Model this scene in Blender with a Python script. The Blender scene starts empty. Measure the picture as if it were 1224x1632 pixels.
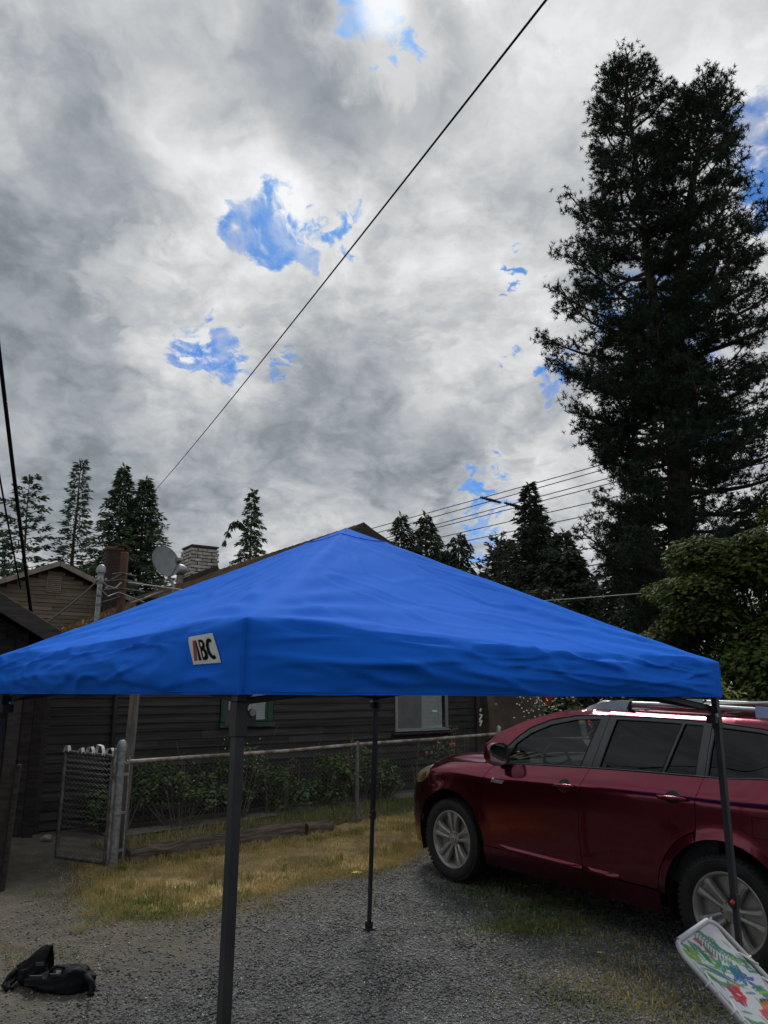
import bpy, math, random
import numpy as np
from mathutils import Vector, Matrix, noise
from mathutils.geometry import delaunay_2d_cdt

R = math.radians
scene = bpy.context.scene
COL = scene.collection

# ------------------------------------------------------------------ camera
cam_d = bpy.data.cameras.new('camera')
cam = bpy.data.objects.new('camera', cam_d)
COL.objects.link(cam)
cam.location = (0.0, 0.0, 1.85)
cam.rotation_euler = (R(90 + 13.195), 0, 0)
cam_d.sensor_fit = 'VERTICAL'
cam_d.sensor_height = 24.0
cam_d.lens = 24.0 * 1190.0 / 1632.0
cam_d.clip_start = 0.05
cam_d.clip_end = 3000.0
scene.camera = cam

# ------------------------------------------------------------------ view, sun
scene.view_settings.view_transform = 'Standard'
scene.view_settings.look = 'None'
scene.view_settings.gamma = 1.0
scene.view_settings.use_curve_mapping = False
scene.view_settings.exposure = 0.35
SUN_EL = 47.3
SUN_AZ = 0.0            # straight ahead (+Y)
sun_d = bpy.data.lights.new('sun', 'SUN')
sun_d.energy = 1.5
sun_d.angle = R(11.0)
sun_d.color = (1.0, 0.97, 0.92)
sun = bpy.data.objects.new('sun', sun_d)
COL.objects.link(sun)
sd = Vector((math.sin(R(SUN_AZ)) * math.cos(R(SUN_EL)), math.cos(R(SUN_AZ)) * math.cos(R(SUN_EL)), math.sin(R(SUN_EL))))
sun.rotation_euler = sd.to_track_quat('Z', 'Y').to_euler()
sun.location = sd * 60


# ------------------------------------------------------------------ node helper
class NT:
    def __init__(s, tree):
        s.t = tree
        s.n = tree.nodes
        s.l = tree.links

    def node(s, typ, **kw):
        n = s.n.new(typ)
        for k, v in kw.items():
            setattr(n, k, v)
        return n

    def set(s, n, i, v):
        if isinstance(v, bpy.types.NodeSocket):
            s.l.new(v, n.inputs[i])
        elif v is not None:
            n.inputs[i].default_value = v

    def math(s, op, a, b=None, c=None, clamp=False):
        n = s.node('ShaderNodeMath', operation=op, use_clamp=clamp)
        s.set(n, 0, a); s.set(n, 1, b); s.set(n, 2, c)
        return n.outputs[0]

    def vmath(s, op, a, b=None, scale=None):
        n = s.node('ShaderNodeVectorMath', operation=op)
        s.set(n, 0, a); s.set(n, 1, b)
        if scale is not None:
            s.set(n, 3, scale)
        return n.outputs['Value'] if op in ('DOT_PRODUCT', 'LENGTH', 'DISTANCE') else n.outputs[0]

    def noise(s, vec, scale, detail=4, rough=0.5, dist=0.0, out=0, lac=2.0):
        n = s.node('ShaderNodeTexNoise')
        s.set(n, 'Vector', vec); s.set(n, 'Scale', scale); s.set(n, 'Detail', detail)
        s.set(n, 'Roughness', rough); s.set(n, 'Distortion', dist); s.set(n, 'Lacunarity', lac)
        return n.outputs[out]

    def voronoi(s, vec, scale, out=0, feature='F1', rnd=1.0):
        n = s.node('ShaderNodeTexVoronoi', feature=feature)
        s.set(n, 'Vector', vec); s.set(n, 'Scale', scale); s.set(n, 'Randomness', rnd)
        return n.outputs[out]

    def ramp(s, fac, stops, interp='LINEAR'):
        n = s.node('ShaderNodeValToRGB')
        n.color_ramp.interpolation = interp
        e = n.color_ramp.elements
        while len(e) < len(stops):
            e.new(0.5)
        for i, (p, c) in enumerate(stops):
            e[i].position = p
            e[i].color = (c, c, c, 1) if not hasattr(c, '__len__') else (*c[:3], 1)
        s.l.new(fac, n.inputs[0])
        return n.outputs[0]

    def mix(s, fac, a, b, mode='MIX'):
        n = s.node('ShaderNodeMix', data_type='RGBA', blend_type=mode)
        s.set(n, 0, fac)
        for i, v in ((6, a), (7, b)):
            if not isinstance(v, bpy.types.NodeSocket):
                v = (*v[:3], 1) if hasattr(v, '__len__') else (v, v, v, 1)
            s.set(n, i, v)
        return n.outputs[2]

    def sstep(s, v, a, b):
        n = s.node('ShaderNodeMapRange', interpolation_type='SMOOTHSTEP')
        s.set(n, 0, v); s.set(n, 1, a); s.set(n, 2, b); s.set(n, 3, 0.0); s.set(n, 4, 1.0)
        return n.outputs[0]


# ------------------------------------------------------------------ sky (world)
world = bpy.data.worlds.new('World')
scene.world = world
world.use_nodes = True
w = NT(world.node_tree)
w.n.clear()
wout = w.node('ShaderNodeOutputWorld')
bg = w.node('ShaderNodeBackground')
bg.inputs['Strength'].default_value = 0.1
w.l.new(bg.outputs[0], wout.inputs[0])
sky = w.node('ShaderNodeTexSky', sky_type='NISHITA')
sky.sun_disc = False
sky.sun_elevation = R(SUN_EL)
sky.sun_rotation = R(SUN_AZ)
sky.altitude = 80
sky.air_density = 1.0
sky.dust_density = 0.6
sky.ozone_density = 2.0
tc = w.node('ShaderNodeTexCoord')
D = tc.outputs['Generated']
sep = w.node('ShaderNodeSeparateXYZ')
w.l.new(D, sep.inputs[0])
zc = w.math('ADD', w.math('MAXIMUM', sep.outputs[2], 0.0), 0.42)
comb = w.node('ShaderNodeCombineXYZ')
w.l.new(w.math('DIVIDE', sep.outputs[0], zc), comb.inputs[0])
w.l.new(w.math('DIVIDE', sep.outputs[1], zc), comb.inputs[1])
comb.inputs[2].default_value = 0.37
PL = comb.outputs[0]
warp = w.noise(PL, 3.6, 5, 0.55, out=1)
PW = w.vmath('ADD', PL, w.vmath('SCALE', w.vmath('SUBTRACT', warp, (0.5, 0.5, 0.5)), scale=0.20))
big = w.noise(PW, 2.4, 2, 0.5)
mid = w.noise(PW, 7.0, 3, 0.55)
fine = w.noise(PW, 15.0, 8, 0.60)
warp2 = w.noise(PW, 17.0, 5, 0.58, out=1)
DW = w.vmath('ADD', D, w.vmath('SCALE', w.vmath('SUBTRACT', warp2, (0.5, 0.5, 0.5)), scale=0.21))
DW = w.vmath('NORMALIZE', DW)
DS = w.vmath('ADD', D, w.vmath('SCALE', w.vmath('SUBTRACT', warp, (0.5, 0.5, 0.5)), scale=0.16))
DS = w.vmath('NORMALIZE', DS)


def blob(dirv, r_in, r_out, vec=None):
    v = Vector(dirv).normalized()
    dot = w.vmath('DOT_PRODUCT', DW if vec is None else vec, tuple(v))
    return w.sstep(dot, math.cos(R(r_out)), math.cos(R(r_in)))


def maxi(lst):
    o = lst[0]
    for x in lst[1:]:
        o = w.math('MAXIMUM', o, x)
    return o


# cloud brightness: puffs + broad bands + darker undersides
bil1 = w.math('ABSOLUTE', w.math('SUBTRACT', w.noise(PW, 8.0, 7, 0.58), 0.5))
bil2 = w.math('ABSOLUTE', w.math('SUBTRACT', w.noise(PL, 19.0, 6, 0.60), 0.5))
puff = w.math('ADD', w.math('MULTIPLY', bil1, 0.50), w.math('MULTIPLY', bil2, 0.16))
dens = w.math('ADD', w.math('MULTIPLY', big, 0.34), w.math('ADD', w.math('MULTIPLY', mid, 0.42), w.math('MULTIPLY', fine, 0.26)))
dens = w.math('ADD', dens, w.math('SUBTRACT', puff, 0.045))
bright = w.ramp(dens, [(0.35, 0.25), (0.43, 0.335), (0.50, 0.43), (0.555, 0.50), (0.63, 0.585)], 'LINEAR')
dark_spots = [((-0.066, 0.721, 0.689), 1, 8, .56), ((0.03, 0.72, 0.69), 1, 6, .46), ((-0.43, 0.80, 0.41), 2, 12, .40), ((-0.40, 0.77, 0.49), 2, 9, .34), ((-0.325, 0.743, 0.585), .5, 5, .34), ((-.17, .70, .69), 1, 7, .25), ((-.27, .66, .70), 1, 7, .25),
              ((-0.05, 0.93, 0.36), 2, 9, .26), ((0.05, 0.955, 0.29), 2, 9, .26), ((-0.39, 0.88, 0.27), 2, 9, .34), ((-0.25, 0.93, 0.27), 2, 9, .22), ((0.25, 0.78, 0.56), 2, 8, .14), ((.12, .93, .33), 1, 6, .16)]
dk = None
for dv, a, b_, s_ in dark_spots:
    m_ = w.math('MULTIPLY', blob(dv, a, b_, DS), s_)
    dk = m_ if dk is None else w.math('MAXIMUM', dk, m_)
bright = w.math('MULTIPLY', bright, w.math('SUBTRACT', 1.0, dk))
edge_m = maxi([blob(v_, 1.5, q_, DW) for v_, q_ in (((-0.13, 0.825, 0.55), 8), ((-0.22, 0.88, 0.42), 7), ((0.42, 0.70, 0.58), 8), ((.14, .96, .23), 5), ((.13, .88, .46), 8), ((-.30, .82, .48), 4))])
bright = w.math('ADD', bright, w.math('MULTIPLY', edge_m, 0.10))
# the cloud thins and brightens towards the sun behind it
sdot = w.vmath('DOT_PRODUCT', D, tuple(sd))
halo = w.sstep(sdot, math.cos(R(26)), math.cos(R(2)))
halo2 = w.sstep(w.vmath('DOT_PRODUCT', DW, tuple(sd)), math.cos(R(6)), math.cos(R(1)))
bright = w.math('ADD', bright, w.math('ADD', w.math('MULTIPLY', halo, 0.06), w.math('MULTIPLY', halo2, 0.16)))
cl_col = w.mix(w.sstep(bright, 0.15, 0.55), (0.88, 0.99, 1.10), (0.985, 1.0, 1.015))
cloud = w.vmath('SCALE', cl_col, scale=w.math('MULTIPLY', bright, 10.0))
# gaps of blue
gaps = [((-0.160, 0.806, 0.570), .2, 2.3), ((-0.138, 0.820, 0.556), .2, 2.4), ((-0.112, 0.834, 0.541), .1, 2.2), ((-0.062, 0.832, 0.552), .0, 1.6), ((-0.228, 0.876, 0.425), .1, 2.1),
        ((-0.216, 0.892, 0.398), .0, 1.9), ((-0.133, 0.907, 0.399), .0, 1.2), ((0.425, 0.70, 0.58), 1.0, 3.4), ((0.43, 0.72, 0.555), .8, 3.0), ((0.138, 0.957, 0.255), .1, 1.8), ((0.128, 0.972, 0.195), .1, 1.7),
        ((0.207, 0.895, 0.395), .0, 1.5), ((0.335, 0.825, 0.452), 1.0, 4.4), ((0.155, 0.846, 0.511), .0, 1.0), ((-0.026, 0.685, 0.728), .0, 1.6), ((.018, .694, .718), .0, 1.2), ((0.40, 0.86, 0.30), .2, 2.4)]
gap = maxi([blob(dv, a, b_) for dv, a, b_ in gaps])
# the same broken cloud deck continues over the whole sky
wild = w.sstep(w.math('ADD', w.math('MULTIPLY', big, 0.45), w.math('ADD', w.math('MULTIPLY', mid, 0.35), w.math('MULTIPLY', fine, .3))), 0.415, 0.37)
gap = w.math('MAXIMUM', gap, w.math('MULTIPLY', wild, 0.35))
gap = w.math('MULTIPLY', gap, w.math('ADD', .50, w.math('MULTIPLY', w.sstep(fine, 0.33, 0.62), .50)), clamp=True)
blue = w.vmath('MULTIPLY', sky.outputs[0], (0.20, 0.44, 0.76))
skycol = w.mix(gap, cloud, blue)
glow = w.sstep(sdot, math.cos(R(2.2)), math.cos(R(.2)))
skycol = w.mix(w.math('MULTIPLY', glow, .75), skycol, (8.0, 8.2, 8.4))
w.l.new(skycol, bg.inputs[0])


# ------------------------------------------------------------------ materials
def new_mat(name):
    m = bpy.data.materials.new(name)
    m.use_nodes = True
    nt = NT(m.node_tree)
    b = nt.n['Principled BSDF']
    return m, nt, b


def pm(name, c1, c2=None, rough=0.6, rough2=None, metal=0.0, spec=0.5, scale=6.0, detail=5, stretch=(1, 1, 1), bump=0.0, bscale=60.0,
       coat=0.0, coat_rough=0.05, rand=0.0, tone=False, transl=0.0, lo=0.35, hi=0.65, alpha=None, bstretch=None):
    """procedural material: noise between two colours, per-object value change, optional bump and per-point tone"""
    m, nt, b = new_mat(name)
    t = nt.node('ShaderNodeTexCoord')
    mp = nt.node('ShaderNodeMapping')
    nt.l.new(t.outputs['Object'], mp.inputs[0])
    mp.inputs['Scale'].default_value = stretch
    oi = nt.node('ShaderNodeObjectInfo')
    shift = nt.vmath('ADD', mp.outputs[0], nt.vmath('SCALE', (7.3, 3.1, 5.7), scale=oi.outputs['Random']))
    f = nt.noise(shift, scale, detail, 0.6)
    fr = nt.sstep(f, lo, hi)
    c2 = c2 or c1
    if tone:
        at = nt.node('ShaderNodeAttribute', attribute_name='tone')
        fr = nt.math('ADD', nt.math('MULTIPLY', fr, 0.35), nt.math('MULTIPLY', at.outputs['Fac'], 0.8), clamp=True)
    col = nt.mix(fr, c1, c2)
    if rand:
        k = nt.math('ADD', 1.0 - rand, nt.math('MULTIPLY', oi.outputs['Random'], 2 * rand))
        col = nt.vmath('SCALE', col, scale=k)
    nt.l.new(col, b.inputs['Base Color'])
    if rough2 is None:
        b.inputs['Roughness'].default_value = rough
    else:
        nt.l.new(nt.math('ADD', rough, nt.math('MULTIPLY', fr, rough2 - rough)), b.inputs['Roughness'])
    b.inputs['Metallic'].default_value = metal
    b.inputs['Specular IOR Level'].default_value = spec
    b.inputs['Coat Weight'].default_value = coat
    b.inputs['Coat Roughness'].default_value = coat_rough
    if bump:
        vec = shift
        if bstretch:
            mp2 = nt.node('ShaderNodeMapping')
            nt.l.new(t.outputs['Object'], mp2.inputs[0])
            mp2.inputs['Scale'].default_value = bstretch
            vec = mp2.outputs[0]
        bn = nt.node('ShaderNodeBump')
        bn.inputs['Strength'].default_value = bump
        bn.inputs['Distance'].default_value = 0.01
        nt.l.new(nt.noise(vec, bscale, 5, 0.6), bn.inputs['Height'])
        nt.l.new(bn.outputs[0], b.inputs['Normal'])
    if transl:
        tr = nt.node('ShaderNodeBsdfTranslucent')
        nt.l.new(col, tr.inputs[0])
        mx = nt.node('ShaderNodeMixShader')
        mx.inputs[0].default_value = transl
        nt.l.new(b.outputs[0], mx.inputs[1]); nt.l.new(tr.outputs[0], mx.inputs[2])
        nt.l.new(mx.outputs[0], nt.n['Material Output'].inputs[0])
    return m


def glass_mat(name, tint, clear, rough=0.03):
    m, nt, b = new_mat(name)
    nt.n.remove(b)
    g = nt.node('ShaderNodeBsdfGlossy'); g.inputs['Roughness'].default_value = rough
    g.inputs['Color'].default_value = (0.62, 0.67, 0.71, 1)
    tr = nt.node('ShaderNodeBsdfTransparent'); tr.inputs[0].default_value = (*[c * clear for c in tint], 1)
    fr = nt.node('ShaderNodeFresnel'); fr.inputs['IOR'].default_value = 1.5
    mx = nt.node('ShaderNodeMixShader')
    nt.l.new(nt.math('ADD', nt.math('MULTIPLY', fr.outputs[0], 1.0), 0.0), mx.inputs[0])
    nt.l.new(tr.outputs[0], mx.inputs[1]); nt.l.new(g.outputs[0], mx.inputs[2])
    nt.l.new(mx.outputs[0], nt.n['Material Output'].inputs[0])
    return m


# ------------------------------------------------------------------ mesh building
class MB:
    """collects pieces of one mesh"""
    def __init__(s):
        s.v = []; s.f = []; s.n = 0; s.tone = []

    def add(s, verts, faces, tone=None):
        verts = np.asarray(verts, float).reshape(-1, 3)
        s.v.append(verts)
        o = s.n
        if isinstance(faces, np.ndarray):
            s.f.append(faces + o)
        else:
            s.f.append([tuple(i + o for i in f) for f in faces])
        s.n += len(verts)
        s.tone.append(np.zeros(len(verts)) if tone is None else np.broadcast_to(np.asarray(tone, float), (len(verts),)))
        return s

    def box(s, c, size, rot=None, bev=0.0):
        sx, sy, sz = [q / 2 for q in size]
        if bev and min(size) > 2.2 * bev:
            e = bev
            V = []
            for z, k in ((-sz, 1), (-sz + e, 0), (sz - e, 0), (sz, 1)):
                for x, y in ((-1, -1), (1, -1), (1, 1), (-1, 1)):
                    V.append((x * (sx - e * k), y * (sy - e * k), z))
            F = [(3, 2, 1, 0), (12, 13, 14, 15)]
            for r_ in range(3):
                for i in range(4):
                    j = (i + 1) % 4
                    F.append((r_ * 4 + i, r_ * 4 + j, r_ * 4 + 4 + j, r_ * 4 + 4 + i))
        else:
            V = [(x, y, z) for z in (-sz, sz) for x, y in ((-sx, -sy), (sx, -sy), (sx, sy), (-sx, sy))]
            F = [(3, 2, 1, 0), (4, 5, 6, 7), (0, 1, 5, 4), (1, 2, 6, 5), (2, 3, 7, 6), (3, 0, 4, 7)]
        V = np.array(V)
        if rot is not None:
            V = V @ np.array(rot, float).T
        return s.add(V + np.array(c, float), F)

    def tube(s, pts, r, n=8, cap=True, closed=False):
        P = np.array(pts, float)
        m = len(P)
        rr = np.broadcast_to(np.array(r, float), (m,))
        T = np.zeros_like(P)
        T[1:-1] = P[2:] - P[:-2]
        T[0] = P[1] - P[0]; T[-1] = P[-1] - P[-2]
        if closed:
            T[0] = P[1] - P[-1]; T[-1] = P[0] - P[-2]
        T /= np.linalg.norm(T, axis=1)[:, None] + 1e-12
        up = np.array([0, 0, 1.0]) if abs(T[0][2]) < 0.9 else np.array([1.0, 0, 0])
        V = []
        a = np.linspace(0, 2 * np.pi, n, endpoint=False)
        X = np.cross(up, T[0]); X /= np.linalg.norm(X)
        for i in range(m):
            X = X - T[i] * (X @ T[i]); X /= np.linalg.norm(X) + 1e-12
            Y = np.cross(T[i], X)
            V.append(P[i] + rr[i] * (np.cos(a)[:, None] * X + np.sin(a)[:, None] * Y))
        V = np.concatenate(V)
        F = []
        for i in range(m if closed else m - 1):
            k = (i + 1) % m
            for j in range(n):
                q = (j + 1) % n
                F.append((i * n + j, i * n + q, k * n + q, k * n + j))
        if cap and not closed:
            F.append(tuple(range(n - 1, -1, -1)))
            F.append(tuple(range((m - 1) * n, m * n)))
        return s.add(V, F)

    def lathe(s, prof, n=24, axis='z', origin=(0, 0, 0), close=False):
        """prof: (radius, height) pairs"""
        a = np.linspace(0, 2 * np.pi, n, endpoint=False)
        V = []
        for r, h in prof:
            c, d = r * np.cos(a), r * np.sin(a)
            hh = np.full(n, h)
            V.append(np.stack({'z': (c, d, hh), 'y': (c, hh, -d), 'x': (hh, c, d)}[axis], 1))
        V = np.concatenate(V) + np.array(origin, float)
        F = []
        m = len(prof)
        for i in range(m if close else m - 1):
            k = (i + 1) % m
            for j in range(n):
                q = (j + 1) % n
                F.append((i * n + j, i * n + q, k * n + q, k * n + j))
        if not close:
            if prof[0][0] > 1e-6: F.append(tuple(range(n - 1, -1, -1)))
            if prof[-1][0] > 1e-6: F.append(tuple(range((m - 1) * n, m * n)))
        return s.add(V, F)

    def prism(s, poly, z0, z1, xf=None):
        n = len(poly)
        V = [(x, y, z0) for x, y in poly] + [(x, y, z1) for x, y in poly]
        F = [tuple(range(n - 1, -1, -1)), tuple(range(n, 2 * n))]
        F += [(i, (i + 1) % n, n + (i + 1) % n, n + i) for i in range(n)]
        V = np.array(V, float)
        if xf is not None:
            V = xf(V)
        return s.add(V, F)

    def grid(s, P, flip=False):
        """P: array (nu, nv, 3)"""
        nu, nv = P.shape[:2]
        i, j = np.meshgrid(np.arange(nu - 1), np.arange(nv - 1), indexing='ij')
        a = (i * nv + j).ravel(); b = ((i + 1) * nv + j).ravel()
        F = np.stack([a, b, b + 1, a + 1], 1)
        if flip: F = F[:, ::-1]
        return s.add(P.reshape(-1, 3), F)

    def build(s, name, mat, parent=None, smooth=False, angle=None, shift=None, tone=False, uv=None):
        me = bpy.data.meshes.new(name)
        V = np.concatenate(s.v)
        if shift is not None:
            V = V - np.array(shift)
        faces = []
        if all(isinstance(f, np.ndarray) for f in s.f) and len({f.shape[1] for f in s.f}) == 1:
            F = np.concatenate(s.f); k = F.shape[1]
            me.vertices.add(len(V)); me.vertices.foreach_set('co', V.ravel())
            me.loops.add(F.size); me.loops.foreach_set('vertex_index', F.ravel().astype(np.int32))
            me.polygons.add(len(F)); me.polygons.foreach_set('loop_start', np.arange(0, F.size, k, dtype=np.int32))
            me.polygons.foreach_set('loop_total', np.full(len(F), k, np.int32))
            me.update(calc_edges=True)
        else:
            for f in s.f:
                faces += f.tolist() if isinstance(f, np.ndarray) else f
            me.from_pydata(V.tolist(), [], faces)
        if smooth:
            me.polygons.foreach_set('use_smooth', np.ones(len(me.polygons), bool))
            if angle is not None:
                me.set_sharp_from_angle(angle=R(angle))
        if tone:
            at = me.attributes.new('tone', 'FLOAT', 'POINT')
            at.data.foreach_set('value', np.concatenate(s.tone))
        if mat is not None:
            me.materials.append(mat)
        o = bpy.data.objects.new(name, me)
        COL.objects.link(o)
        if parent is not None:
            o.parent = parent
        return o


def tag(o, label=None, cat=None, group=None, kind=None):
    if label: o['label'] = label
    if cat: o['category'] = cat
    if group: o['group'] = group
    if kind: o['kind'] = kind
    return o


def thing(name, label, cat, loc=(0, 0, 0), rz=0.0, group=None):
    o = bpy.data.objects.new(name, None)
    COL.objects.link(o)
    o.location = loc
    o.rotation_euler = (0, 0, rz)
    o.empty_display_size = 0.2
    return tag(o, label, cat, group)


def rename_piece(me_obj, parent, name=None):
    o = me_obj.copy()
    COL.objects.link(o)
    o.parent = parent
    return o


def gz(y):
    """height of the ground: it rises gently away from the camera"""
    y = np.clip(y, 2.0, 20.0)
    return 0.03 * (y - 7.4)


def rotz(a):
    c, s_ = math.cos(a), math.sin(a)
    return np.array([[c, -s_, 0], [s_, c, 0], [0, 0, 1.0]])


def basis(xa, ya, za):
    return np.stack([np.array(xa, float), np.array(ya, float), np.array(za, float)], 1)


def in_poly(x, y, poly):
    x = np.asarray(x); y = np.asarray(y)
    inside = np.zeros(x.shape, bool)
    n = len(poly)
    for i in range(n):
        x1, y1 = poly[i]; x2, y2 = poly[(i + 1) % n]
        c = ((y1 > y) != (y2 > y)) & (x < (x2 - x1) * (y - y1) / (y2 - y1 + 1e-12) + x1)
        inside ^= c
    return inside


def nz(x, y, z=0.0, seed=0.0):
    return noise.noise(Vector((x + seed * 13.7, y - seed * 5.1, z + seed * 3.3)))


def sagline(a, b, sag, n=14):
    a = np.array(a, float); b = np.array(b, float)
    t = np.linspace(0, 1, n)[:, None]
    P = a + (b - a) * t
    P[:, 2] -= (4 * sag * t * (1 - t))[:, 0]
    return P

rng = np.random.default_rng(11)
rnd = random.Random(5)

# ------------------------------------------------------------------ palette
M_trim_dark = pm('trim_dark', (0.022, 0.018, 0.016), (0.045, 0.036, 0.03), rough=0.75, scale=9, stretch=(1, 1, 4), bump=0.3)
M_tar = pm('roof_tar', (0.008, 0.007, 0.0065), (0.016, 0.014, 0.012), rough=1.0, spec=0.0, scale=5, bump=0.4)
M_siding = pm('siding', (0.017, 0.0165, 0.017), (0.048, 0.045, 0.044), rough=0.8, scale=3.0, stretch=(0.7, 1, 9), bump=0.5, bscale=18, bstretch=(1.2, 1, 22), rand=0.28)
M_siding_shed = pm('siding_shed', (0.022, 0.018, 0.017), (0.055, 0.045, 0.04), rough=0.8, scale=3.5, stretch=(1, 1, 9), bump=0.5, bscale=20, bstretch=(1.5, 1, 20), rand=0.25)
M_siding_nb = pm('siding_neighbour', (0.10, 0.075, 0.055), (0.20, 0.155, 0.115), rough=0.8, scale=2.2, stretch=(1, 1, 6), tone=True)
M_shingle = pm('shingle', (0.045, 0.032, 0.022), (0.17, 0.115, 0.055), rough=0.9, scale=2.6, tone=True, bump=0.4, bscale=70)
M_litter = pm('litter', (0.16, 0.10, 0.045), (0.34, 0.26, 0.13), rough=0.9, tone=True)
M_green_trim = pm('green_trim', (0.012, 0.045, 0.032), (0.022, 0.065, 0.046), rough=0.55, scale=12, bump=0.15)
M_alu = pm('aluminium', (0.34, 0.36, 0.36), (0.46, 0.48, 0.48), rough=0.42, metal=0.7, scale=14)
M_galv = pm('galvanised', (0.23, 0.25, 0.26), (0.38, 0.40, 0.41), rough=0.5, metal=0.55, scale=22, bump=0.15)
M_galv_dull = pm('galvanised_dull', (0.11, 0.12, 0.12), (0.22, 0.22, 0.215), rough=0.6, metal=0.5, scale=16, bump=0.2)
M_rust = pm('rust', (0.075, 0.036, 0.025), (0.13, 0.065, 0.042), rough=0.85, scale=16, bump=0.4)
M_wood_grey = pm('wood_grey', (0.11, 0.095, 0.08), (0.21, 0.185, 0.16), rough=0.85, scale=5, stretch=(5, 5, 0.6), bump=0.6, bscale=16, bstretch=(10, 10, 1))
M_wood_tie = pm('wood_tie', (0.05, 0.04, 0.032), (0.18, 0.145, 0.11), rough=0.9, scale=6, stretch=(0.6, 5, 5), bump=0.9, bscale=14, bstretch=(1, 9, 9))
M_blind = pm('blind', (0.80, 0.81, 0.80), (0.86, 0.86, 0.85), rough=0.6, rand=0.03)
M_screen = pm('screen', (0.10, 0.11, 0.115), (0.13, 0.14, 0.145), rough=0.6)
M_white = pm('white_paint', (0.70, 0.71, 0.70), (0.80, 0.80, 0.78), rough=0.5)
M_cream = pm('cream_paint', (0.50, 0.47, 0.36), (0.58, 0.55, 0.42), rough=0.6)
M_black = pm('black_plastic', (0.012, 0.012, 0.013), (0.022, 0.022, 0.024), rough=0.5)
M_wire = pm('wire_black', (0.01, 0.01, 0.011), rough=0.8, spec=0.1)
M_cable = pm('cable_grey', (0.25, 0.26, 0.27), (0.36, 0.37, 0.37), rough=0.5)
M_brick_pale = pm('brick_pale', (0.28, 0.265, 0.25), (0.50, 0.48, 0.455), rough=0.9, scale=9, bump=0.5, rand=0.22)
M_mortar_dark = pm('mortar_dark', (0.05, 0.046, 0.042), (0.09, 0.085, 0.08), rough=0.95, scale=20, bump=0.5)
M_brick_red = pm('brick_red', (0.028, 0.019, 0.017), (0.048, 0.032, 0.028), rough=0.9, scale=8, tone=True)
M_mortar_red = pm('mortar_red', (0.04, 0.034, 0.03), (0.06, 0.05, 0.045), rough=0.95)
M_stone = pm('stone', (0.16, 0.155, 0.145), (0.28, 0.27, 0.255), rough=0.9, scale=12, bump=0.5)
M_winglass = glass_mat('window_glass', (0.98, 1.0, 1.0), 1.0)


# ------------------------------------------------------------------ ground
def gh(x, y):
    d = np.exp(-((x * x + (y - 6) ** 2) / 120.0))
    return gz(y) + d * 0.012 * (np.sin(x * 1.7 + 0.6 * y) * np.sin(y * 2.1 - 0.4 * x) + 0.5 * np.sin(3.9 * x + 1.0) * np.cos(4.4 * y))


LAWN = [(-3.05, 8.42), (-2.72, 7.62), (-2.55, 7.22), (-2.15, 6.86), (-1.80, 6.78), (-1.52, 7.05), (-1.22, 7.46), (-0.81, 7.90), (-0.42, 8.05), (-0.06, 8.22), (0.20, 8.70), (0.30, 9.30),
        (0.70, 9.75), (1.5, 10.0), (3.2, 10.6), (5.5, 11.0), (5.5, 12.4), (1.9, 12.6), (-0.36, 10.65), (-2.72, 8.62)]


LAWN_IN = [(-2.9, 8.5), (-2.6, 7.75), (-2.4, 7.35), (-2.1, 7.05), (-1.80, 6.98), (-1.60, 7.18), (-1.3, 7.6), (-0.9, 8.05), (-0.48, 8.2), (-0.16, 8.4), (0.05, 8.8), (0.12, 9.4),
           (0.5, 9.95), (1.5, 10.2), (5.5, 11.2), (5.5, 12.4), (1.9, 12.6), (-0.36, 10.65), (-2.72, 8.62)]


def axis(lo, hi, near_lo, near_hi, step):
    a = list(np.arange(near_lo, near_hi + 1e-6, step))
    x, s_ = near_hi, step
    while x < hi:
        s_ *= 1.45; x += s_; a.append(min(x, hi))
    x, s_ = near_lo, step
    while x > lo:
        s_ *= 1.45; x -= s_; a.append(max(x, lo))
    return np.array(sorted(set(a)))


xs = axis(-1300, 1300, -6, 6, 0.12)
ys = axis(-1300, 1500, 3, 15, 0.12)
X, Y = np.meshgrid(xs, ys, indexing='ij')
Z = gh(X, Y)

m, nt, b = new_mat('ground')
t = nt.node('ShaderNodeTexCoord'); O = t.outputs['Object']
sp = nt.node('ShaderNodeSeparateXYZ'); nt.l.new(O, sp.inputs[0])
n1 = nt.noise(O, 0.9, 5, 0.6); n2 = nt.noise(O, 5.0, 6, 0.65); n3 = nt.noise(O, 42.0, 4, 0.6)
vg = nt.voronoi(O, 55.0, 1)
vgs = nt.vmath('DOT_PRODUCT', vg, (0.33, 0.33, 0.33))
grav = nt.ramp(vgs, [(0.15, (0.036, 0.036, 0.035)), (0.55, (0.095, 0.096, 0.092)), (0.85, (0.19, 0.188, 0.18))])
dirt = nt.mix(nt.sstep(n2, 0.3, 0.7), (0.085, 0.073, 0.054), (0.15, 0.132, 0.098))
dirt = nt.mix(nt.sstep(n3, 0.45, 0.75), dirt, (0.055, 0.052, 0.045))
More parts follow.
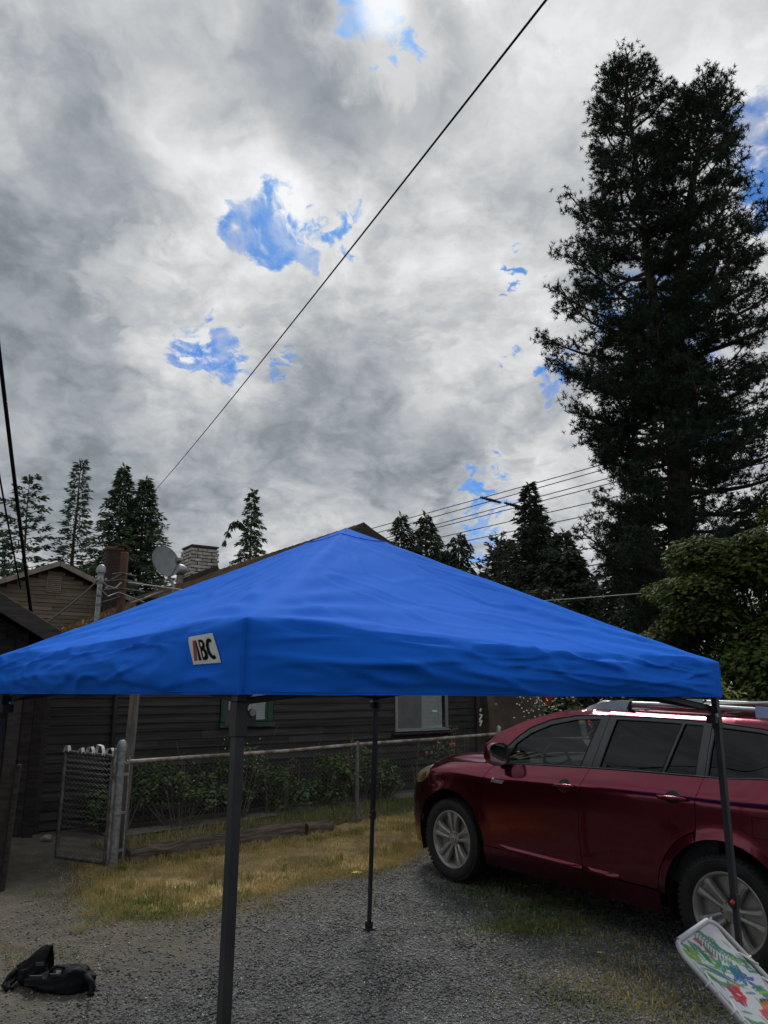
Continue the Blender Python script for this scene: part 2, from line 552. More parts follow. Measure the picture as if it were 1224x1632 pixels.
# packed dirt lies to the left, along the lawn edge and in worn patches
edge = nt.math('ADD', nt.math('MULTIPLY', sp.outputs[0], -0.75), nt.math('ADD', nt.math('MULTIPLY', sp.outputs[1], 0.42), nt.math('MULTIPLY', n1, 1.5)))
f1 = nt.sstep(edge, 3.75, 4.75)
f2 = nt.math('MULTIPLY', nt.sstep(n1, 0.56, 0.70), 0.5)
col = nt.mix(nt.math('MAXIMUM', f1, f2), grav, dirt)
far = nt.sstep(sp.outputs[1], 13.0, 16.0)
col = nt.mix(far, col, nt.mix(n2, (0.05, 0.07, 0.022), (0.12, 0.11, 0.05)))
nt.l.new(col, b.inputs['Base Color']); b.inputs['Roughness'].default_value = 0.9
bn = nt.node('ShaderNodeBump'); bn.inputs['Strength'].default_value = 0.8; bn.inputs['Distance'].default_value = 0.012
nt.l.new(nt.math('ADD', nt.voronoi(O, 55.0, 0), nt.math('MULTIPLY', n2, 0.8)), bn.inputs['Height']); nt.l.new(bn.outputs[0], b.inputs['Normal'])
M_ground = m
g = MB().grid(np.stack([X, Y, Z], 2)).build('ground', M_ground, smooth=True)
tag(g, kind='structure')


def fill_poly(poly, step, lift):
    """a sheet following the ground inside a polygon"""
    P = np.array(poly)
    pts = [Vector(p) for p in poly]
    n = len(pts)
    x0, y0 = P.min(0); x1, y1 = P.max(0)
    gx, gy = np.meshgrid(np.arange(x0, x1, step), np.arange(y0, y1, step))
    gx = gx.ravel(); gy = gy.ravel()
    k = in_poly(gx, gy, poly)
    pts += [Vector((a, c)) for a, c in zip(gx[k], gy[k])]
    V, E_, F, *_ = delaunay_2d_cdt(pts, [(i, (i + 1) % n) for i in range(n)], [list(range(n))], 1, 1e-5)
    V = np.array([(p.x, p.y) for p in V])
    mb = MB()
    mb.add(np.column_stack([V, gh(V[:, 0], V[:, 1]) + lift]), [tuple(f) for f in F])
    return mb


def rough_edge(poly, amp=0.10, step=0.05):
    out = []
    for i in range(len(poly)):
        a = np.array(poly[i]); c = np.array(poly[(i + 1) % len(poly)])
        k = max(1, int(np.linalg.norm(c - a) / step))
        for j in range(k):
            p = a + (c - a) * j / k
            out.append(tuple(p[q] + amp * (nz(p[0] * 3, p[1] * 3, 0, 1 + q) + .8 * nz(p[0] * 9, p[1] * 9, 0, 4 + q) + .5 * nz(p[0] * 22, p[1] * 22, 0, 7 + q)) for q in (0, 1)))
    return out


M_lawn = pm('lawn_soil', (0.26, 0.19, 0.088), (0.50, 0.36, 0.155), rough=0.95, scale=3.5, bump=0.6, bscale=60)
tag(fill_poly(rough_edge(LAWN), 0.15, 0.006).build('lawn', M_lawn, smooth=True), kind='structure')
VERGE = [(-2.70, 8.68), (-0.42, 10.66), (1.75, 12.55), (1.2, 12.75), (0.55, 12.45), (-0.50, 11.75), (-1.85, 10.62), (-2.9, 9.75), (-3.4, 9.3)]
M_verge = pm('verge_soil', (0.05, 0.055, 0.022), (0.12, 0.10, 0.05), rough=0.95, scale=4, bump=0.5)
tag(fill_poly(rough_edge(VERGE, 0.04), 0.2, 0.006).build('grass_verge', M_verge, smooth=True), kind='structure')
PATH = [(-3.3, 9.62), (-1.86, 10.66), (-0.50, 11.79), (0.60, 12.50), (1.3, 12.95), (1.05, 13.15), (0.3, 12.72), (-0.75, 12.0), (-2.1, 10.92), (-3.5, 9.9)]
M_path = pm('path_concrete', (0.15, 0.145, 0.13), (0.25, 0.24, 0.22), rough=0.9, scale=7, bump=0.4)
tag(fill_poly(PATH, 0.25, 0.02).build('path', M_path, smooth=True), kind='structure')


# ------------------------------------------------------------------ gravel (uncountable)
def stones(n, sampler, size, seed):
    r = np.random.default_rng(seed)
    x, y = sampler(r, n)
    n = len(x)
    s_ = size[0] + (size[1] - size[0]) * r.random(n) ** 2.2
    base = np.array([(1, 0, 0), (-1, 0, 0), (0, 1, 0), (0, -1, 0), (0, 0, 1), (0, 0, -1)], float)
    faces = np.array([(0, 2, 4), (2, 1, 4), (1, 3, 4), (3, 0, 4), (2, 0, 5), (1, 2, 5), (3, 1, 5), (0, 3, 5)])
    V = base[None] * (0.6 + 0.6 * r.random((n, 6, 1))) + 0.28 * (r.random((n, 6, 3)) - 0.5)
    V *= np.stack([np.ones(n), 0.6 + 0.4 * r.random(n), 0.4 + 0.4 * r.random(n)], 1)[:, None]
    a = r.random(n) * 6.283
    c, q = np.cos(a), np.sin(a)
    Rm = np.zeros((n, 3, 3)); Rm[:, 0, 0] = c; Rm[:, 0, 1] = -q; Rm[:, 1, 0] = q; Rm[:, 1, 1] = c; Rm[:, 2, 2] = 1
    tl = (r.random((n, 2)) - 0.5) * 0.9
    T = np.tile(np.eye(3), (n, 1, 1)); T[:, 0, 2] = tl[:, 0]; T[:, 2, 0] = -tl[:, 0]; T[:, 1, 2] = tl[:, 1]; T[:, 2, 1] = -tl[:, 1]
    V = np.einsum('nij,nkj->nki', T @ Rm, V) * (s_ / 2)[:, None, None]
    V += np.stack([x, y, gh(x, y) + s_ * 0.10], 1)[:, None]
    F = faces[None] + (np.arange(n) * 6)[:, None, None]
    mb = MB()
    mb.add(V.reshape(-1, 3), F.reshape(-1, 3), tone=np.repeat(np.clip(r.gamma(1.3, 0.17, n), 0, 1), 6))
    return mb


def samp_gravel(r, n):
    x = r.uniform(-3.2, 3.6, n); y = 4.3 + 5.6 * r.random(n) ** 1.15
    nzv = np.sin(x * 2.3 + 1.1) * np.sin(y * 2.9) * 0.35 + np.sin(x * 5.1) * np.sin(y * 4.3 + x) * 0.2
    e = -0.75 * x + 0.42 * y
    k = 1.0 - 0.80 * np.clip((e - 3.0 + nzv) / 1.0, 0, 1)
    k *= np.where(in_poly(x, y, LAWN_IN), 0.0, np.where(in_poly(x, y, LAWN), .45, 1.0))
    k *= 1 - 0.55 * np.exp(-(((x + 1.1) / 0.55) ** 2 + ((y - 7.0) / 0.28) ** 2))
    keep = r.random(n) < k
    return x[keep], y[keep]


M_gravel = pm('gravel', (0.034, 0.035, 0.035), (0.50, 0.50, 0.48), rough=0.85, scale=3, tone=True)
tag(stones(165000, samp_gravel, (0.008, 0.031), 3).build('gravel', M_gravel, tone=True), label='grey crushed gravel covering the driveway', kind='stuff')


# ------------------------------------------------------------------ grass
def blades(x, y, z, h, wd, tone, seed, lean=0.6):
    r = np.random.default_rng(seed)
    n = len(x)
    a = r.random(n) * 6.283
    dx, dy = np.cos(a), np.sin(a)
    ln = lean * r.random(n) * h
    la = r.random(n) * 6.283
    lx, ly = np.cos(la) * ln, np.sin(la) * ln
    V = np.zeros((n, 5, 3))
    V[:, 0] = np.stack([x - dx * wd / 2, y - dy * wd / 2, z], 1)
    V[:, 1] = np.stack([x + dx * wd / 2, y + dy * wd / 2, z], 1)
    V[:, 2] = np.stack([x - dx * wd * .35 + lx * .35, y - dy * wd * .35 + ly * .35, z + h * .6], 1)
    V[:, 3] = np.stack([x + dx * wd * .35 + lx * .35, y + dy * wd * .35 + ly * .35, z + h * .6], 1)
    V[:, 4] = np.stack([x + lx, y + ly, z + h * (1 - 0.25 * lean * r.random(n))], 1)
    F = np.array([(0, 1, 3), (0, 3, 2), (2, 3, 4)])[None] + (np.arange(n) * 5)[:, None, None]
    mb = MB()
    mb.add(V.reshape(-1, 3), F.reshape(-1, 3), tone=np.repeat(tone, 5))
    return mb


M_grass = pm('grass', (0.62, 0.47, 0.205), (0.075, 0.150, 0.028), rough=0.7, scale=2.0, tone=True, transl=0.25)


def sample_in(poly, n, seed):
    r = np.random.default_rng(seed)
    P = np.array(poly)
    x = r.uniform(P[:, 0].min(), P[:, 0].max(), n); y = r.uniform(P[:, 1].min(), P[:, 1].max(), n)
    k = in_poly(x, y, poly)
    return x[k], y[k], r


gx, gy, r = sample_in(rough_edge(LAWN, 0.16), 130000, 21)
gr = np.exp(-(((gx + 2.05) / 0.42) ** 2 + ((gy - 7.2) / 0.40) ** 2)) * .95 + 0.42 * np.clip((gx - 0.05) / 0.5, 0, 1) + 0.75 * np.clip(np.sin(gx * 3.1 + 1) * np.sin(gy * 3.7 + gx * 2) - 0.30, 0, 1)
gr += 0.45 * np.clip(1 - np.abs((gy - 8.55) - 0.863 * (gx + 2.72)) / 0.25, 0, 1)
keep = r.random(len(gx)) < 0.15 + 0.8 * (np.sin(gx * 5 + gy) * np.sin(gy * 6 + gx) * .5 + .5) ** 1.3 + 0.4 * gr
gx, gy, gr = gx[keep], gy[keep], gr[keep]
tone = np.clip(gr * 0.8 + r.normal(-0.03, 0.16, len(gx)), 0, 1)
hh = r.uniform(0.02, 0.06, len(gx)) * (1 + 0.9 * np.clip(gr, 0, 1))
tag(blades(gx, gy, gh(gx, gy) + .004, hh, 0.006, tone, 22, 1.1).build('dry_grass', M_grass, tone=True), label='short straw coloured grass of the dry lawn', kind='stuff')

# thin fringe where the lawn peters out
bp = np.array(rough_edge(LAWN, .1))
bp = bp[(bp[:, 1] < 8.6 + .0 * bp[:, 0]) | (bp[:, 0] > 0)]
bp = bp[bp[:, 1] < 10.2]
r = np.random.default_rng(26)
q = bp[r.integers(0, len(bp), 26000)] + r.normal(0, 1, (26000, 2)) * (.05 + .17 * r.random((26000, 1)) ** 2)
gq = np.exp(-(((q[:, 0] + 1.95) / .6) ** 2 + ((q[:, 1] - 7.0) / .5) ** 2))
tag(blades(q[:, 0], q[:, 1], gh(q[:, 0], q[:, 1]), r.uniform(.012, .045, len(q)), .006, np.clip(gq * .75 + r.normal(.08, .2, len(q)), 0, 1), 27, 1.3).build('grass_fringe', M_grass, tone=True), label='thin scattered grass where the lawn meets the gravel', kind='stuff')

# taller tufts along the timber edging and the lawn edge
tx, ty, th, tt = [], [], [], []
for i in range(150):
    q = rnd.random()
    px, py = -2.7 + 2.6 * q, 8.50 + 2.24 * q * 0.84
    px += rnd.gauss(0, .06); py += rnd.gauss(-0.20, .08)
    k = rnd.randint(16, 44); hb = rnd.uniform(.03, .12)
    tx += [px + rnd.gauss(0, .035) for _ in range(k)]; ty += [py + rnd.gauss(0, .035) for _ in range(k)]
    th += [hb * rnd.uniform(.5, 1.1) for _ in range(k)]; g_ = rnd.choice([0, .1, .2, .55]); tt += [max(0, g_ + rnd.gauss(0, .12)) for _ in range(k)]
for i in range(150):
    px, py = rnd.choice([(rnd.gauss(-2.0, .35), rnd.gauss(7.25, .28)), (rnd.uniform(0.1, 1.0), rnd.uniform(9.0, 10.4)), (rnd.uniform(-2.6, .2), 0)])
    if py == 0: py = 8.0 + 0.6 * (px + 1.2) + rnd.uniform(0, .5)
    k = rnd.randint(12, 34); hb = rnd.uniform(.04, .13)
    tx += [px + rnd.gauss(0, .04) for _ in range(k)]; ty += [py + rnd.gauss(0, .04) for _ in range(k)]
    th += [hb * rnd.uniform(.5, 1.1) for _ in range(k)]; g_ = rnd.choice([.1, .35, .7]); tt += [max(0, g_ + rnd.gauss(0, .12)) for _ in range(k)]
tx, ty, th, tt = map(np.array, (tx, ty, th, tt))
tag(blades(tx, ty, gh(tx, ty), th, 0.007, np.clip(tt, 0, 1), 23, 0.8).build('grass_tufts', M_grass, tone=True), label='longer yellow and green tufts along the timber edging', kind='stuff')

gx, gy, r = sample_in(VERGE, 22000, 24)
tag(blades(gx, gy, gh(gx, gy) + .004, r.uniform(.04, .13, len(gx)), .007, np.clip(r.normal(.70, .22, len(gx)) - .5 * np.exp(-((gx + 2.5) / .5) ** 2), 0, 1), 25, 0.9).build('verge_grass', M_grass, tone=True),
    label='green grass strip between the wire fence and the path', kind='stuff')

# weeds and moss creeping into the gravel along the car and at the near right
WEEDS = [((0.75, 8.05), .30, .10, 260), ((1.05, 7.55), .22, .14, 700), ((1.30, 7.10), .26, .12, 1000), ((1.45, 6.72), .26, .10, 800), ((1.12, 6.52), .20, .09, 1100), ((1.75, 6.3), .30, .16, 360), ((1.65, 5.75), .35, .2, 420),
         ((1.45, 5.25), .35, .2, 600), ((1.75, 5.15), .3, .25, 600), ((1.2, 5.5), .3, .2, 240), ((-0.85, 7.9), .18, .10, 160), ((-1.0, 6.95), .3, .1, 160), ((0.85, 6.9), .35, .3, 240), ((-2.6, 5.9), .3, .15, 260), ((-.28, 8.02), .07, .05, 120)]
wx, wy, wt = [], [], []
r = np.random.default_rng(31)
for (c0, c1), sx, sy, k in WEEDS:
    wx.append(r.normal(c0, sx, k)); wy.append(r.normal(c1, sy, k))
    base = 1.05 if 6.4 < c1 < 8.1 and c0 > 0.7 else 0.5
    wt.append(np.clip(r.normal(base, .2, k), 0, 1))
wx, wy, wt = map(np.concatenate, (wx, wy, wt))
tag(blades(wx, wy, gh(wx, wy) + .004, r.uniform(.015, .05, len(wx)), .009, wt, 32, 1.3).build('weeds', M_grass, tone=True), label='low weeds creeping over the gravel beside the car', kind='stuff')


# ------------------------------------------------------------------ house with the windows
UH = 34.45
house = thing('house', 'dark weathered wooden house with lap siding and mossy shingle roof behind the wire fence', 'house', (0.29, 13.03, 0.0), R(UH))
PKX, PKZ, SL = -1.0, 4.52, 0.46
XL, XR, YB = -5.62, 1.78, 13.0
W1 = (-3.11, -2.45, 1.35, 2.20)          # clear opening of the window behind the near pole
W2 = (-0.06, 1.03, 1.14, 2.15)


def roof_z(x): return PKZ - SL * abs(x - PKX)


# backing walls
mb = MB()
prof = [(XL, 0.02), (XR, 0.02), (XR, roof_z(XR) - .16), (PKX, PKZ - .16), (XL, roof_z(XL) - .16)]


def xz(y0):
    return lambda V: np.stack([V[:, 0], V[:, 2], V[:, 1]], 1)


mb.prism(prof[::-1], 0.09, YB, lambda V: np.stack([V[:, 0], V[:, 2], V[:, 1]], 1))
mb.build('wall', M_trim_dark, house)
# lap siding, one object per board
bw = MB()
bw.add([(0, 0.0, 0), (1, 0.0, 0), (1, -.024, 0.002), (0, -.024, 0.002), (0, 0, .128), (1, 0, .128), (1, -.007, .128), (0, -.007, .128)],
       [(3, 2, 1, 0)[::-1], (3, 2, 6, 7), (4, 5, 6, 7)[::-1], (0, 3, 7, 4), (1, 5, 6, 2), (0, 4, 5, 1)])
proto = bw.build('board', M_siding, house)
board_me = proto.data
bpy.data.objects.remove(proto)


def add_board(parent, me, x0, x1, y, z, name='board', tilt=0.0):
    if x1 - x0 < 0.04: return
    o = bpy.data.objects.new(name, me)
    COL.objects.link(o)
    o.parent = parent
    o.location = (x0, y + rnd.uniform(-.003, .003), z)
    o.rotation_euler = (0, tilt + rnd.uniform(-.0016, .0016), 0)
    o.scale = (x1 - x0, 1, 1)


ROW = 0.115
k = 0
while True:
    z0 = 0.10 + ROW * k
    k += 1
    if z0 > PKZ - 0.3: break
    half_top = (PKZ - 0.18 - z0 - .06) / SL
    a, c = max(XL + .09, PKX - half_top), min(XR - .09, PKX + half_top)
    cuts = [(a, c)]
    for wx0, wx1, wz0, wz1 in (W1, W2):
        mgn = .105 if wx0 < -1 else .03
        if wz0 - .10 < z0 + .10 and z0 < wz1 + .08:
            nc = []
            for p, q in cuts:
                if q <= wx0 - mgn or p >= wx1 + mgn: nc.append((p, q)); continue
                if p < wx0 - mgn: nc.append((p, wx0 - mgn))
                if q > wx1 + mgn: nc.append((wx1 + mgn, q))
            cuts = nc
    for p, q in cuts:
        while q - p > 3.3:
            s_ = p + rnd.uniform(1.4, 3.0)
            add_board(house, board_me, p, s_ - .003, 0.085, z0)
            p = s_
        add_board(house, board_me, p, q, 0.085, z0)
for xc in (XL + .04, XR - .04):
    MB().box((xc, .055, (roof_z(xc) - .16) / 2), (.09, .085, roof_z(xc) - .2), bev=.006).build('corner_board', M_trim_dark, house)
MB().tube([(-4.72, .035, .15), (-4.72, .035, 2.75)], .028, 8).build('downspout', M_trim_dark, house, smooth=True)
# side wall boards (left and right faces, seen only from aside): joined courses
sw = MB()
for xs_, sg in ((XL, -1), (XR, 1)):
    zz = .1
    while zz < roof_z(xs_) - .3:
        sw.add([(xs_, .12, zz), (xs_, YB, zz), (xs_ + sg * .024, YB, zz), (xs_ + sg * .024, .12, zz), (xs_, .12, zz + .118), (xs_, YB, zz + .118), (xs_ + sg * .007, YB, zz + .118), (xs_ + sg * .007, .12, zz + .118)],
               [(0, 1, 2, 3), (3, 2, 6, 7), (0, 3, 7, 4), (1, 5, 6, 2)])
        zz += .16
tag(sw.build('siding', M_siding, house), kind='stuff')

# roof
rf = MB()
for sgn, xe in ((-1, -6.05), (1, 2.15)):
    ze = roof_z(xe)
    P = [(PKX, -.34, PKZ - .03), (PKX, YB + .3, PKZ - .03), (xe, YB + .3, ze - .03), (xe, -.34, ze - .03)]
    Q = [(x, y, z - .10) for x, y, z in P]
    rf.add(P + Q, [(0, 1, 2, 3), (7, 6, 5, 4), (3, 2, 6, 7), (0, 3, 7, 4), (1, 5, 6, 2)])
roof = rf.build('roof', M_trim_dark, house)
sh = MB()
sq = math.sqrt(1 + SL * SL)
for sgn, L in ((-1, 5.08), (1, 3.18)):
    nrow = int(L * sq / .15)
    for i in range(nrow + 1):
        d0 = i * .15 / sq; d1 = min(L, (i + 1) * .15 / sq + .02)
        yv = -.345 + (.15 if i % 2 else 0) - rnd.random() * .1
        while yv < YB + .3:
            y2 = yv + .30
            y0 = max(yv + .006, -.345); yy = min(y2, YB + .3)
            if yy - y0 > .02:
                up = .028 + rnd.random() * .008
                xa, xb = PKX + sgn * d0, PKX + sgn * (d1 + rnd.uniform(-.01, .01))
                za, zb = PKZ - SL * d0 - .012, PKZ - SL * d1 + up - .028
                sh.add([(xa, y0, za - .03), (xa, yy, za - .03), (xb, yy, zb - .03), (xb, y0, zb - .03), (xa, y0, za), (xa, yy, za), (xb, yy, zb), (xb, y0, zb)],
                       [(4, 5, 6, 7) if sgn < 0 else (7, 6, 5, 4), (3, 2, 6, 7), (0, 3, 7, 4), (1, 5, 6, 2)], tone=rnd.random() * .9)
            yv = y2
for i in range(int((YB + .64) / .28)):
    y0 = -.345 + i * .28
    sh.add([(PKX - .13, y0, PKZ - .055), (PKX, y0, PKZ + .012), (PKX + .13, y0, PKZ - .055), (PKX - .13, y0 + .30, PKZ - .065), (PKX, y0 + .30, PKZ + .002), (PKX + .13, y0 + .30, PKZ - .065)],
           [(0, 3, 4, 1), (1, 4, 5, 2), (0, 1, 2)], tone=rnd.random() * .6)
tag(sh.build('shingles', M_shingle, roof, tone=True), kind='stuff')
for sgn, xe in ((-1, -6.07), (1, 2.17)):
    ze = roof_z(xe)
    mb = MB()
    d = np.array([xe - PKX, 0, ze - PKZ]); L = np.linalg.norm(d); d /= L
    rot = basis(d, (0, 1, 0), np.cross(d, (0, 1, 0)))
    mb.box(np.array([PKX, -.375, PKZ - .12]) + d * L / 2 + np.array([0, 0, .0]), (L, .03, .17), rot, bev=.004)
    mb.build('rake_board', M_trim_dark, roof)
# litter on the lower roof
n = 4200
lx = PKX - 5.0 + np.abs(rng.normal(0, .8, n)); ly = rng.uniform(-.3, 6.0, n) ** 1.0
lz = PKZ - SL * np.abs(lx - PKX) + rng.uniform(.0, .07, n) * np.clip(1.6 - (lx + 6), .2, 1.4)
a = rng.random(n) * 6.283; ll = rng.uniform(.04, .14, n)
dx, dy, dz = np.cos(a) * ll, np.sin(a) * ll, rng.normal(0, .025, n)
V = np.stack([np.stack([lx, ly, lz], 1), np.stack([lx + dx, ly + dy, lz + dz], 1), np.stack([lx + dx * .5 - dy * .16, ly + dy * .5 + dx * .16, lz + dz * .5 + .012], 1)], 1)
lit = MB().add(V.reshape(-1, 3), np.arange(3 * n).reshape(n, 3), tone=np.repeat(rng.random(n), 3))
tag(lit.build('leaf_litter', M_litter, roof, tone=True), kind='stuff')
# a low roof vent
mb = MB()
vx, vy = -4.22, .62
mb.box((vx, vy, roof_z(vx) + .04), (.22, .30, .12), rotz(0))
mb.build('roof_vent', M_trim_dark, roof)
mb = MB()
th = math.atan(SL)
rot = np.array([[math.cos(th), 0, -math.sin(th)], [0, 1, 0], [math.sin(th), 0, math.cos(th)]])
mb.box((vx, vy, roof_z(vx) + .115), (.40, .46, .035), rot, bev=.012)
mb.build('vent_cap', M_galv_dull, roof)

# white washed brick chimney on the roof: every brick its own object
cx, cy = PKX - .40, 6.10
chim = MB()
CZ0, CZ1 = 3.95, 5.00
chim.box((cx, cy, (CZ0 + CZ1) / 2), (.60, .60, CZ1 - CZ0))
chimney = chim.build('chimney', M_mortar_dark, house)
bk = MB().box((0, 0, 0), (.205, .09, .062), bev=.008)
bo = bk.build('brick', M_brick_pale, chimney); brick_me = bo.data; bpy.data.objects.remove(bo)
nr = int((CZ1 - CZ0) / .078)
for r_ in range(nr):
    z = CZ0 + .04 + r_ * .078
    for side in range(4):
        for j in range(3):
            o = bpy.data.objects.new('brick', brick_me); COL.objects.link(o); o.parent = chimney
            off = -.215 + .215 * j + (.05 if r_ % 2 else -.05)
            dd = .275 + rnd.uniform(0, .010)
            a = side * math.pi / 2
            o.location = (cx + off * math.cos(a) - (-dd) * math.sin(a) * -1, cy + off * math.sin(a) - dd * math.cos(a), z)
            o.location.x = cx + off * math.cos(a) + dd * math.sin(a)
            o.rotation_euler = (rnd.uniform(-.02, .02), rnd.uniform(-.02, .02), a)
            sc_ = 1.0
            if abs(off) > .25: sc_ = 0.8
            o.scale = (sc_, 1, 1)
MB().box((cx, cy, CZ1 + .02), (.66, .66, .045), bev=.01).build('chimney_cap', M_mortar_dark, chimney)
MB().box((cx - .02, cy, roof_z(cx) + .03), (.78, .76, .16), rot).build('flashing', M_trim_dark, chimney)


# windows: frame mesh with sash, pane, blind below it
def window_part(parent, x0, x1, z0, z1, mat, trim, split, blind_part, dark_part):
    mb = MB()
    tw = trim
    yb = .066
    mb.box(((x0 + x1) / 2, yb, z1 + tw / 2), (x1 - x0 + 2 * tw, .045, tw), bev=.005)
    mb.box(((x0 + x1) / 2, yb - .02, z0 - tw / 2), (x1 - x0 + 2 * tw + .04, .075, tw * .8), bev=.006)
    for xx in (x0 - tw / 2, x1 + tw / 2):
        mb.box((xx, yb, (z0 + z1) / 2), (tw - .002, .043, z1 - z0 + tw * .02), bev=.005)
    f = mb.build('window', mat, parent)
    sb = MB()
    e = .028
    for xx in (x0 + e / 2, x1 - e / 2, x0 + (x1 - x0) * split):
        sb.box((xx, .066, (z0 + z1) / 2), (e, .016, z1 - z0 - .004), bev=.004)
    for zz in (z0 + e / 2, z1 - e / 2):
        sb.box(((x0 + x1) / 2, .067, zz), (x1 - x0 - .004, .014, e), bev=.004)
    sb.build('sash', M_alu if trim < .05 else M_green_trim, f)
    MB().box(((x0 + x1) / 2, .068, (z0 + z1) / 2), (x1 - x0 - .03, .003, z1 - z0 - .03)).build('pane', M_winglass, f)
    bl = MB()
    xa = x0 + (x1 - x0) * blind_part[0] + .02; xb = x0 + (x1 - x0) * blind_part[1] - .02
    zz = z0 + .05
    rt = np.array([[1, 0, 0], [0, math.cos(1.2), -math.sin(1.2)], [0, math.sin(1.2), math.cos(1.2)]])
    while zz < z1 - .03:
        bl.box(((xa + xb) / 2, .0805, zz), (xb - xa, .021, .0016), rt); zz += .0225
    bl.box(((xa + xb) / 2, .078, z0 + .034), (xb - xa, .010, .012))
    tag(bl.build('blind', M_blind, f), kind='stuff')
    if dark_part:
        xa = x0 + (x1 - x0) * dark_part[0] + .02; xb = x0 + (x1 - x0) * dark_part[1] - .012
        MB().box(((xa + xb) / 2, .062, (z0 + z1) / 2), (xb - xa, .002, z1 - z0 - .06)).build('insect_screen', M_screen, f)
    return f


window_part(house, *W1, M_green_trim, .09, .46, (0.0, 1.0), None)
w2 = window_part(house, *W2, M_alu, .026, .50, (0.50, .88), (0.0, .50))
MB().box((.90, .075, 1.64), (.07, .006, .98)).build('window_film', M_white, w2)
MB().box((.76, .060, 1.44), (.11, .012, .03), bev=.006).build('latch', M_white, w2)
MB().box((W2[0] + .54, .02, 1.085), (1.30, .06, .035), bev=.005).build('window_sill', M_trim_dark, w2)

# small fittings on the house wall under the tent edge
t_ = thing('meter_cover', 'cream flat cover plate high on the house wall left of the wooden post', 'cover plate', (-3.94, 10.15, 1.83), R(UH))
MB().box((0, -.06, .03), (.30, .07, .13), bev=.01).build('cover', M_cream, t_)
MB().box((0, -.03, .12), (.06, .04, .06)).build('conduit', M_galv_dull, t_)
t_ = thing('wall_lamp', 'pale bracket lamp on the house wall beside the cream plate', 'wall lamp', (-3.63, 10.36, 1.83), R(UH))
MB().box((0, -.05, .05), (.27, .06, .10), bev=.012).build('lamp_body', M_white, t_)
MB().lathe([(.012, 0), (.014, .07), (.010, .11)], 8, origin=(0, -.09, -.08)).build('lamp_switch', M_black, t_)
t_ = thing('wall_ornament', 'white zigzag ornament hanging at the right corner of the dark house', 'ornament', (1.70, 13.88, 1.2), R(UH))
mb = MB()
for i, (x0, z0, x1, z1) in enumerate([(0, -.02, .04, .06), (.04, .06, -.01, .05), (-.01, .08, .05, .16), (.05, .16, .0, .17), (.01, .23, .03, .27)]):
    mb.box(((x0 + x1) / 2, -.03, (z0 + z1) / 2), (.026, .012, math.hypot(x1 - x0, z1 - z0) + .015), basis((math.cos(math.atan2(x1 - x0, z1 - z0)), 0, -math.sin(math.atan2(x1 - x0, z1 - z0))), (0, 1, 0), (math.sin(math.atan2(x1 - x0, z1 - z0)), 0, math.cos(math.atan2(x1 - x0, z1 - z0)))))
mb.build('ribbon', M_white, t_)
MB().tube([(.02, -.03, .28), (.02, -.03, .9)], .003, 5).build('cord', M_wire, t_)

# ------------------------------------------------------------------ satellite dish
sdish = thing('satellite_dish', 'grey satellite dish on a bent arm standing on the mossy shingle roof', 'satellite dish', (-3.26, 11.5, 3.24))
c = np.array([-.15, -.02, .50])
fac = np.array([0.66, -0.66, 0.36]); fac /= np.linalg.norm(fac)
xa = np.cross((0, 0, 1), fac); xa /= np.linalg.norm(xa); ya = np.cross(fac, xa)
Bm = basis(xa, ya, fac)
prof = []
for i in range(9):
    q = i / 8 * .262
    prof.append((q, .55 * q * q))
prof2 = prof + [(.267, prof[-1][1] + .006), (.267, prof[-1][1] - .004)] + [(q, h - .012) for q, h in prof[::-1]]
mb = MB().lathe(prof2, 36)
mb.v[0] = (mb.v[0] * np.array([.86, 1.0, 1.0])) @ Bm.T + c
M_dish = pm('dish_grey', (0.16, 0.17, 0.18), (0.21, 0.22, 0.23), rough=0.55, scale=4)
mb.build('dish', M_dish, sdish, smooth=True, angle=40)
MB().tube([(0, .05, -.06), (0, .03, .12), (-.08, .02, .30), c - fac * .04], .022, 10).build('mount_arm', M_galv, sdish, smooth=True, angle=50)
MB().tube([c - ya * .27 + fac * .04, c - ya * .30 + fac * .15, c - ya * .20 + fac * .36], .012, 8).build('feed_arm', M_galv, sdish)
MB().box(c - ya * .17 + fac * .38, (.07, .07, .10), Bm, bev=.012).build('feed_horn', M_galv_dull, sdish)
MB().box((0, .05, -.03), (.16, .20, .02)).build('base_plate', M_galv_dull, sdish)
t_ = thing('turbine_vent', 'small round metal vent on the roof between satellite dish and pale chimney', 'roof vent', (-4.10, 14.9, 3.86))
MB().lathe([(.07, 0), (.07, .18), (.10, .19)], 12).build('stack', M_galv_dull, t_)
MB().lathe([(.06, .19), (.13, .23), (.15, .29), (.11, .36), (.03, .40)], 14).build('vent_head', M_galv, t_, smooth=True)

# ------------------------------------------------------------------ service mast, rusty post
mast = thing('service_mast', 'grey pipe mast with rounded weather cap at the house eave', 'mast', (-3.87, 10.13, 2.62))
MB().tube([(0, 0, -.05), (0, 0, .70)], .034, 14).build('pipe', M_galv, mast, smooth=True, angle=50)
MB().lathe([(.036, .60), (.046, .62), (.046, .66), (.038, .67), (.040, .74), (.060, .75), (.063, .79), (.054, .83), (.03, .86), (0, .87)], 16).build('weather_cap', M_galv, mast, smooth=True, angle=40)
mb = MB()
for z in (.30, .42): mb.lathe([(.042, z), (.042, z + .03)], 14)
mb.build('clamp', M_galv_dull, mast)
post = thing('rusty_post', 'rusty brown steel post carrying wire brackets beside the service mast', 'post', (-3.69, 10.49, 2.78))
MB().box((0, 0, .44), (.085, .085, 1.0), bev=.008).build('shaft', M_rust, post)
mb = MB()
for z, l_ in ((.52, .30), (.40, .34), (.62, .2)):
    mb.tube([(-l_ * .7, -.05, z), (0, -.055, z + .02), (l_, -.05, z - .03)], .008, 7)
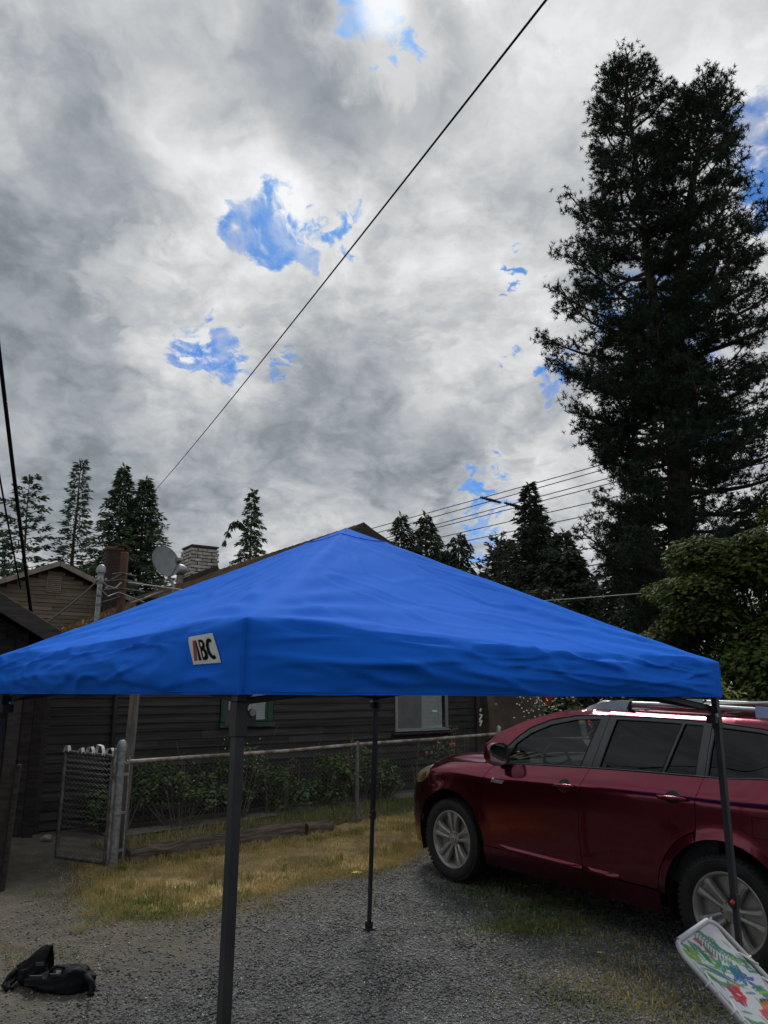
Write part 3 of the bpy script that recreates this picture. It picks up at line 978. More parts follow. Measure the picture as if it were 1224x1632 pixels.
mb.tube([(.0, -.06, .62), (-.18, -.06, .52)], .010, 6); mb.tube([(.0, -.06, .30), (-.25, -.06, .22)], .010, 6)
mb.build('bracket', M_galv_dull, post)
mb = MB()
for x, z in ((-.22, .54), (.27, .40), (-.2, .42), (.2, .53)): mb.lathe([(.012, z - .02), (.018, z), (.012, z + .02)], 10, origin=(x, -.05, 0))
mb.build('insulator', M_cable, post, smooth=True)

# ------------------------------------------------------------------ neighbouring house, brown
nb = thing('neighbour_house', 'lighter brown gabled house standing behind the dark shed at left', 'house', (-8.39, 19.0, 0.3), R(UH))
NP, NS = 4.66, 0.43
nxl, nxr = -4.6, 2.0
mb = MB()
mb.prism([(nxl, 0), (nxl, NP - NS * 4.6 - .12), (0, NP - .12), (nxr, NP - NS * 2.0 - .12), (nxr, 0)], 0.03, 8, lambda V: np.stack([V[:, 0], V[:, 2], V[:, 1]], 1))
mb.build('wall', M_trim_dark, nb)
mb = MB()
z = .3
while z < NP - .2:
    hw = (NP - .16 - z - .09) / NS
    x = max(nxl, -hw); xe = min(nxr, hw)
    while x < xe - .05:
        x2 = min(xe, x + rnd.uniform(1.2, 3.2))
        y = rnd.uniform(-.004, .004)
        mb.add([(x, .03, z), (x2 - .004, .03, z), (x2 - .004, -.022 + y, z), (x, -.022 + y, z), (x, .03, z + .112), (x2 - .004, .03, z + .112), (x2 - .004, .0 + y, z + .112), (x, .0 + y, z + .112)],
               [(0, 1, 2, 3), (3, 2, 6, 7), (7, 6, 5, 4), (0, 3, 7, 4), (1, 5, 6, 2)], tone=rnd.random())
        x = x2
    z += .098
tag(mb.build('siding', M_siding_nb, nb, tone=True), kind='stuff')
mb = MB()
for sg, L in ((-1, 5.0), (1, 2.35)):
    P = [(0, -.28, NP), (0, 8.2, NP), (sg * L, 8.2, NP - NS * L), (sg * L, -.28, NP - NS * L)]
    Q = [(x, y, z - .09) for x, y, z in P]
    mb.add(P + Q, [(0, 1, 2, 3), (7, 6, 5, 4), (3, 2, 6, 7), (0, 3, 7, 4), (1, 5, 6, 2)])
nroof = mb.build('roof', M_trim_dark, nb)
M_fascia = pm('fascia_nb', (0.20, 0.17, 0.14), (0.28, 0.24, 0.20), rough=0.8)
for sg, L in ((-1, 5.02), (1, 2.37)):
    d = np.array([sg * L, 0, -NS * L]); LL = np.linalg.norm(d); d /= LL
    MB().box(np.array([0, -.295, NP - .05]) + d * LL / 2, (LL, .025, .12), basis(d, (0, 1, 0), np.cross(d, (0, 1, 0)))).build('rake_board', M_fascia, nroof)
mb = MB()
mb.box((-.05, -.035, 4.10), (.34, .02, .42)); vent = mb.build('gable_vent', M_fascia, nb)
mb = MB()
for i in range(8): mb.box((-.05, -.06, 3.93 + i * .049), (.30, .03, .008), np.array([[1, 0, 0], [0, .8, .6], [0, -.6, .8]]))
mb.build('louvre', M_fascia, vent)
cb = MB(); ci = MB()
bx0, by0 = 1.28, -.32
ci.box((bx0, by0, 2.6), (.36, .36, 4.9))
nch = ci.build('chimney', M_mortar_red, nb)
for i in range(66):
    z = .2 + i * .075
    for side in range(4):
        for j in range(2 + (i % 2)):
            off = (j - .5 * (1 + i % 2)) * .165
            a = side * math.pi / 2
            dd = .178
            c_ = np.array([bx0 + off * math.cos(a) + dd * math.sin(a), by0 + off * math.sin(a) - dd * math.cos(a) * 1.0, z])
            wl = .15 if not (i % 2 and j in (0, 2)) else .07
            if i % 2 and j in (0, 2): c_ -= np.array([math.cos(a), math.sin(a), 0]) * np.sign(off) * .045
            cb.box(c_, (wl, .03, .062), rotz(a))
            cb.tone[-1] = np.full(8, rnd.random())
tag(cb.build('bricks', M_brick_red, nch, tone=True), kind='stuff')
MB().box((bx0, by0, 5.09), (.44, .42, .08), bev=.015).build('chimney_cap', M_rust, nch)
mb = MB()
pp = [(.15 * math.cos(q), .15 * math.sin(q)) for q in np.linspace(0, math.pi, 10)]; pp += [(.12 * math.cos(q), .12 * math.sin(q)) for q in np.linspace(math.pi, 0, 10)]
mb.prism(pp, -.25, .25, lambda V: np.stack([V[:, 0] * 1.2 + bx0 + .16, V[:, 2] + by0, V[:, 1] * .6 + 5.10], 1))
mb.build('clay_cowl', M_rust, nch)

# ------------------------------------------------------------------ dark shed at the left edge
shed = thing('shed', 'dark low wooden shed cut off by the left picture edge', 'shed', (-3.56, 7.56, 0.0), R(UH))
mb = MB()
SZ = lambda x: 2.62 - .50 * (x + .18)          # roof height over local x
mb.prism([(-3.2, -.05), (-3.2, 2.6), (-1.75, 3.35), (0, 2.36), (0, -.05)], .03, 1.7, lambda V: np.stack([V[:, 0], V[:, 2], V[:, 1]], 1))
mb.build('wall', M_trim_dark, shed)
proto = MB().add([(0, 0.0, 0), (1, 0.0, 0), (1, -.024, 0.002), (0, -.024, 0.002), (0, 0, .17), (1, 0, .17), (1, -.007, .17), (0, -.007, .17)],
                 [(0, 1, 2, 3), (3, 2, 6, 7), (7, 6, 5, 4), (0, 3, 7, 4), (1, 5, 6, 2), (0, 4, 5, 1)]).build('board', M_siding_shed, shed)
sb_me = proto.data; bpy.data.objects.remove(proto)
for i in range(20):
    z = -.02 + i * .155
    xe = -.115
    if z > 2.2: xe = min(xe, -(z + .17 - 2.36) / .57)
    xs_ = -3.2 if z < 2.3 else -3.2 + max(0, (z + .17 - 2.5)) * 2.2
    if xe - xs_ > .2: add_board(shed, sb_me, xs_, xe, .028, z)
MB().box((-.055, -.005, 1.17), (.11, .06, 2.40), bev=.006).build('corner_board', M_trim_dark, shed)
mb = MB()
for sg, L in ((1, 2.0), (-1, 1.9)):
    P = [(-1.75, -.47, 3.524), (-1.75, 1.9, 3.524), (-1.75 + sg * L, 1.9, 3.524 - .587 * L), (-1.75 + sg * L, -.47, 3.524 - .587 * L)]
    Q = [(x, y, z - .07) for x, y, z in P]
    mb.add(P + Q, [(0, 1, 2, 3), (7, 6, 5, 4), (3, 2, 6, 7), (0, 3, 7, 4), (1, 5, 6, 2)])
sroof = mb.build('roof', M_tar, shed)
for sg, L in ((1, 2.0), (-1, 1.9)):
    d = np.array([sg * L, 0, -.587 * L]); LL = np.linalg.norm(d); d /= LL
    MB().box(np.array([-1.75, -.487, 3.44]) + d * LL / 2, (LL, .028, .15), basis(d, (0, 1, 0), np.cross(d, (0, 1, 0))), bev=.004).build('rake_board', M_siding_shed, sroof)
pl = thing('leaning_plank', 'narrow weathered plank standing upright against the shed corner', 'plank', (-3.515, 7.545, 0.0))
MB().box((0, -.02, .56), (.036, .03, 1.14), np.array([[.999, 0, .03], [0, 1, 0], [-.03, 0, .999]]), bev=.004).build('plank', M_siding_shed, pl)

# dark planks added to stand in for the shaded passage between shed and house
pg = thing('gap_planks', 'tall dark planks standing in for the shaded gap between shed and house', 'gate', (-5.5, 9.72, .07))
for i in range(9):
    MB().box((.07 + i * .137, rnd.uniform(-.006, .006), 1.05 + rnd.uniform(-.01, .02)), (.128, .022, 2.1), bev=.003).build('plank', M_siding_shed, pg)
MB().box((.62, .03, .5), (1.24, .04, .09)).build('rail', M_trim_dark, pg)
MB().box((.62, .03, 1.6), (1.24, .04, .09)).build('rail', M_trim_dark, pg)


# ------------------------------------------------------------------ unseen house added behind the photographer to darken reflections and block low sky
hb = thing('unseen_house', 'unseen low brown house added behind the photographer to darken reflections', 'house', (0.5, -5.0, -.16))
mb = MB(); mb.box((0, -4, 1.5), (20, 8, 3.0)); mb.prism([(-8.4, 0), (.4, 0), (-4, 2.2)], -10.3, 10.3, lambda V: np.stack([V[:, 2], V[:, 0], V[:, 1] + 3.0], 1))
mb.build('wall', M_siding_shed, hb)
mb = MB()
for y0, z0, y1, z1 in ((.75, 2.83, -4, 5.28), (-8.75, 2.83, -4, 5.28)):
    mb.add([(-10.6, y0, z0), (10.6, y0, z0), (10.6, y1, z1), (-10.6, y1, z1), (-10.6, y0, z0 + .12), (10.6, y0, z0 + .12), (10.6, y1, z1 + .12), (-10.6, y1, z1 + .12)], [(0, 1, 2, 3), (4, 5, 6, 7), (0, 1, 5, 4), (2, 3, 7, 6), (1, 2, 6, 5), (3, 0, 4, 7)])
mb.build('roof', M_tar, hb)
for x in (-6, -2.5, 3.5, 7):
    f_ = MB(); f_.box((x, .02, 1.7), (1.5, .06, 1.2), bev=.01)
    f_ = f_.build('window', M_green_trim, hb)
    MB().box((x, .055, 1.7), (1.3, .012, 1.0)).build('pane', M_winglass, f_)
MB().box((.5, .03, 1.05), (.95, .06, 2.1), bev=.01).build('door', M_green_trim, hb)


def rock(name, label, x, y, s_, seed, mat=M_stone, cat='stone'):
    mb = MB()
    a = np.linspace(0, math.pi, 7); b_ = np.linspace(0, 2 * math.pi, 11)[:-1]
    V = []
    for p in a:
        for q in b_:
            d = Vector((math.sin(p) * math.cos(q), math.sin(p) * math.sin(q), math.cos(p)))
            k_ = 1 + .35 * noise.noise(d * 1.6 + Vector((seed, seed * 2.1, 0)))
            V.append((d.x * s_[0] * k_, d.y * s_[1] * k_, d.z * s_[2] * k_ + s_[2] * .6))
    F = []
    for i in range(6):
        for j in range(10):
            F.append((i * 10 + j, (i + 1) * 10 + j, (i + 1) * 10 + (j + 1) % 10, i * 10 + (j + 1) % 10))
    mb.add(V, F)
    o = mb.build(name, mat, None, smooth=True, angle=50)
    o.location = (x, y, float(gz(y)))
    return tag(o, label, cat)


rock('stone', 'pale flat stone lying at the foot of the gap planks', -4.50, 9.45, (.10, .08, .05), 3.3)
rock('stone', 'small grey stone beside the left house corner', -4.02, 9.55, (.07, .06, .045), 5.1)

# ------------------------------------------------------------------ chain link fence, gate, posts
def chain_mesh(p0, p1, z0a, z0b, z1a, z1b, pitch=.062, rw=.0022):
    """woven diamonds between two posts"""
    p0 = np.array(p0, float); p1 = np.array(p1, float)
    L = np.linalg.norm(p1 - p0); d = (p1 - p0) / L
    nrm = np.array([-d[1], d[0]])
    mb = MB()
    nw = int(L / pitch)
    for i in range(nw):
        pts = []
        m_ = int((z1a - z0a) / (pitch * .5))
        for j in range(m_ + 1):
            s_ = (i + .5) * pitch + (pitch * .5 if (j % 2) else -pitch * .5) * 1.0
            s_ = min(max(s_, 0), L)
            f_ = s_ / L
            z0 = z0a + (z0b - z0a) * f_; z1 = z1a + (z1b - z1a) * f_
            q = p0 + d * s_ + nrm * (.004 if j % 2 else -.004)
            pts.append((q[0], q[1], z0 + (z1 - z0) * j / m_))
        mb.tube(pts, rw, 3, cap=False)
    return mb


fence = thing('chain_link_fence', 'waist high chain link fence with rusty rail and line post across the dry lawn', 'fence', (-0.36, 10.53, 0.09))
sh_ = (-0.36, 10.53, 0.09)
P0 = (-2.74, 8.42); P1 = (-0.36, 10.53); P2 = (1.84, 12.45); P3 = (5.6, 12.9)
M_rail = pm('rail_weathered', (0.16, 0.12, 0.10), (0.46, 0.43, 0.40), rough=0.6, metal=0.3, scale=7, stretch=(1, 1, 1), bump=0.3)
rail = MB()
rail.tube([(-2.76, 8.40, 1.07), (-2.0, 9.07, 1.075), (-1.2, 9.78, 1.075), P1 + (1.10,), (.7, 11.45, 1.105), P2 + (1.125,)], .021, 10)
rail.build('top_rail', M_rail, fence, smooth=True, angle=60, shift=sh_)
MB().tube([P2 + (1.06,), P3 + (1.02,)], .020, 10).build('top_rail', M_galv, fence, smooth=True, angle=60, shift=sh_)
tag(chain_mesh(P0, P1, .08, .12, 1.07, 1.09).build('chain_mesh', M_galv_dull, fence, shift=sh_), kind='stuff')
tag(chain_mesh(P1, P2, .12, .20, 1.09, 1.12).build('chain_mesh', M_galv_dull, fence, shift=sh_), kind='stuff')
tag(chain_mesh(P2, P3, .20, .20, 1.05, 1.01).build('chain_mesh', M_galv_dull, fence, shift=sh_), kind='stuff')
MB().tube([P1 + (.05,), P1 + (1.12,)], .026, 12).build('line_post', M_galv_dull, fence, smooth=True, angle=60, shift=sh_)
MB().tube([P2 + (.1,), P2 + (1.18,)], .036, 12).build('corner_post', M_galv, fence, smooth=True, angle=60, shift=sh_)
MB().lathe([(.042, 1.15), (.045, 1.19), (.036, 1.23), (.014, 1.25), (0, 1.255)], 12, origin=(P2[0], P2[1], 0)).build('post_cap', M_galv, fence, smooth=True, angle=40, shift=sh_)
MB().lathe([(.030, 1.09), (.032, 1.12), (.02, 1.14), (0, 1.145)], 12, origin=(P1[0], P1[1], 0)).build('post_cap', M_galv_dull, fence, smooth=True, angle=40, shift=sh_)
MB().tube([(-2.735, 8.425, .08), (-2.735, 8.425, 1.12)], .010, 6).build('tension_bar', M_galv, fence, shift=sh_)
gp = (-2.80, 8.34)
MB().tube([gp + (-.05,), gp + (1.20,)], .044, 14).build('gate_post', M_galv, fence, smooth=True, angle=60, shift=sh_)
MB().lathe([(.05, 1.18), (.054, 1.24), (.042, 1.27), (.038, 1.285), (.02, 1.30), (0, 1.302)], 14, origin=(gp[0], gp[1], 0)).build('post_cap', M_galv, fence, smooth=True, angle=40, shift=sh_)
mb = MB()
for z in (1.05, .93, .55, .18):
    mb.lathe([(.052, z), (.052, z + .028)], 14, origin=(gp[0], gp[1], 0)); mb.box((gp[0] + .055, gp[1] + .05, z + .014), (.05, .012, .026), rotz(.72))
mb.build('band', M_galv, fence, shift=sh_)

gate = thing('chain_link_gate', 'narrow chain link gate standing open on its galvanised hinge post', 'gate', (-2.88, 8.36, .03))
gsh = (-2.88, 8.36, .03)
ga = np.array([-2.895, 8.36]); ge = np.array([-3.49, 8.57])
mb = MB()
zb, zt = .075, 1.13
mb.tube([(*ga, zb), (*ga, zt)], .019, 10); mb.tube([(*ge, zb + .02), (*ge, zt + .03)], .019, 10)
mb.tube([(*ga, zb), (*ge, zb + .02)], .019, 10); mb.tube([(*ga, zt), (*ge, zt + .03)], .019, 10)
mb.build('gate_frame', M_galv_dull, gate, smooth=True, angle=60, shift=gsh)
MB().tube([(-2.855, 8.345, .06), (-2.855, 8.345, 1.19)], .024, 12).build('hinge_stile', M_rail, gate, smooth=True, angle=60, shift=gsh)
MB().lathe([(.028, 1.18), (.028, 1.205), (.012, 1.215), (0, 1.216)], 10, origin=(-2.855, 8.345, 0)).build('stile_cap', M_galv, gate, shift=gsh)
tag(chain_mesh(ga, ge, .09, .11, 1.12, 1.15, .055, .0026).build('chain_mesh', M_galv_dull, gate, shift=gsh), kind='stuff')
mb = MB()
for z in (.98, .62, .30): mb.box((-2.865, 8.35, z), (.10, .016, .03), rotz(-.3))
mb.build('hinge', M_galv, gate, shift=gsh)
for i, (f_, hgt, ln, ti) in enumerate([(.06, .06, .09, .5), (.27, .075, .09, -.4), (.47, .055, .075, .3), (.66, .035, .04, .7), (.96, .045, .05, .2)]):
    p = ga + (ge - ga) * f_
    dr = (ge - ga) / np.linalg.norm(ge - ga)
    z0 = zt + .018 + .03 * f_
    arc = [np.array([p[0] + dr[0] * q, p[1] + dr[1] * q, z0 + hh_]) for q, hh_ in ((-ln * .5, -.02), (-ln * .5 + .01, hgt * .6), (-ln * .2, hgt), (ln * .3, hgt * (1 - ti * .3)), (ln * .5, hgt * .5), (ln * .5 + .012, -.02))]
    hk = MB()
    V = []
    for q in arc:
        for s_ in (-.022, .022):
            V.append(q + np.array([-dr[1] * s_, dr[0] * s_, 0]))
    hk.add(V, [(2 * j, 2 * j + 1, 2 * j + 3, 2 * j + 2) for j in range(5)])
    o = hk.build('plastic_clip', M_white, None, shift=(p[0], p[1], z0))
    o.location = (p[0], p[1], z0)
    md = o.modifiers.new('thick', 'SOLIDIFY'); md.thickness = .006
    tag(o, ['white strap clip nearest the hinge on the gate top rail', 'tall white strap clip second from the gate hinge', 'white strap clip in the middle of the gate top rail', 'short white strap clip fourth from the gate hinge', 'white clip on the free corner of the open gate'][i], 'clip', 'white clips on the gate rail')

wp = thing('wooden_post', 'grey weathered square wooden post standing behind the gate post', 'post', (-2.83, 8.69, 0.0))
MB().box((.0, 0, 1.12), (.085, .085, 2.26), np.array([[.9995, 0, .022], [0, 1, 0], [-.022, 0, .9995]]), bev=.006).build('post_shaft', M_wood_grey, wp)
MB().box((.03, 0, 2.27), (.11, .11, .03)).build('post_top', M_wood_grey, wp)

# timber edging
def timber(label, p0, p1, wd, ht, seed):
    p0 = np.array(p0); p1 = np.array(p1)
    L = np.linalg.norm(p1 - p0)
    a = math.atan2(p1[1] - p0[1], p1[0] - p0[0])
    o = thing('timber_edging', label, 'timber', (p0[0], p0[1], float(gz(p0[1]))), a, 'old timbers edging the lawn')
    n = 26
    prof = [(-.5, 0), (-.5, .8), (-.38, 1), (-.1, 1.04), (.1, .93), (.36, 1), (.5, .85), (.5, 0)]
    P = np.zeros((n, len(prof), 3))
    for i in range(n):
        x = L * i / (n - 1)
        for j, (q, h) in enumerate(prof):
            e = 1 + .16 * nz(x * 3, j * 1.3, seed)
            P[i, j] = (x + (.02 * nz(j * 2.0, seed) if i in (0, n - 1) else 0), q * wd * e, h * ht * (1 + .22 * nz(x * 4, j * 2.2, seed + 4)) + (gz(p0[1] + (p1[1] - p0[1]) * i / (n - 1)) - gz(p0[1])) - .02)
    mb = MB().grid(P, True)
    mb.add(P[0], [tuple(range(len(prof)))[::-1]]); mb.add(P[-1], [tuple(range(len(prof)))])
    mb.build('beam', M_wood_tie, o, smooth=True, angle=35)


timber('long split old timber edging the lawn below the wire fence', (-2.70, 8.50), (-1.02, 9.86), .16, .17, 1)
timber('short rotten timber end lying right of the long edging', (-.98, 9.92), (-.68, 10.13), .18, .14, 7)

# ------------------------------------------------------------------ vegetation
M_bark = pm('bark', (0.035, 0.027, 0.022), (0.085, 0.066, 0.054), rough=0.9, scale=5, stretch=(3, 3, .6), bump=0.9, bscale=7, bstretch=(4, 4, .8))
M_fir = pm('needles_fir', (0.030, 0.056, 0.028), (0.075, 0.118, 0.055), rough=0.75, scale=0.6, tone=True, transl=0.08)
M_fir_dark = pm('needles_dark', (0.016, 0.030, 0.017), (0.042, 0.066, 0.032), rough=0.75, scale=0.6, tone=True, transl=0.06)
M_pine = pm('needles_pine', (0.010, 0.021, 0.015), (0.034, 0.056, 0.036), rough=0.8, spec=0.2, scale=0.5, tone=True, transl=0.05)
M_maple = pm('maple_leaf', (0.024, 0.060, 0.013), (0.115, 0.135, 0.028), rough=0.75, spec=0.2, scale=1.2, tone=True, transl=0.22)
M_shrub = pm('shrub_leaf', (0.050, 0.110, 0.032), (0.160, 0.215, 0.070), rough=0.55, scale=2, tone=True, transl=0.18)
M_twig = pm('twig', (0.10, 0.085, 0.06), (0.22, 0.19, 0.14), rough=0.9)
M_pink = pm('petal_pink', (0.52, 0.10, 0.17), (0.66, 0.20, 0.26), rough=0.6)
M_petal_white = pm('petal_white', (0.60, 0.60, 0.58), (0.75, 0.75, 0.72), rough=0.6)
M_yellow = pm('petal_yellow', (0.70, 0.48, 0.02), (0.80, 0.60, 0.05), rough=0.6)


def norm(v): return v / (np.linalg.norm(v, axis=-1, keepdims=True) + 1e-9)


def sprays(P, D, L, W, r, tone, fold=.25):
    """diamond shaped twigs of needles or leaves at P along D"""
    n = len(P)
    D = norm(D)
    S = norm(np.cross(D, r.normal(size=(n, 3))))
    N = np.cross(S, D)
    L = np.broadcast_to(L, (n,))[:, None]; W = np.broadcast_to(W, (n,))[:, None]
    V = np.stack([P, P + D * L * .45 + S * W * .5 + N * W * fold, P + D * L, P + D * L * .45 - S * W * .5 + N * W * fold], 1)
    F = np.array([(0, 1, 2), (0, 2, 3)])[None] + (np.arange(n) * 4)[:, None, None]
    return V.reshape(-1, 3), F.reshape(-1, 3), np.repeat(np.broadcast_to(tone, (n,)), 4)


def conifer(name, label, x, y, H, rad, seed, z0=.3, nb=150, spr=26, sl=.34, sw=.10, droop=.25, up=.15, mat=None, lean=(0, 0), bare=0.0, trunk=.16, group=None, ragged=.35, start=0.0):
    """rad(h) gives the crown radius, h = 0 at the tip and 1 at the ground"""
    r = np.random.default_rng(seed)
    root = thing(name, label, 'tree', (x, y, z0), 0, group)
    zs = np.linspace(0, H, 14)
    lx = lambda z: lean[0] * (z / H) ** 1.3; ly = lambda z: lean[1] * (z / H)
    MB().tube([(lx(z) + .02 * math.sin(z * 2 + seed), ly(z), z) for z in zs], np.maximum(.012, trunk * (1 - zs / H) ** .8), 8).build('trunk', M_bark, root, smooth=True)
    P, D, T = [], [], []
    lb = MB()
    for i in range(nb):
        h = start + (1 - start) * ((i + r.random()) / nb) ** .85
        if h > .98: continue
        z = H * (1 - h)
        a = i * 2.39996 + r.normal(0, .3)
        Lb = rad(h) * (1 - ragged * r.random()) + .05
        dirv = np.array([math.cos(a), math.sin(a), 0.])
        s_ = np.linspace(0, 1, 5)
        up_ = up * (1 - h * .7)
        pts = np.array([lx(z), ly(z), z]) + np.outer(s_ * Lb, dirv) + np.outer(Lb * (up_ * s_ - (droop * (.4 + h)) * s_ ** 2), [0, 0, 1])
        lb.tube(pts, np.linspace(.012 + .012 * Lb, .005, 5), 4, cap=False)
        k = max(6, int(2.3 * spr * (.35 + Lb / max(rad(1.0), .3))))
        q = bare + (1 - bare) * r.random(k) ** .8
        idx = np.minimum((q * 4).astype(int), 3); fr = q * 4 - idx
        p = pts[idx] * (1 - fr)[:, None] + pts[idx + 1] * fr[:, None]
        side = np.array([-dirv[1], dirv[0], 0])
        sg = r.choice([-1, 1], k)
        wid = Lb * .34 * (1.1 - q)
        p = p + side * (sg * wid * r.random(k))[:, None] + np.array([0, 0, 1.]) * (r.normal(0, .05, k) - droop * .10 * r.random(k))[:, None]
        d = dirv * .7 + side * (sg * .8)[:, None] + np.stack([r.normal(0, .25, k), r.normal(0, .25, k), r.normal(-droop * .9, .25, k)], 1)
        P.append(p); D.append(d); T.append(np.clip(.25 + .5 * q * r.random(k) + .15 * r.normal(size=k), 0, 1))
    kt = 10
    P.append(np.array([lx(H), ly(H), H]) - np.outer(r.random(kt) * H * .05, [0, 0, 1])); D.append(np.stack([r.normal(0, .5, kt), r.normal(0, .5, kt), np.full(kt, .9)], 1)); T.append(np.full(kt, .5))
    P, D, T = map(np.concatenate, (P, D, T))
    lb.build('limbs', M_bark, root)
    V, F, tn = sprays(P, D, .72 * sl * (.6 + .7 * r.random(len(P))), .55 * sw * (.7 + .6 * r.random(len(P))), r, T)
    tag(MB().add(V, F, tn).build('crown', mat or M_fir, root, tone=True), kind='stuff')
    return root


G1 = 'conifers beyond the houses'
conifer('sparse_tree', 'thin open-crowned tree with see-through foliage left of the spruce', -17.4, 36, 11.9, lambda h: 1.35 * min(1, (h * 5.5) ** .55) * (1 - .15 * h), 41, nb=110, spr=15, sl=.42, sw=.17, droop=.12, up=.45, bare=.35, lean=(-.35, 0), trunk=.15, group=G1)
conifer('sparse_tree', 'feathery half-hidden tree at the far left edge of the sky', -19.6, 37, 9.7, lambda h: 1.3 * min(1, (h * 5.5) ** .55), 42, nb=90, spr=13, sl=.42, sw=.17, droop=.12, up=.4, bare=.3, lean=(-.2, 0), trunk=.13, group=G1)
conifer('spruce_tree', 'slim pointed spruce with gaps between its layered branches', -16.07, 38, 13.3, lambda h: .12 + 2.9 * h ** .95, 43, nb=190, spr=18, sl=.46, sw=.15, droop=.16, up=.30, bare=.15, trunk=.20, group=G1, ragged=.5)
conifer('fir_tree', 'taller tip of the dense twin firs behind the brick chimney', -10.85, 30, 10.5, lambda h: .05 + 3.9 * h ** 1.0, 44, nb=260, spr=42, sl=.34, sw=.12, droop=.28, up=.25, trunk=.16, group=G1)
conifer('fir_tree', 'shorter right tip of the dense twin firs behind the satellite dish', -10.05, 30.4, 10.1, lambda h: .05 + 4.1 * h ** .95, 45, nb=280, spr=44, sl=.34, sw=.12, droop=.30, up=.25, trunk=.16, group=G1)
conifer('bushy_conifer', 'low bushy conifer between the slim spruce and the dense firs', -13.4, 33, 6.8, lambda h: .25 + 1.9 * h ** .7, 46, nb=130, spr=34, sl=.36, sw=.13, group=G1)
conifer('bushy_conifer', 'low bushy conifer peeping over the brown gabled house roof', -16.5, 33, 7.0, lambda h: .25 + 2.2 * h ** .7, 47, nb=130, spr=30, sl=.36, sw=.14, group=G1)
nod = conifer('weeping_conifer', 'small lone conifer with one long drooping side branch above the roof ridge', -8.18, 45, 13.5, lambda h: .12 + 2.5 * h ** .72, 48, nb=170, spr=36, sl=.42, sw=.15, droop=.55, up=.35, trunk=.16, group=G1, ragged=.55)
r = np.random.default_rng(5)
s_ = np.linspace(0, 1, 9)
arm = np.stack([-1.55 * s_ - .05, 0 * s_, 10.4 + 1.25 * np.sin(s_ * 2.6) - .75 * s_ ** 3], 1)
MB().tube(arm, np.linspace(.05, .015, 9), 5).build('drooping_branch', M_bark, nod)
pp = arm[r.integers(3, 9, 90)] + r.normal(0, .05, (90, 3))
V, F, tn = sprays(pp, np.stack([r.normal(-.1, .3, 90), r.normal(0, .3, 90), np.full(90, -1.)], 1), .45, .14, r, r.random(90) * .5)
tag(MB().add(V, F, tn).build('branch_needles', M_fir_dark, nod, tone=True), kind='stuff')
G2 = 'conifers right of the roof peak'
conifer('hemlock_tree', 'drooping hemlock with thin tip just right of the roof peak', .82, 34, 9.4, lambda h: .08 + 4.6 * h ** .9, 51, nb=190, spr=32, sl=.40, sw=.13, droop=.65, up=.4, mat=M_fir_dark, group=G2, ragged=.5)
conifer('hemlock_tree', 'thicker drooping hemlock second from the roof peak', 1.98, 34.5, 9.5, lambda h: .08 + 4.8 * h ** .85, 52, nb=210, spr=34, sl=.42, sw=.14, droop=.75, up=.4, mat=M_fir_dark, group=G2, ragged=.5)
conifer('hemlock_tree', 'lower broad hemlock with hanging twigs third from the roof peak', 3.45, 34, 8.4, lambda h: .2 + 3.6 * h ** .75, 53, nb=170, spr=34, sl=.42, sw=.14, droop=.75, up=.3, mat=M_fir_dark, group=G2, ragged=.5)
conifer('young_pine', 'small open pine with upturned tufts left of the pointed fir', 4.95, 32, 8.0, lambda h: .15 + 1.7 * h ** .6, 54, nb=90, spr=26, sl=.32, sw=.12, droop=-.1, up=.5, mat=M_fir_dark, bare=.35, group=G2)
conifer('fir_tree', 'pointed dark fir standing left of the huge twin-topped pine', 6.84, 34, 10.9, lambda h: .08 + 4.4 * h ** .95, 55, nb=260, spr=40, sl=.40, sw=.14, droop=.35, up=.3, mat=M_fir_dark, group=G2, ragged=.5)
conifer('fir_tree', 'bushy dark fir hiding behind the lower limbs of the huge pine', 8.8, 36, 9.0, lambda h: .2 + 3.0 * h ** .7, 56, nb=200, spr=40, sl=.42, sw=.16, droop=.4, mat=M_fir_dark, group=G2)
conifer('fir_tree', 'low wide fir filling the gap above the right tent edge', 6.0, 28, 5.2, lambda h: .5 + 2.6 * h ** .6, 57, nb=170, spr=44, sl=.36, sw=.14, droop=.4, mat=M_fir_dark, group=G2)
conifer('fir_tree', 'squat dark fir behind the red car roof at the pine foot', 9.6, 27, 5.4, lambda h: .5 + 2.8 * h ** .6, 58, nb=170, spr=44, sl=.36, sw=.14, droop=.4, mat=M_fir_dark, group=G2)

conifer('fir_tree', 'wide dark fir low behind the trunk of the huge pine', 11.5, 34, 9.6, lambda h: .3 + 3.9 * h ** .65, 59, nb=240, spr=44, sl=.46, sw=.18, droop=.4, mat=M_fir_dark, group=G2)
conifer('fir_tree', 'wide dark fir left of the foot of the huge pine', 7.6, 31, 7.2, lambda h: .3 + 3.4 * h ** .65, 60, nb=220, spr=44, sl=.44, sw=.18, droop=.4, mat=M_fir_dark, group=G2)

for i, (x, y, h_, lab) in enumerate([(-15, -17, 12, 'unseen tall dark conifer behind the photographer, far left one'), (-5, -19, 14, 'tallest unseen dark conifer behind the photographer'), (5, -17, 11, 'unseen dark conifer behind the photographer near the house middle'), (14, -18, 13, 'unseen tall dark conifer behind the photographer, far right one'), (22, -8, 12, 'unseen dark conifer beyond the right end of the back house'), (-20, -6, 12, 'unseen dark conifer beyond the left end of the back house')]):
    conifer('fir_tree', lab, x, y, h_, lambda h: .3 + 3.6 * h ** .8, 160 + i, z0=-.16, nb=150, spr=26, sl=.6, sw=.30, droop=.4, mat=M_fir_dark, group='unseen conifers added behind the photographer')  # unseen trees after outlines mirrored in the windows, added to darken reflections

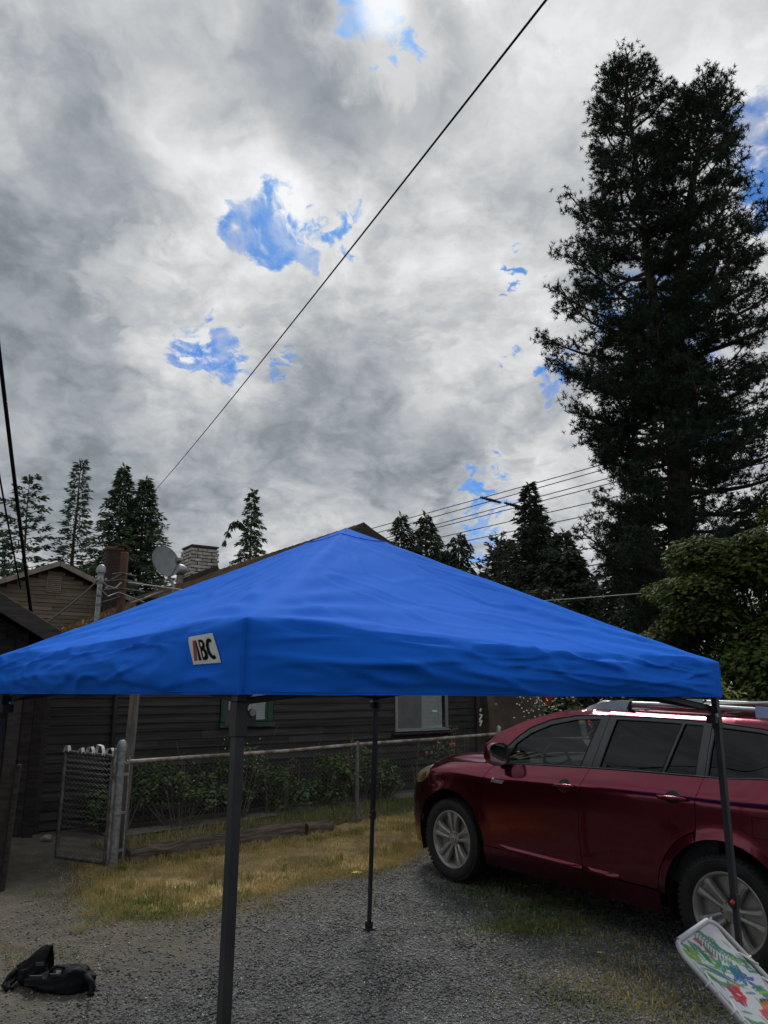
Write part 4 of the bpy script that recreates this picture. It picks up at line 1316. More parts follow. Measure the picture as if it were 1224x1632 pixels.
conifer('hemlock_tree', 'broad drooping hemlock filling the gap between the roof peak hemlocks', 2.75, 37, 8.2, lambda h: .3 + 4.4 * h ** .7, 181, nb=230, spr=36, sl=.44, sw=.16, droop=.7, up=.3, mat=M_fir_dark, group=G2, ragged=.5)
conifer('hemlock_tree', 'low spreading hemlock right of the roof peak group', 4.4, 36, 6.9, lambda h: .4 + 3.6 * h ** .65, 182, nb=200, spr=36, sl=.44, sw=.16, droop=.7, up=.3, mat=M_fir_dark, group=G2, ragged=.5)
conifer('fir_tree', 'ragged dark fir between the open pine and the pointed fir', 5.95, 36, 8.6, lambda h: .2 + 3.8 * h ** .75, 183, nb=220, spr=40, sl=.42, sw=.15, droop=.4, up=.3, mat=M_fir_dark, group=G2, ragged=.55)
conifer('fir_tree', 'tall ragged fir rising just left of the huge pine', 8.0, 38, 10.6, lambda h: .15 + 4.0 * h ** .8, 184, nb=240, spr=40, sl=.44, sw=.16, droop=.4, up=.3, mat=M_fir_dark, group=G2, ragged=.55)

# ---- the great pine with two leaders
PX, PY, PZ = 8.95, 23.0, .4
pine = thing('pine_tree', 'huge dark double-topped pine towering at the right of the picture', 'tree', (PX, PY, PZ))
r = np.random.default_rng(77)
mb = MB()
zz = np.linspace(0, 12, 9)
main = np.stack([.72 * (zz / 12) ** 1.0, 0 * zz, zz], 1)
mb.tube(main, .46 - .16 * zz / 12, 14)
zl = np.linspace(0, 1, 12)
fork_z = 7.6
lead_l = np.stack([.46 + -.55 * zl - .02 * np.sin(zl * 5), .15 * zl, fork_z + zl * (23.3 - fork_z)], 1)
lead_r = np.stack([.72 + 1.95 * zl ** 1.3, -.25 * zl, 12 + zl * (22.0 - 12)], 1)
mb.tube(lead_l, np.linspace(.24, .03, 12), 10)
mb.tube(lead_r, np.linspace(.30, .03, 12), 10)
mb.build('trunk', M_bark, pine, smooth=True)


def path_at(path, z):
    return np.array([np.interp(z, path[:, 2], path[:, 0]), np.interp(z, path[:, 2], path[:, 1]), z])


# crown outline: world height above ground -> reach to the left and right of the trunk
OL_Z = [3.6, 4.6, 5.6, 6.6, 7.8, 9.4, 11.2, 12.6, 14.0, 15.6, 17.0, 18.4, 20.0, 21.6, 23.0, 24.0]
OL_L = [2.2, 3.3, 3.6, 3.4, 2.9, 2.9, 3.8, 4.2, 4.1, 3.5, 3.3, 2.6, 2.15, 1.8, 1.4, .7]
OL_R = [1.8, 3.0, 3.8, 4.2, 4.4, 4.6, 4.8, 4.8, 4.6, 4.2, 3.7, 3.2, 2.4, 1.8, 1.4, .7]
limbs = MB()
TP, TD = [], []


def tuft_cluster(p, d, k, spread):
    for _ in range(k):
        TP.append(p + r.normal(0, spread, 3) * np.array([1, 1, .6]))
        TD.append(norm(d + r.normal(0, .45, 3) + np.array([0, 0, .45])))


def limb(start, a, L, rise, thick, dens=1.0):
    dirv = np.array([math.cos(a), math.sin(a), 0.])
    side = np.array([-dirv[1], dirv[0], 0])
    s_ = np.linspace(0, 1, 7)
    wob = .10 * L * np.sin(s_ * 4 + r.random() * 6)
    pts = start + np.outer(s_ * L, dirv) + np.outer(wob, side) + np.outer(L * (rise * s_ - .25 * s_ * (1 - s_) + .22 * s_ ** 3), [0, 0, 1.])
    limbs.tube(pts, np.linspace(thick, .018, 7), 5, cap=False)
    nsub = max(4, int(L * 4.6))
    for j in range(nsub):
        q = .22 + .78 * (j + r.random()) / nsub
        i0 = min(int(q * 6), 5); f_ = q * 6 - i0
        p = pts[i0] * (1 - f_) + pts[i0 + 1] * f_
        sg = 1 if (j % 2) else -1
        l2 = (.30 + .50 * (1 - q)) * min(1.3, .45 + L * .28) * (.6 + .7 * r.random())
        d2 = norm(dirv * .75 + side * sg * (.55 + .5 * r.random()) + np.array([0, 0, r.normal(.22, .28)]))
        e = p + d2 * l2 + np.array([0, 0, .10 * l2])
        limbs.tube([p, (p + e) / 2 + np.array([0, 0, -.03]), e], [.016, .012, .008], 3, cap=False)
        if r.random() < .88 * dens:
            tuft_cluster(e, d2, int(7 + 8 * r.random()), .155)
            if r.random() < .75: tuft_cluster(p * .4 + e * .6, d2, int(4 + 6 * r.random()), .155)
    tuft_cluster(pts[-1], norm(pts[-1] - pts[-2]), 6, .15)
    tuft_cluster(pts[-2], norm(pts[-1] - pts[-2]), 4, .18)


for path, z0, z1, nl, who in ((main, 3.0, 12.0, 94, 'm'), (lead_l, 8.6, 23.3, 88, 'l'), (lead_r, 12.0, 22.0, 76, 'r')):
    for i in range(nl):
        z = z0 + (z1 - z0) * (i + r.random()) / nl
        p = path_at(path, z)
        a = i * 2.39996 + r.normal(0, .25)
        cx_ = math.cos(a)
        # reach measured from the axis of the whole tree
        if cx_ < 0: reach = np.interp(z, OL_Z, OL_L) + (p[0] - .3)
        else: reach = np.interp(z, OL_Z, OL_R) - (p[0] - .3)
        depth = .5 * (np.interp(z, OL_Z, OL_L) + np.interp(z, OL_Z, OL_R)) * .85
        L = max(.5, abs(cx_) * reach + (1 - abs(cx_)) * depth) * (.62 + .40 * r.random()) * min(1.06, .94 + .30 * nz(z * .55, a * 1.1, 3) + .18 * nz(z * 1.6, a * 2, 9))
        if who == 'l' and cx_ > 0: L = min(L, 1.3 + .6 * r.random())
        if who == 'r' and cx_ < 0: L = min(L, 1.3 + .6 * r.random())
        topf = (z - 3) / 21
        if z > 19.5: L = min(L, (24.6 - z) * .48 + .35)
        rise = -.05 + .55 * topf ** 1.5
        if who != 'm' and path[-1, 2] - z < 3.2:
            q_ = path[-1, 2] - z
            L = min(1.75, .55 + .42 * q_) * (.8 + .4 * r.random()); rise = 1.0 - .12 * q_
        limb(p, a, L, rise, .03 + .020 * L * (1 - .4 * topf), 1.0 if z > 6.5 else .85)
        continue
        limb(p, a, L, -.05 + .55 * topf ** 1.5, .03 + .022 * L * (1 - .4 * topf), 1.0 if z > 6.5 else .85)
for path in (lead_l, lead_r):
    tuft_cluster(path[-1], np.array([0, 0, 1.]), 9, .12)
    for z in np.linspace(path[-1, 2] - 2.2, path[-1, 2] - .1, 10):
        for a in r.random(3) * 6.28:
            p = path_at(path, z)
            e = p + np.array([math.cos(a), math.sin(a), 1.1]) * (.25 + .3 * (path[-1, 2] - z) / 2.2)
            limbs.tube([p, e], [.016, .01], 3, cap=False)
            tuft_cluster(e, np.array([math.cos(a) * .4, math.sin(a) * .4, 1.]), 3, .10)
limbs.build('limbs', M_bark, pine)
TP = np.array(TP); TD = np.array(TD)
NN = 15
n = len(TP)
P = np.repeat(TP, NN, 0); D0 = np.repeat(TD, NN, 0)
D = norm(D0 * .55 + norm(r.normal(size=(n * NN, 3))) * .95)
P = P + D0 * (r.random(n * NN) * .12 - .06)[:, None]
S = norm(np.cross(D, r.normal(size=(n * NN, 3))))
L = (.11 + .09 * r.random(n * NN))[:, None]
V = np.stack([P - S * .0125, P + S * .0125, P + D * L], 1).reshape(-1, 3)
tn = np.repeat(np.clip(.25 + .4 * r.random(n * NN) + .2 * np.repeat(r.normal(size=n), NN), 0, 1), 3)
tag(MB().add(V, np.arange(len(V)).reshape(-1, 3), tn).build('crown', M_pine, pine, tone=True), kind='stuff')
print('pine tufts', n)


# ---- broadleaf helper: lobed leaves through a set of clumps
LEAF = np.array([(0, 0), (.22, .10), (.50, .02), (.36, .30), (.42, .58), (.16, .50), (0, 1.0), (-.16, .50), (-.42, .58), (-.36, .30), (-.50, .02), (-.22, .10)])


def leaves(P, N, size, r, tone, simple=False):
    """maple like leaves, drooping a little, facing N"""
    n = len(P)
    N = norm(N)
    T = norm(np.cross(N, r.normal(size=(n, 3))))
    B = np.cross(N, T)
    size = np.broadcast_to(size, (n,))[:, None]
    if simple:
        Q = np.array([(0, 0), (.32, .42), (0, 1.0), (-.32, .42)])
        tri = np.array([(0, 1, 2), (0, 2, 3)])
        lift = np.array([0, .08, 0, .08])
    else:
        Q = LEAF
        tri = np.array([(0, 1, 11), (1, 2, 3), (1, 3, 5), (3, 4, 5), (1, 5, 11), (5, 6, 7), (11, 5, 7), (11, 7, 9), (9, 7, 8), (11, 9, 10)])
        lift = -.18 * np.abs(Q[:, 0]) - .15 * Q[:, 1] ** 2
    m_ = len(Q)
    V = P[:, None] + T[:, None] * (Q[None, :, 0, None] * size[:, None]) + B[:, None] * (Q[None, :, 1, None] * size[:, None]) + N[:, None] * (lift[None, :, None] * size[:, None])
    F = tri[None] + (np.arange(n) * m_)[:, None, None]
    return V.reshape(-1, 3), F.reshape(-1, 3), np.repeat(np.broadcast_to(tone, (n,)), m_)


def clump_points(clumps, r, per):
    """points near the upper shells of ellipsoid clumps (x,y,z,rx,ry,rz)"""
    P, N, H = [], [], []
    for (x, y, z, a, b_, c_) in clumps:
        k = int(per * a * b_)
        d = norm(r.normal(size=(k, 3)))
        d[:, 2] = np.where(d[:, 2] < -.35, -d[:, 2], d[:, 2])
        rad = (.55 + .5 * r.random(k) ** .6)
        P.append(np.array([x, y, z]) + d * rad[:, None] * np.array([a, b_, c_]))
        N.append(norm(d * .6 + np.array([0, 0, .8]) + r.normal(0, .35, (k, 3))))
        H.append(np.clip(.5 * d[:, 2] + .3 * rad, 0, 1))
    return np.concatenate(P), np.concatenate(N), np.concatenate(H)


maple = thing('maple_tree', 'spreading green and bronze maple behind the red car at the right edge', 'tree', (6.6, 13.0, .2))
r = np.random.default_rng(91)
mb = MB()
mb.tube([(0, 0, -.2), (.05, 0, .7), (.0, .05, 1.3)], [.17, .14, .13], 10)
cl = []
for i in range(74):
    # tiers that overhang one another
    lev = i / 73
    z = .55 + 3.5 * lev
    reach = 2.75 * (1 - .62 * lev ** 1.6) * (.55 + .45 * r.random())
    a = i * 2.39996 + r.normal(0, .3)
    x, y = reach * math.cos(a), reach * math.sin(a) * .9
    if x > 0: z += .75 * lev * min(1, x)
    s_ = .42 + .30 * r.random()
    cl.append((x, y, z, s_ * 1.2, s_ * 1.15, s_ * .55))
    mb.tube([(0, .05, min(1.2, z * .6)), (x * .5, y * .5, z * .75 + .1), (x * .9, y * .9, z - .05)], [.05, .032, .012], 5)
mb.build('trunk', M_bark, maple, smooth=True)
P, N, H = clump_points(cl, r, 1900)
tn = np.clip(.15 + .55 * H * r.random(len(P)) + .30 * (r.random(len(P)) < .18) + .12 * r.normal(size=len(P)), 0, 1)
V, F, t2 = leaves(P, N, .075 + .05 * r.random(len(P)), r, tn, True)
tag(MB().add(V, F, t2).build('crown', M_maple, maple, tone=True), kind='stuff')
print('maple leaves', len(P))

# bright-leaved twig below the maple and the dark hedge beyond the car
def bush(name, label, x, y, z, clumps, per, size, mat, seed, cat='shrub', group=None, simple=True, stems=8, tone0=.2):
    root = thing(name, label, cat, (x, y, z), 0, group)
    r = np.random.default_rng(seed)
    mb = MB()
    for (cx_, cy_, cz_, a, b_, c_) in clumps[:max(stems, 1)]:
        for k in range(2):
            q = np.array([cx_ + r.normal(0, a * .4), cy_ + r.normal(0, b_ * .4), cz_ + c_ * .5])
            mb.tube([(q[0] * .3, q[1] * .3, -.02), (q[0] * .7 + r.normal(0, .03), q[1] * .7, q[2] * .55), q], [.010, .007, .004], 4)
    mb.build('stems', M_twig, root)
    P, N, H = clump_points(clumps, r, per)
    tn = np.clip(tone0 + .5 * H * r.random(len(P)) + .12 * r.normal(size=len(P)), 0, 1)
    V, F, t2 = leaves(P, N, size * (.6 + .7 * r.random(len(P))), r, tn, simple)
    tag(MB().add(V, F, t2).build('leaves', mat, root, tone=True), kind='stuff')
    return root


M_hedge = pm('hedge_leaf', (0.028, 0.045, 0.016), (0.12, 0.125, 0.035), rough=0.6, scale=1.5, tone=True, transl=0.15)
hedge_cl = [(i * .75 - 3.6, rnd.uniform(-.3, .3), .8 + .9 * (i % 2) + rnd.uniform(-.1, .2), .75, .6, .75) for i in range(11)]
bush('hedge', 'tangled olive green hedge seen between the tent edge and the car roof', 5.9, 16.6, .25, hedge_cl, 700, .10, M_hedge, 61, 'hedge', stems=11)
bush('shrub', 'dark leafy bush under the maple right of the tent corner pole', 5.2, 10.9, .12, [(0, 0, .9, .9, .6, .8), (.9, .2, 1.0, .8, .6, .8), (-.5, .2, .5, .6, .5, .5), (1.7, .2, .9, .8, .6, .8)], 650, .10, M_shrub, 62, stems=4, tone0=.05)
bush('bright_sapling', 'bright yellow-green sapling leaves against the shade right of the tent corner', 4.55, 10.2, .1, [(0, 0, 1.62, .20, .16, .14), (.14, 0, 1.50, .14, .12, .10), (-.1, 0, 1.78, .10, .1, .08)], 1500, .085, pm('sapling_leaf', (0.16, 0.20, 0.04), (0.30, 0.34, 0.08), rough=.5, tone=True, transl=.3), 63, 'sapling', stems=3)
hp = thing('hanging_pot', 'small red pot in the dark greenery behind the tent edge', 'flower pot', (3.30, 15.6, 1.50))
MB().lathe([(.09, 0), (.13, .20), (.145, .205), (.145, .24), (.12, .24), (.11, .2), (0, .19)], 14).build('pot', pm('pot_red', (.30, .035, .025), (.38, .06, .04), rough=.6), hp, smooth=True, angle=35)
mb = MB()
for a in (0, 2.1, 4.2): mb.tube([(.13 * math.cos(a), .13 * math.sin(a), .23), (0, 0, .75)], .004, 4)
mb.build('hanger', M_wire, hp)
MB().tube([(0, 0, .75), (0, .35, .8), (0, .4, -1.3)], .02, 6).build('crook', M_galv_dull, hp)
wb = bush('flowering_bush', 'white blossoming bush between brown tarpaulin and car windscreen', 2.72, 14.0, .2, [(0, 0, .62, .30, .25, .40), (.12, 0, 1.1, .22, .2, .30), (-.1, 0, 1.45, .18, .16, .2)], 700, .07, M_shrub, 64, stems=3, tone0=.0)
r = np.random.default_rng(8)
P = np.stack([r.normal(.02, .16, 60), r.normal(-.1, .10, 60), r.uniform(.85, 1.62, 60)], 1)
V, F, t2 = leaves(P, np.stack([r.normal(0, .4, 60), np.full(60, -.7), r.random(60)], 1), .045, r, .5, True)
tag(MB().add(V, F).build('blossoms', M_petal_white, wb), kind='stuff')

# tarpaulin covered stack right of the house
tarp = thing('tarpaulin', 'brown tarpaulin draped over a stack right of the dark house', 'tarpaulin', (2.55, 15.3, .22), R(20))
U, Vv = np.meshgrid(np.linspace(0, 1, 30), np.linspace(0, 1, 26), indexing='ij')
P = np.zeros((30, 26, 3))
P[:, :, 0] = -.60 + 1.25 * U
P[:, :, 1] = -.03 * np.sin(U * 19) * Vv - .06 * np.sin(U * 7 + 2) - .10 * (1 - Vv) + .03 * np.sin(Vv * 9 + U * 6)
P[:, :, 2] = 1.95 * Vv - .03 * np.sin(U * 6)
mb = MB().grid(P)
Q = P[:, -1][:, None] + np.linspace(0, 1, 8)[None, :, None] * np.array([0, .9, .06]); Q[:, :, 2] += .03 * np.sin(U[:, :8] * 11)
mb.grid(Q)
for sx in (0, -1):
    W_ = P[sx][None] + np.linspace(0, 1, 8)[:, None, None] * np.array([0, .9, 0])
    mb.grid(W_)
M_tarp = pm('tarp_brown', (.075, .055, .042), (.12, .09, .07), rough=.6, scale=3, bump=.2, bscale=14)
mb.build('sheet', M_tarp, tarp, smooth=True, angle=50)
MB().box((0, .45, .92), (1.1, .7, 1.8)).build('stack', M_trim_dark, tarp)
mb = MB()
for x, z in ((-.2, 1.55), (.05, 1.56), (.52, 1.25), (-.45, 1.3)): mb.lathe([(.018, -.004), (.03, 0), (.018, .004)], 10, axis='y', origin=(x, -.16, z))
mb.build('eyelet', M_galv, tarp)

# plants along the house wall; each one its own thing
WALLG = 'plants along the house wall'
u_ = np.array([math.cos(R(UH)), math.sin(R(UH))]); n_ = np.array([-u_[1], u_[0]])


def wall_pt(t, off):
    p = np.array([.29, 13.03]) + u_ * t - n_ * off
    return float(p[0]), float(p[1])


PLANTS = [(-4.70, .45, .62, .62, 'straggly weedy shrub behind the open gate', 71), (-3.95, .55, .95, .80, 'leafy shrub with pale twigs just right of the wooden post', 72), (-3.15, .50, .75, 1.00, 'tall bushy shrub dotted with pale flowers left of the near pole', 73),
          (-2.45, .55, .62, .62, 'low green shrub hidden behind the near tent pole', 74), (-1.75, .50, .80, .72, 'rounded green shrub just right of the near tent pole', 75), (-1.15, .45, .70, .82, 'green shrub with a tall wispy stem left of the line post', 76),
          (-.62, .40, .45, .50, 'small dark shrub with grey seed heads by the line post', 77)]
for (t, off, wd, ht, lab, sd_) in PLANTS:
    x, y = wall_pt(t, off)
    rr = random.Random(sd_)
    cl = [(rr.uniform(-.5, .5) * wd, rr.uniform(-.22, .22), ht * rr.uniform(.22, .82), .20 * wd + .06, .16, .18 * ht + .05) for _ in range(9)]
    cl.append((rr.uniform(-.15, .15), 0, ht * 1.02, .10, .09, .10))
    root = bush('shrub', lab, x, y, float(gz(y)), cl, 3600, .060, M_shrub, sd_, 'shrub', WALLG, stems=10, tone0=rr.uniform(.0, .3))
    r = np.random.default_rng(sd_)
    # thin dry stalks standing out of it
    mb = MB()
    for k in range(7):
        x0 = r.normal(0, wd * .35); h_ = ht * r.uniform(.8, 1.35)
        mb.tube([(x0, -.1, 0), (x0 + r.normal(0, .05), -.14, h_ * .6), (x0 + r.normal(0, .14), -.16, h_)], [.004, .0035, .002], 3)
    mb.build('stalks', M_twig, root)
    if sd_ in (72, 73, 76, 77):
        k = {72: 6, 73: 16, 76: 4, 77: 12}[sd_]
        P = np.stack([r.normal(0, wd * .3, k), r.normal(-.2, .06, k), ht * r.uniform(.35, 1.1, k)], 1)
        V, F, t2 = leaves(P, np.stack([r.normal(0, .4, k), np.full(k, -.8), r.random(k)], 1), .022, r, .5, True)
        tag(MB().add(V, F).build('flowers', M_petal_white, root), kind='stuff')
x, y = wall_pt(.30, .55)
rose = bush('rose_bush', 'rose bush with pink blooms beside the car bonnet', x, y, float(gz(y)), [(0, 0, .62, .24, .18, .14), (.18, 0, .72, .2, .16, .14), (-.2, 0, .55, .16, .14, .10), (.32, 0, .60, .16, .14, .12), (.30, 0, .95, .12, .1, .16)], 1500, .062, M_shrub, 81, 'rose bush', None, stems=5, tone0=.25)
mb = MB()
for (px_, pz_, s_) in ((.02, .80, .042), (.16, .90, .036), (.26, .78, .044), (-.16, .66, .03)):
    for k in range(7):
        a = k * .9
        d = np.array([math.cos(a) * .6, -.6, math.sin(a) * .6 + .3])
        V, F, _ = leaves(np.array([[px_, -.17, pz_]]) + d * s_ * .3, d[None], s_ * 1.2, r, .5, True)
        mb.add(V, F)
mb.build('blooms', M_pink, rose)
for i, (t, off, lab) in enumerate([(-.15, .6, 'thin bare stalk leaning left of the rose bush'), (.95, .5, 'tall wispy weed beside the right house corner')]):
    x, y = wall_pt(t, off)
    bush('weed', lab, x, y, float(gz(y)), [(0, 0, .35, .12, .1, .25), (.05, 0, .75, .08, .08, .25)], 1600 if i else 500, .045, M_shrub, 85 + i, 'weed', None, stems=2)

# dandelions in the weeds beside the car
DG = 'yellow dandelions by the car'
M_stem = pm('flower_stem', (.08, .12, .03), rough=.7)


def dandelion(x, y, lab, h=.06, group=DG):
    o = thing('dandelion', lab, 'flower', (x, y, float(gh(x, y))), 0, group)
    MB().tube([(0, 0, 0), (.004, 0, h * .6), (.0, 0, h)], .0025, 4).build('stem', M_stem, o)
    mb = MB()
    for k in range(9):
        a = k * .7
        mb.add([(0, 0, h), (.018 * math.cos(a - .25), .018 * math.sin(a - .25), h + .006), (.022 * math.cos(a), .022 * math.sin(a), h + .004), (.018 * math.cos(a + .25), .018 * math.sin(a + .25), h + .006)], [(0, 1, 2, 3)])
    mb.build('bloom', M_yellow, o)


dandelion(.99, 7.90, 'dandelion touching the rear of the front tyre', .07)
dandelion(1.26, 7.55, 'leftmost dandelion of the trio in the shade under the car', .05)
dandelion(1.32, 7.56, 'lowest dandelion of the trio in the shade under the car', .035)
dandelion(1.40, 7.54, 'rightmost dandelion of the trio in the shade under the car', .05)
dandelion(1.62, 7.10, 'lone dandelion deep in the shadow below the rear door', .045)
dandelion(1.55, 5.95, 'tiny yellow flower alone on the gravel left of the lounger', .03)

# a few loose things on the ground
def scrap(name, label, cat, x, y, pts, mat, seed):
    mb = MB()
    P = np.array(pts, float)
    P = np.column_stack([P, [.004 + .012 * abs(nz(a * 60, b_ * 60, seed)) for a, b_ in pts]])
    c_ = P.mean(0); c_[2] += .014
    n = len(P)
    mb.add(np.vstack([P, c_]), [(i, (i + 1) % n, n) for i in range(n)])
    o = mb.build(name, mat, None)
    o.location = (x, y, float(gh(x, y)) + .015)
    md = o.modifiers.new('thick', 'SOLIDIFY'); md.thickness = .002
    tag(o, label, cat)


scrap('paper_scrap', 'small white paper scrap on the dry lawn', 'litter', -1.98, 7.62, [(-.03, -.02), (.03, -.018), (.035, .02), (-.025, .026)], M_white, 1)
scrap('fallen_leaf', 'yellow fallen leaf on the lawn edge by the far tent leg', 'leaf', -.27, 8.06, [(-.06, -.01), (-.02, -.03), (.05, -.012), (.06, .008), (0, .028), (-.04, .014)], M_yellow, 2)
scrap('fallen_leaf', 'dry brown leaf on the straw left of the far tent leg', 'leaf', -.58, 8.35, [(-.04, -.01), (0, -.02), (.045, 0), (.0, .022)], M_rust, 3)
scrap('fallen_leaf', 'dry pale leaf on the gravel below the rear door of the car', 'leaf', 1.62, 6.45, [(-.05, -.014), (.05, -.012), (.03, .02)], M_litter, 4)

# ------------------------------------------------------------------ overhead wires
def wire(label, pts, rad, mat=M_wire, sag=0.0, group='power lines right of the roof', name='overhead_wire', cat='wire', n=16):
    P = sagline(pts[0], pts[1], sag, n) if len(pts) == 2 else np.array(pts, float)
    o = MB().tube(P, rad, 5, cap=False).build(name, mat, None, smooth=True, shift=P[0])
    o.location = P[0]
    return tag(o, label, cat, group)


for i, (a, b_) in enumerate([((-.39, 30, 8.22), (6.5, 24, 8.88)), ((-.10, 30, 8.06), (6.45, 24, 8.68)), ((.23, 30, 7.83), (6.47, 24, 8.36)), ((.26, 30, 7.72), (6.59, 24, 8.21)),
                             ((.69, 30, 7.44), (4.77, 26, 7.67)), ((1.30, 30, 7.23), (5.16, 26, 7.37)), ((4.35, 28, 6.41), (5.51, 26, 6.33)), ((4.17, 28, 5.81), (5.42, 26, 5.75))]):
    c0 = np.array([0, 0, 1.85])
    a = c0 + 1.38 * (np.array(a) - c0); b_ = c0 + 1.38 * (np.array(b_) - c0)
    e = (b_ - a)
    lo, hi = (.55, 1.2) if i < 4 else ((.5, 1.6) if i < 6 else (2.2, 2.6))
    lab = ['topmost power line right of the roof peak', 'second power line from the top carrying a spacer', 'third power line from the top carrying a spacer', 'fourth power line from the top', 'fifth power line from the top', 'sixth power line from the top',
           'seventh lower line crossing the dark fir', 'lowest thin line just above the tent crossing the dark fir'][i]
    o = wire(lab, [a - e * lo, b_ + e * hi], .022 if i != 7 else .03, M_wire if i < 6 else M_cable)
    if i in (1, 2):
        sp_ = c0 + 1.38 * (np.array([(3.98, 27, 8.64), (4.70, 26, 8.18)][i - 1]) - c0) - (a - e * lo)
        d_ = norm(e)
        mb = MB()
        q0 = sp_ - np.array([.55, .1, -.12]); q1 = sp_ + np.array([.55, .1, -.12])
        mb.tube([q0, sp_, q1], [.05, .085, .05], 8)
        for k in range(-2, 3): mb.lathe([(.05, -.03), (.11, 0), (.05, .03)], 8, axis='x', origin=sp_ + np.array([k * .22, k * .04, -k * .05]))
        mb.build('line_insulator', M_black, o)
wire('thin pale cable crossing the pine trunk above the tent', [(-1.5, 27.9, 4.6), (9.5, 12.6, 3.85)], .010, M_cable, .12)
GW = 'service cables at the left and overhead'
wire('single black cable rising from behind the twin firs to the top of the picture', [(-12.9, 38.2, 11.0), (3.9, -1.1, 6.75)], .0115, M_wire, .25, GW, n=40)
wire('thick black cable dropping from the left edge to the shed roof', [(-2.62, 3.7, 6.1), (-3.48, 7.4, 2.56)], .017, M_wire, .05, GW)
wire('thin black cable at the far left running down behind the shed', [(-2.9, 4.9, 4.25), (-4.15, 8.5, 2.95)], .009, M_wire, .04, GW)
wire('slanting black cable from the shed roof up to the grey mast', [(-3.33, 7.4, 2.46), (-3.87, 10.05, 3.26)], .010, M_wire, .02, GW)
wire('white cable sagging from the rusty post towards the pale chimney', [(-3.60, 10.43, 3.28), (-2.9, 11.5, 3.28), (-2.0, 12.1, 3.40)], .012, M_cable, 0, GW)
wire('pale looped cable between the grey mast and the rusty post', [(-3.86, 10.08, 3.28), (-3.80, 10.2, 3.20), (-3.74, 10.36, 3.19), (-3.68, 10.42, 3.28)], .012, M_cable, 0, GW)
wire('second pale cable hanging off the rusty post bracket', [(-3.86, 10.08, 3.16), (-3.78, 10.22, 3.06), (-3.70, 10.40, 3.14), (-3.4, 10.6, 3.02)], .009, M_cable, 0, GW)

# ------------------------------------------------------------------ pop-up canopy tent
TC = {'F': (-.05, 6.55), 'L': (-2.36, 4.63), 'N': (-.43, 2.33), 'R': (1.87, 4.25)}
ZB = {'F': 1.785, 'L': 1.81, 'N': 1.828, 'R': 1.795}
ZE = {'F': 2.01, 'L': 2.030, 'N': 2.058, 'R': 1.985}
APEX = np.array([-.225, 4.44, 2.79])
tent = thing('canopy_tent', 'blue pop-up canopy tent on dark legs filling the middle of the picture', 'tent', (-.24, 4.44, -.09))
tsh = np.array((-.24, 4.44, -.09))

m, nt, b = new_mat('tent_fabric')
t = nt.node('ShaderNodeTexCoord'); O = t.outputs['Object']
f = nt.noise(O, 1.3, 5, .6)
col = nt.mix(nt.sstep(f, .3, .7), (0.012, 0.155, 0.78), (0.016, 0.175, 0.84))
nt.l.new(col, b.inputs['Base Color']); b.inputs['Roughness'].default_value = .8; b.inputs['Specular IOR Level'].default_value = .05
b.inputs['Sheen Weight'].default_value = .0; b.inputs['Sheen Roughness'].default_value = .5
h1 = nt.noise(O, 3.0, 4, .5)
h2 = nt.noise(O, 11, 4, .55)
bn = nt.node('ShaderNodeBump'); bn.inputs['Strength'].default_value = .28; bn.inputs['Distance'].default_value = .05
nt.l.new(nt.math('ADD', nt.math('MULTIPLY', h1, .30), nt.math('MULTIPLY', h2, .09)), bn.inputs['Height']); nt.l.new(bn.outputs[0], b.inputs['Normal'])
tr = nt.node('ShaderNodeBsdfTranslucent'); nt.l.new(col, tr.inputs[0])
mx = nt.node('ShaderNodeMixShader'); mx.inputs[0].default_value = .10
nt.l.new(b.outputs[0], mx.inputs[1]); nt.l.new(tr.outputs[0], mx.inputs[2]); nt.l.new(mx.outputs[0], nt.n['Material Output'].inputs[0])
M_fabric = m

NU, NV, NR = 97, 26, 70


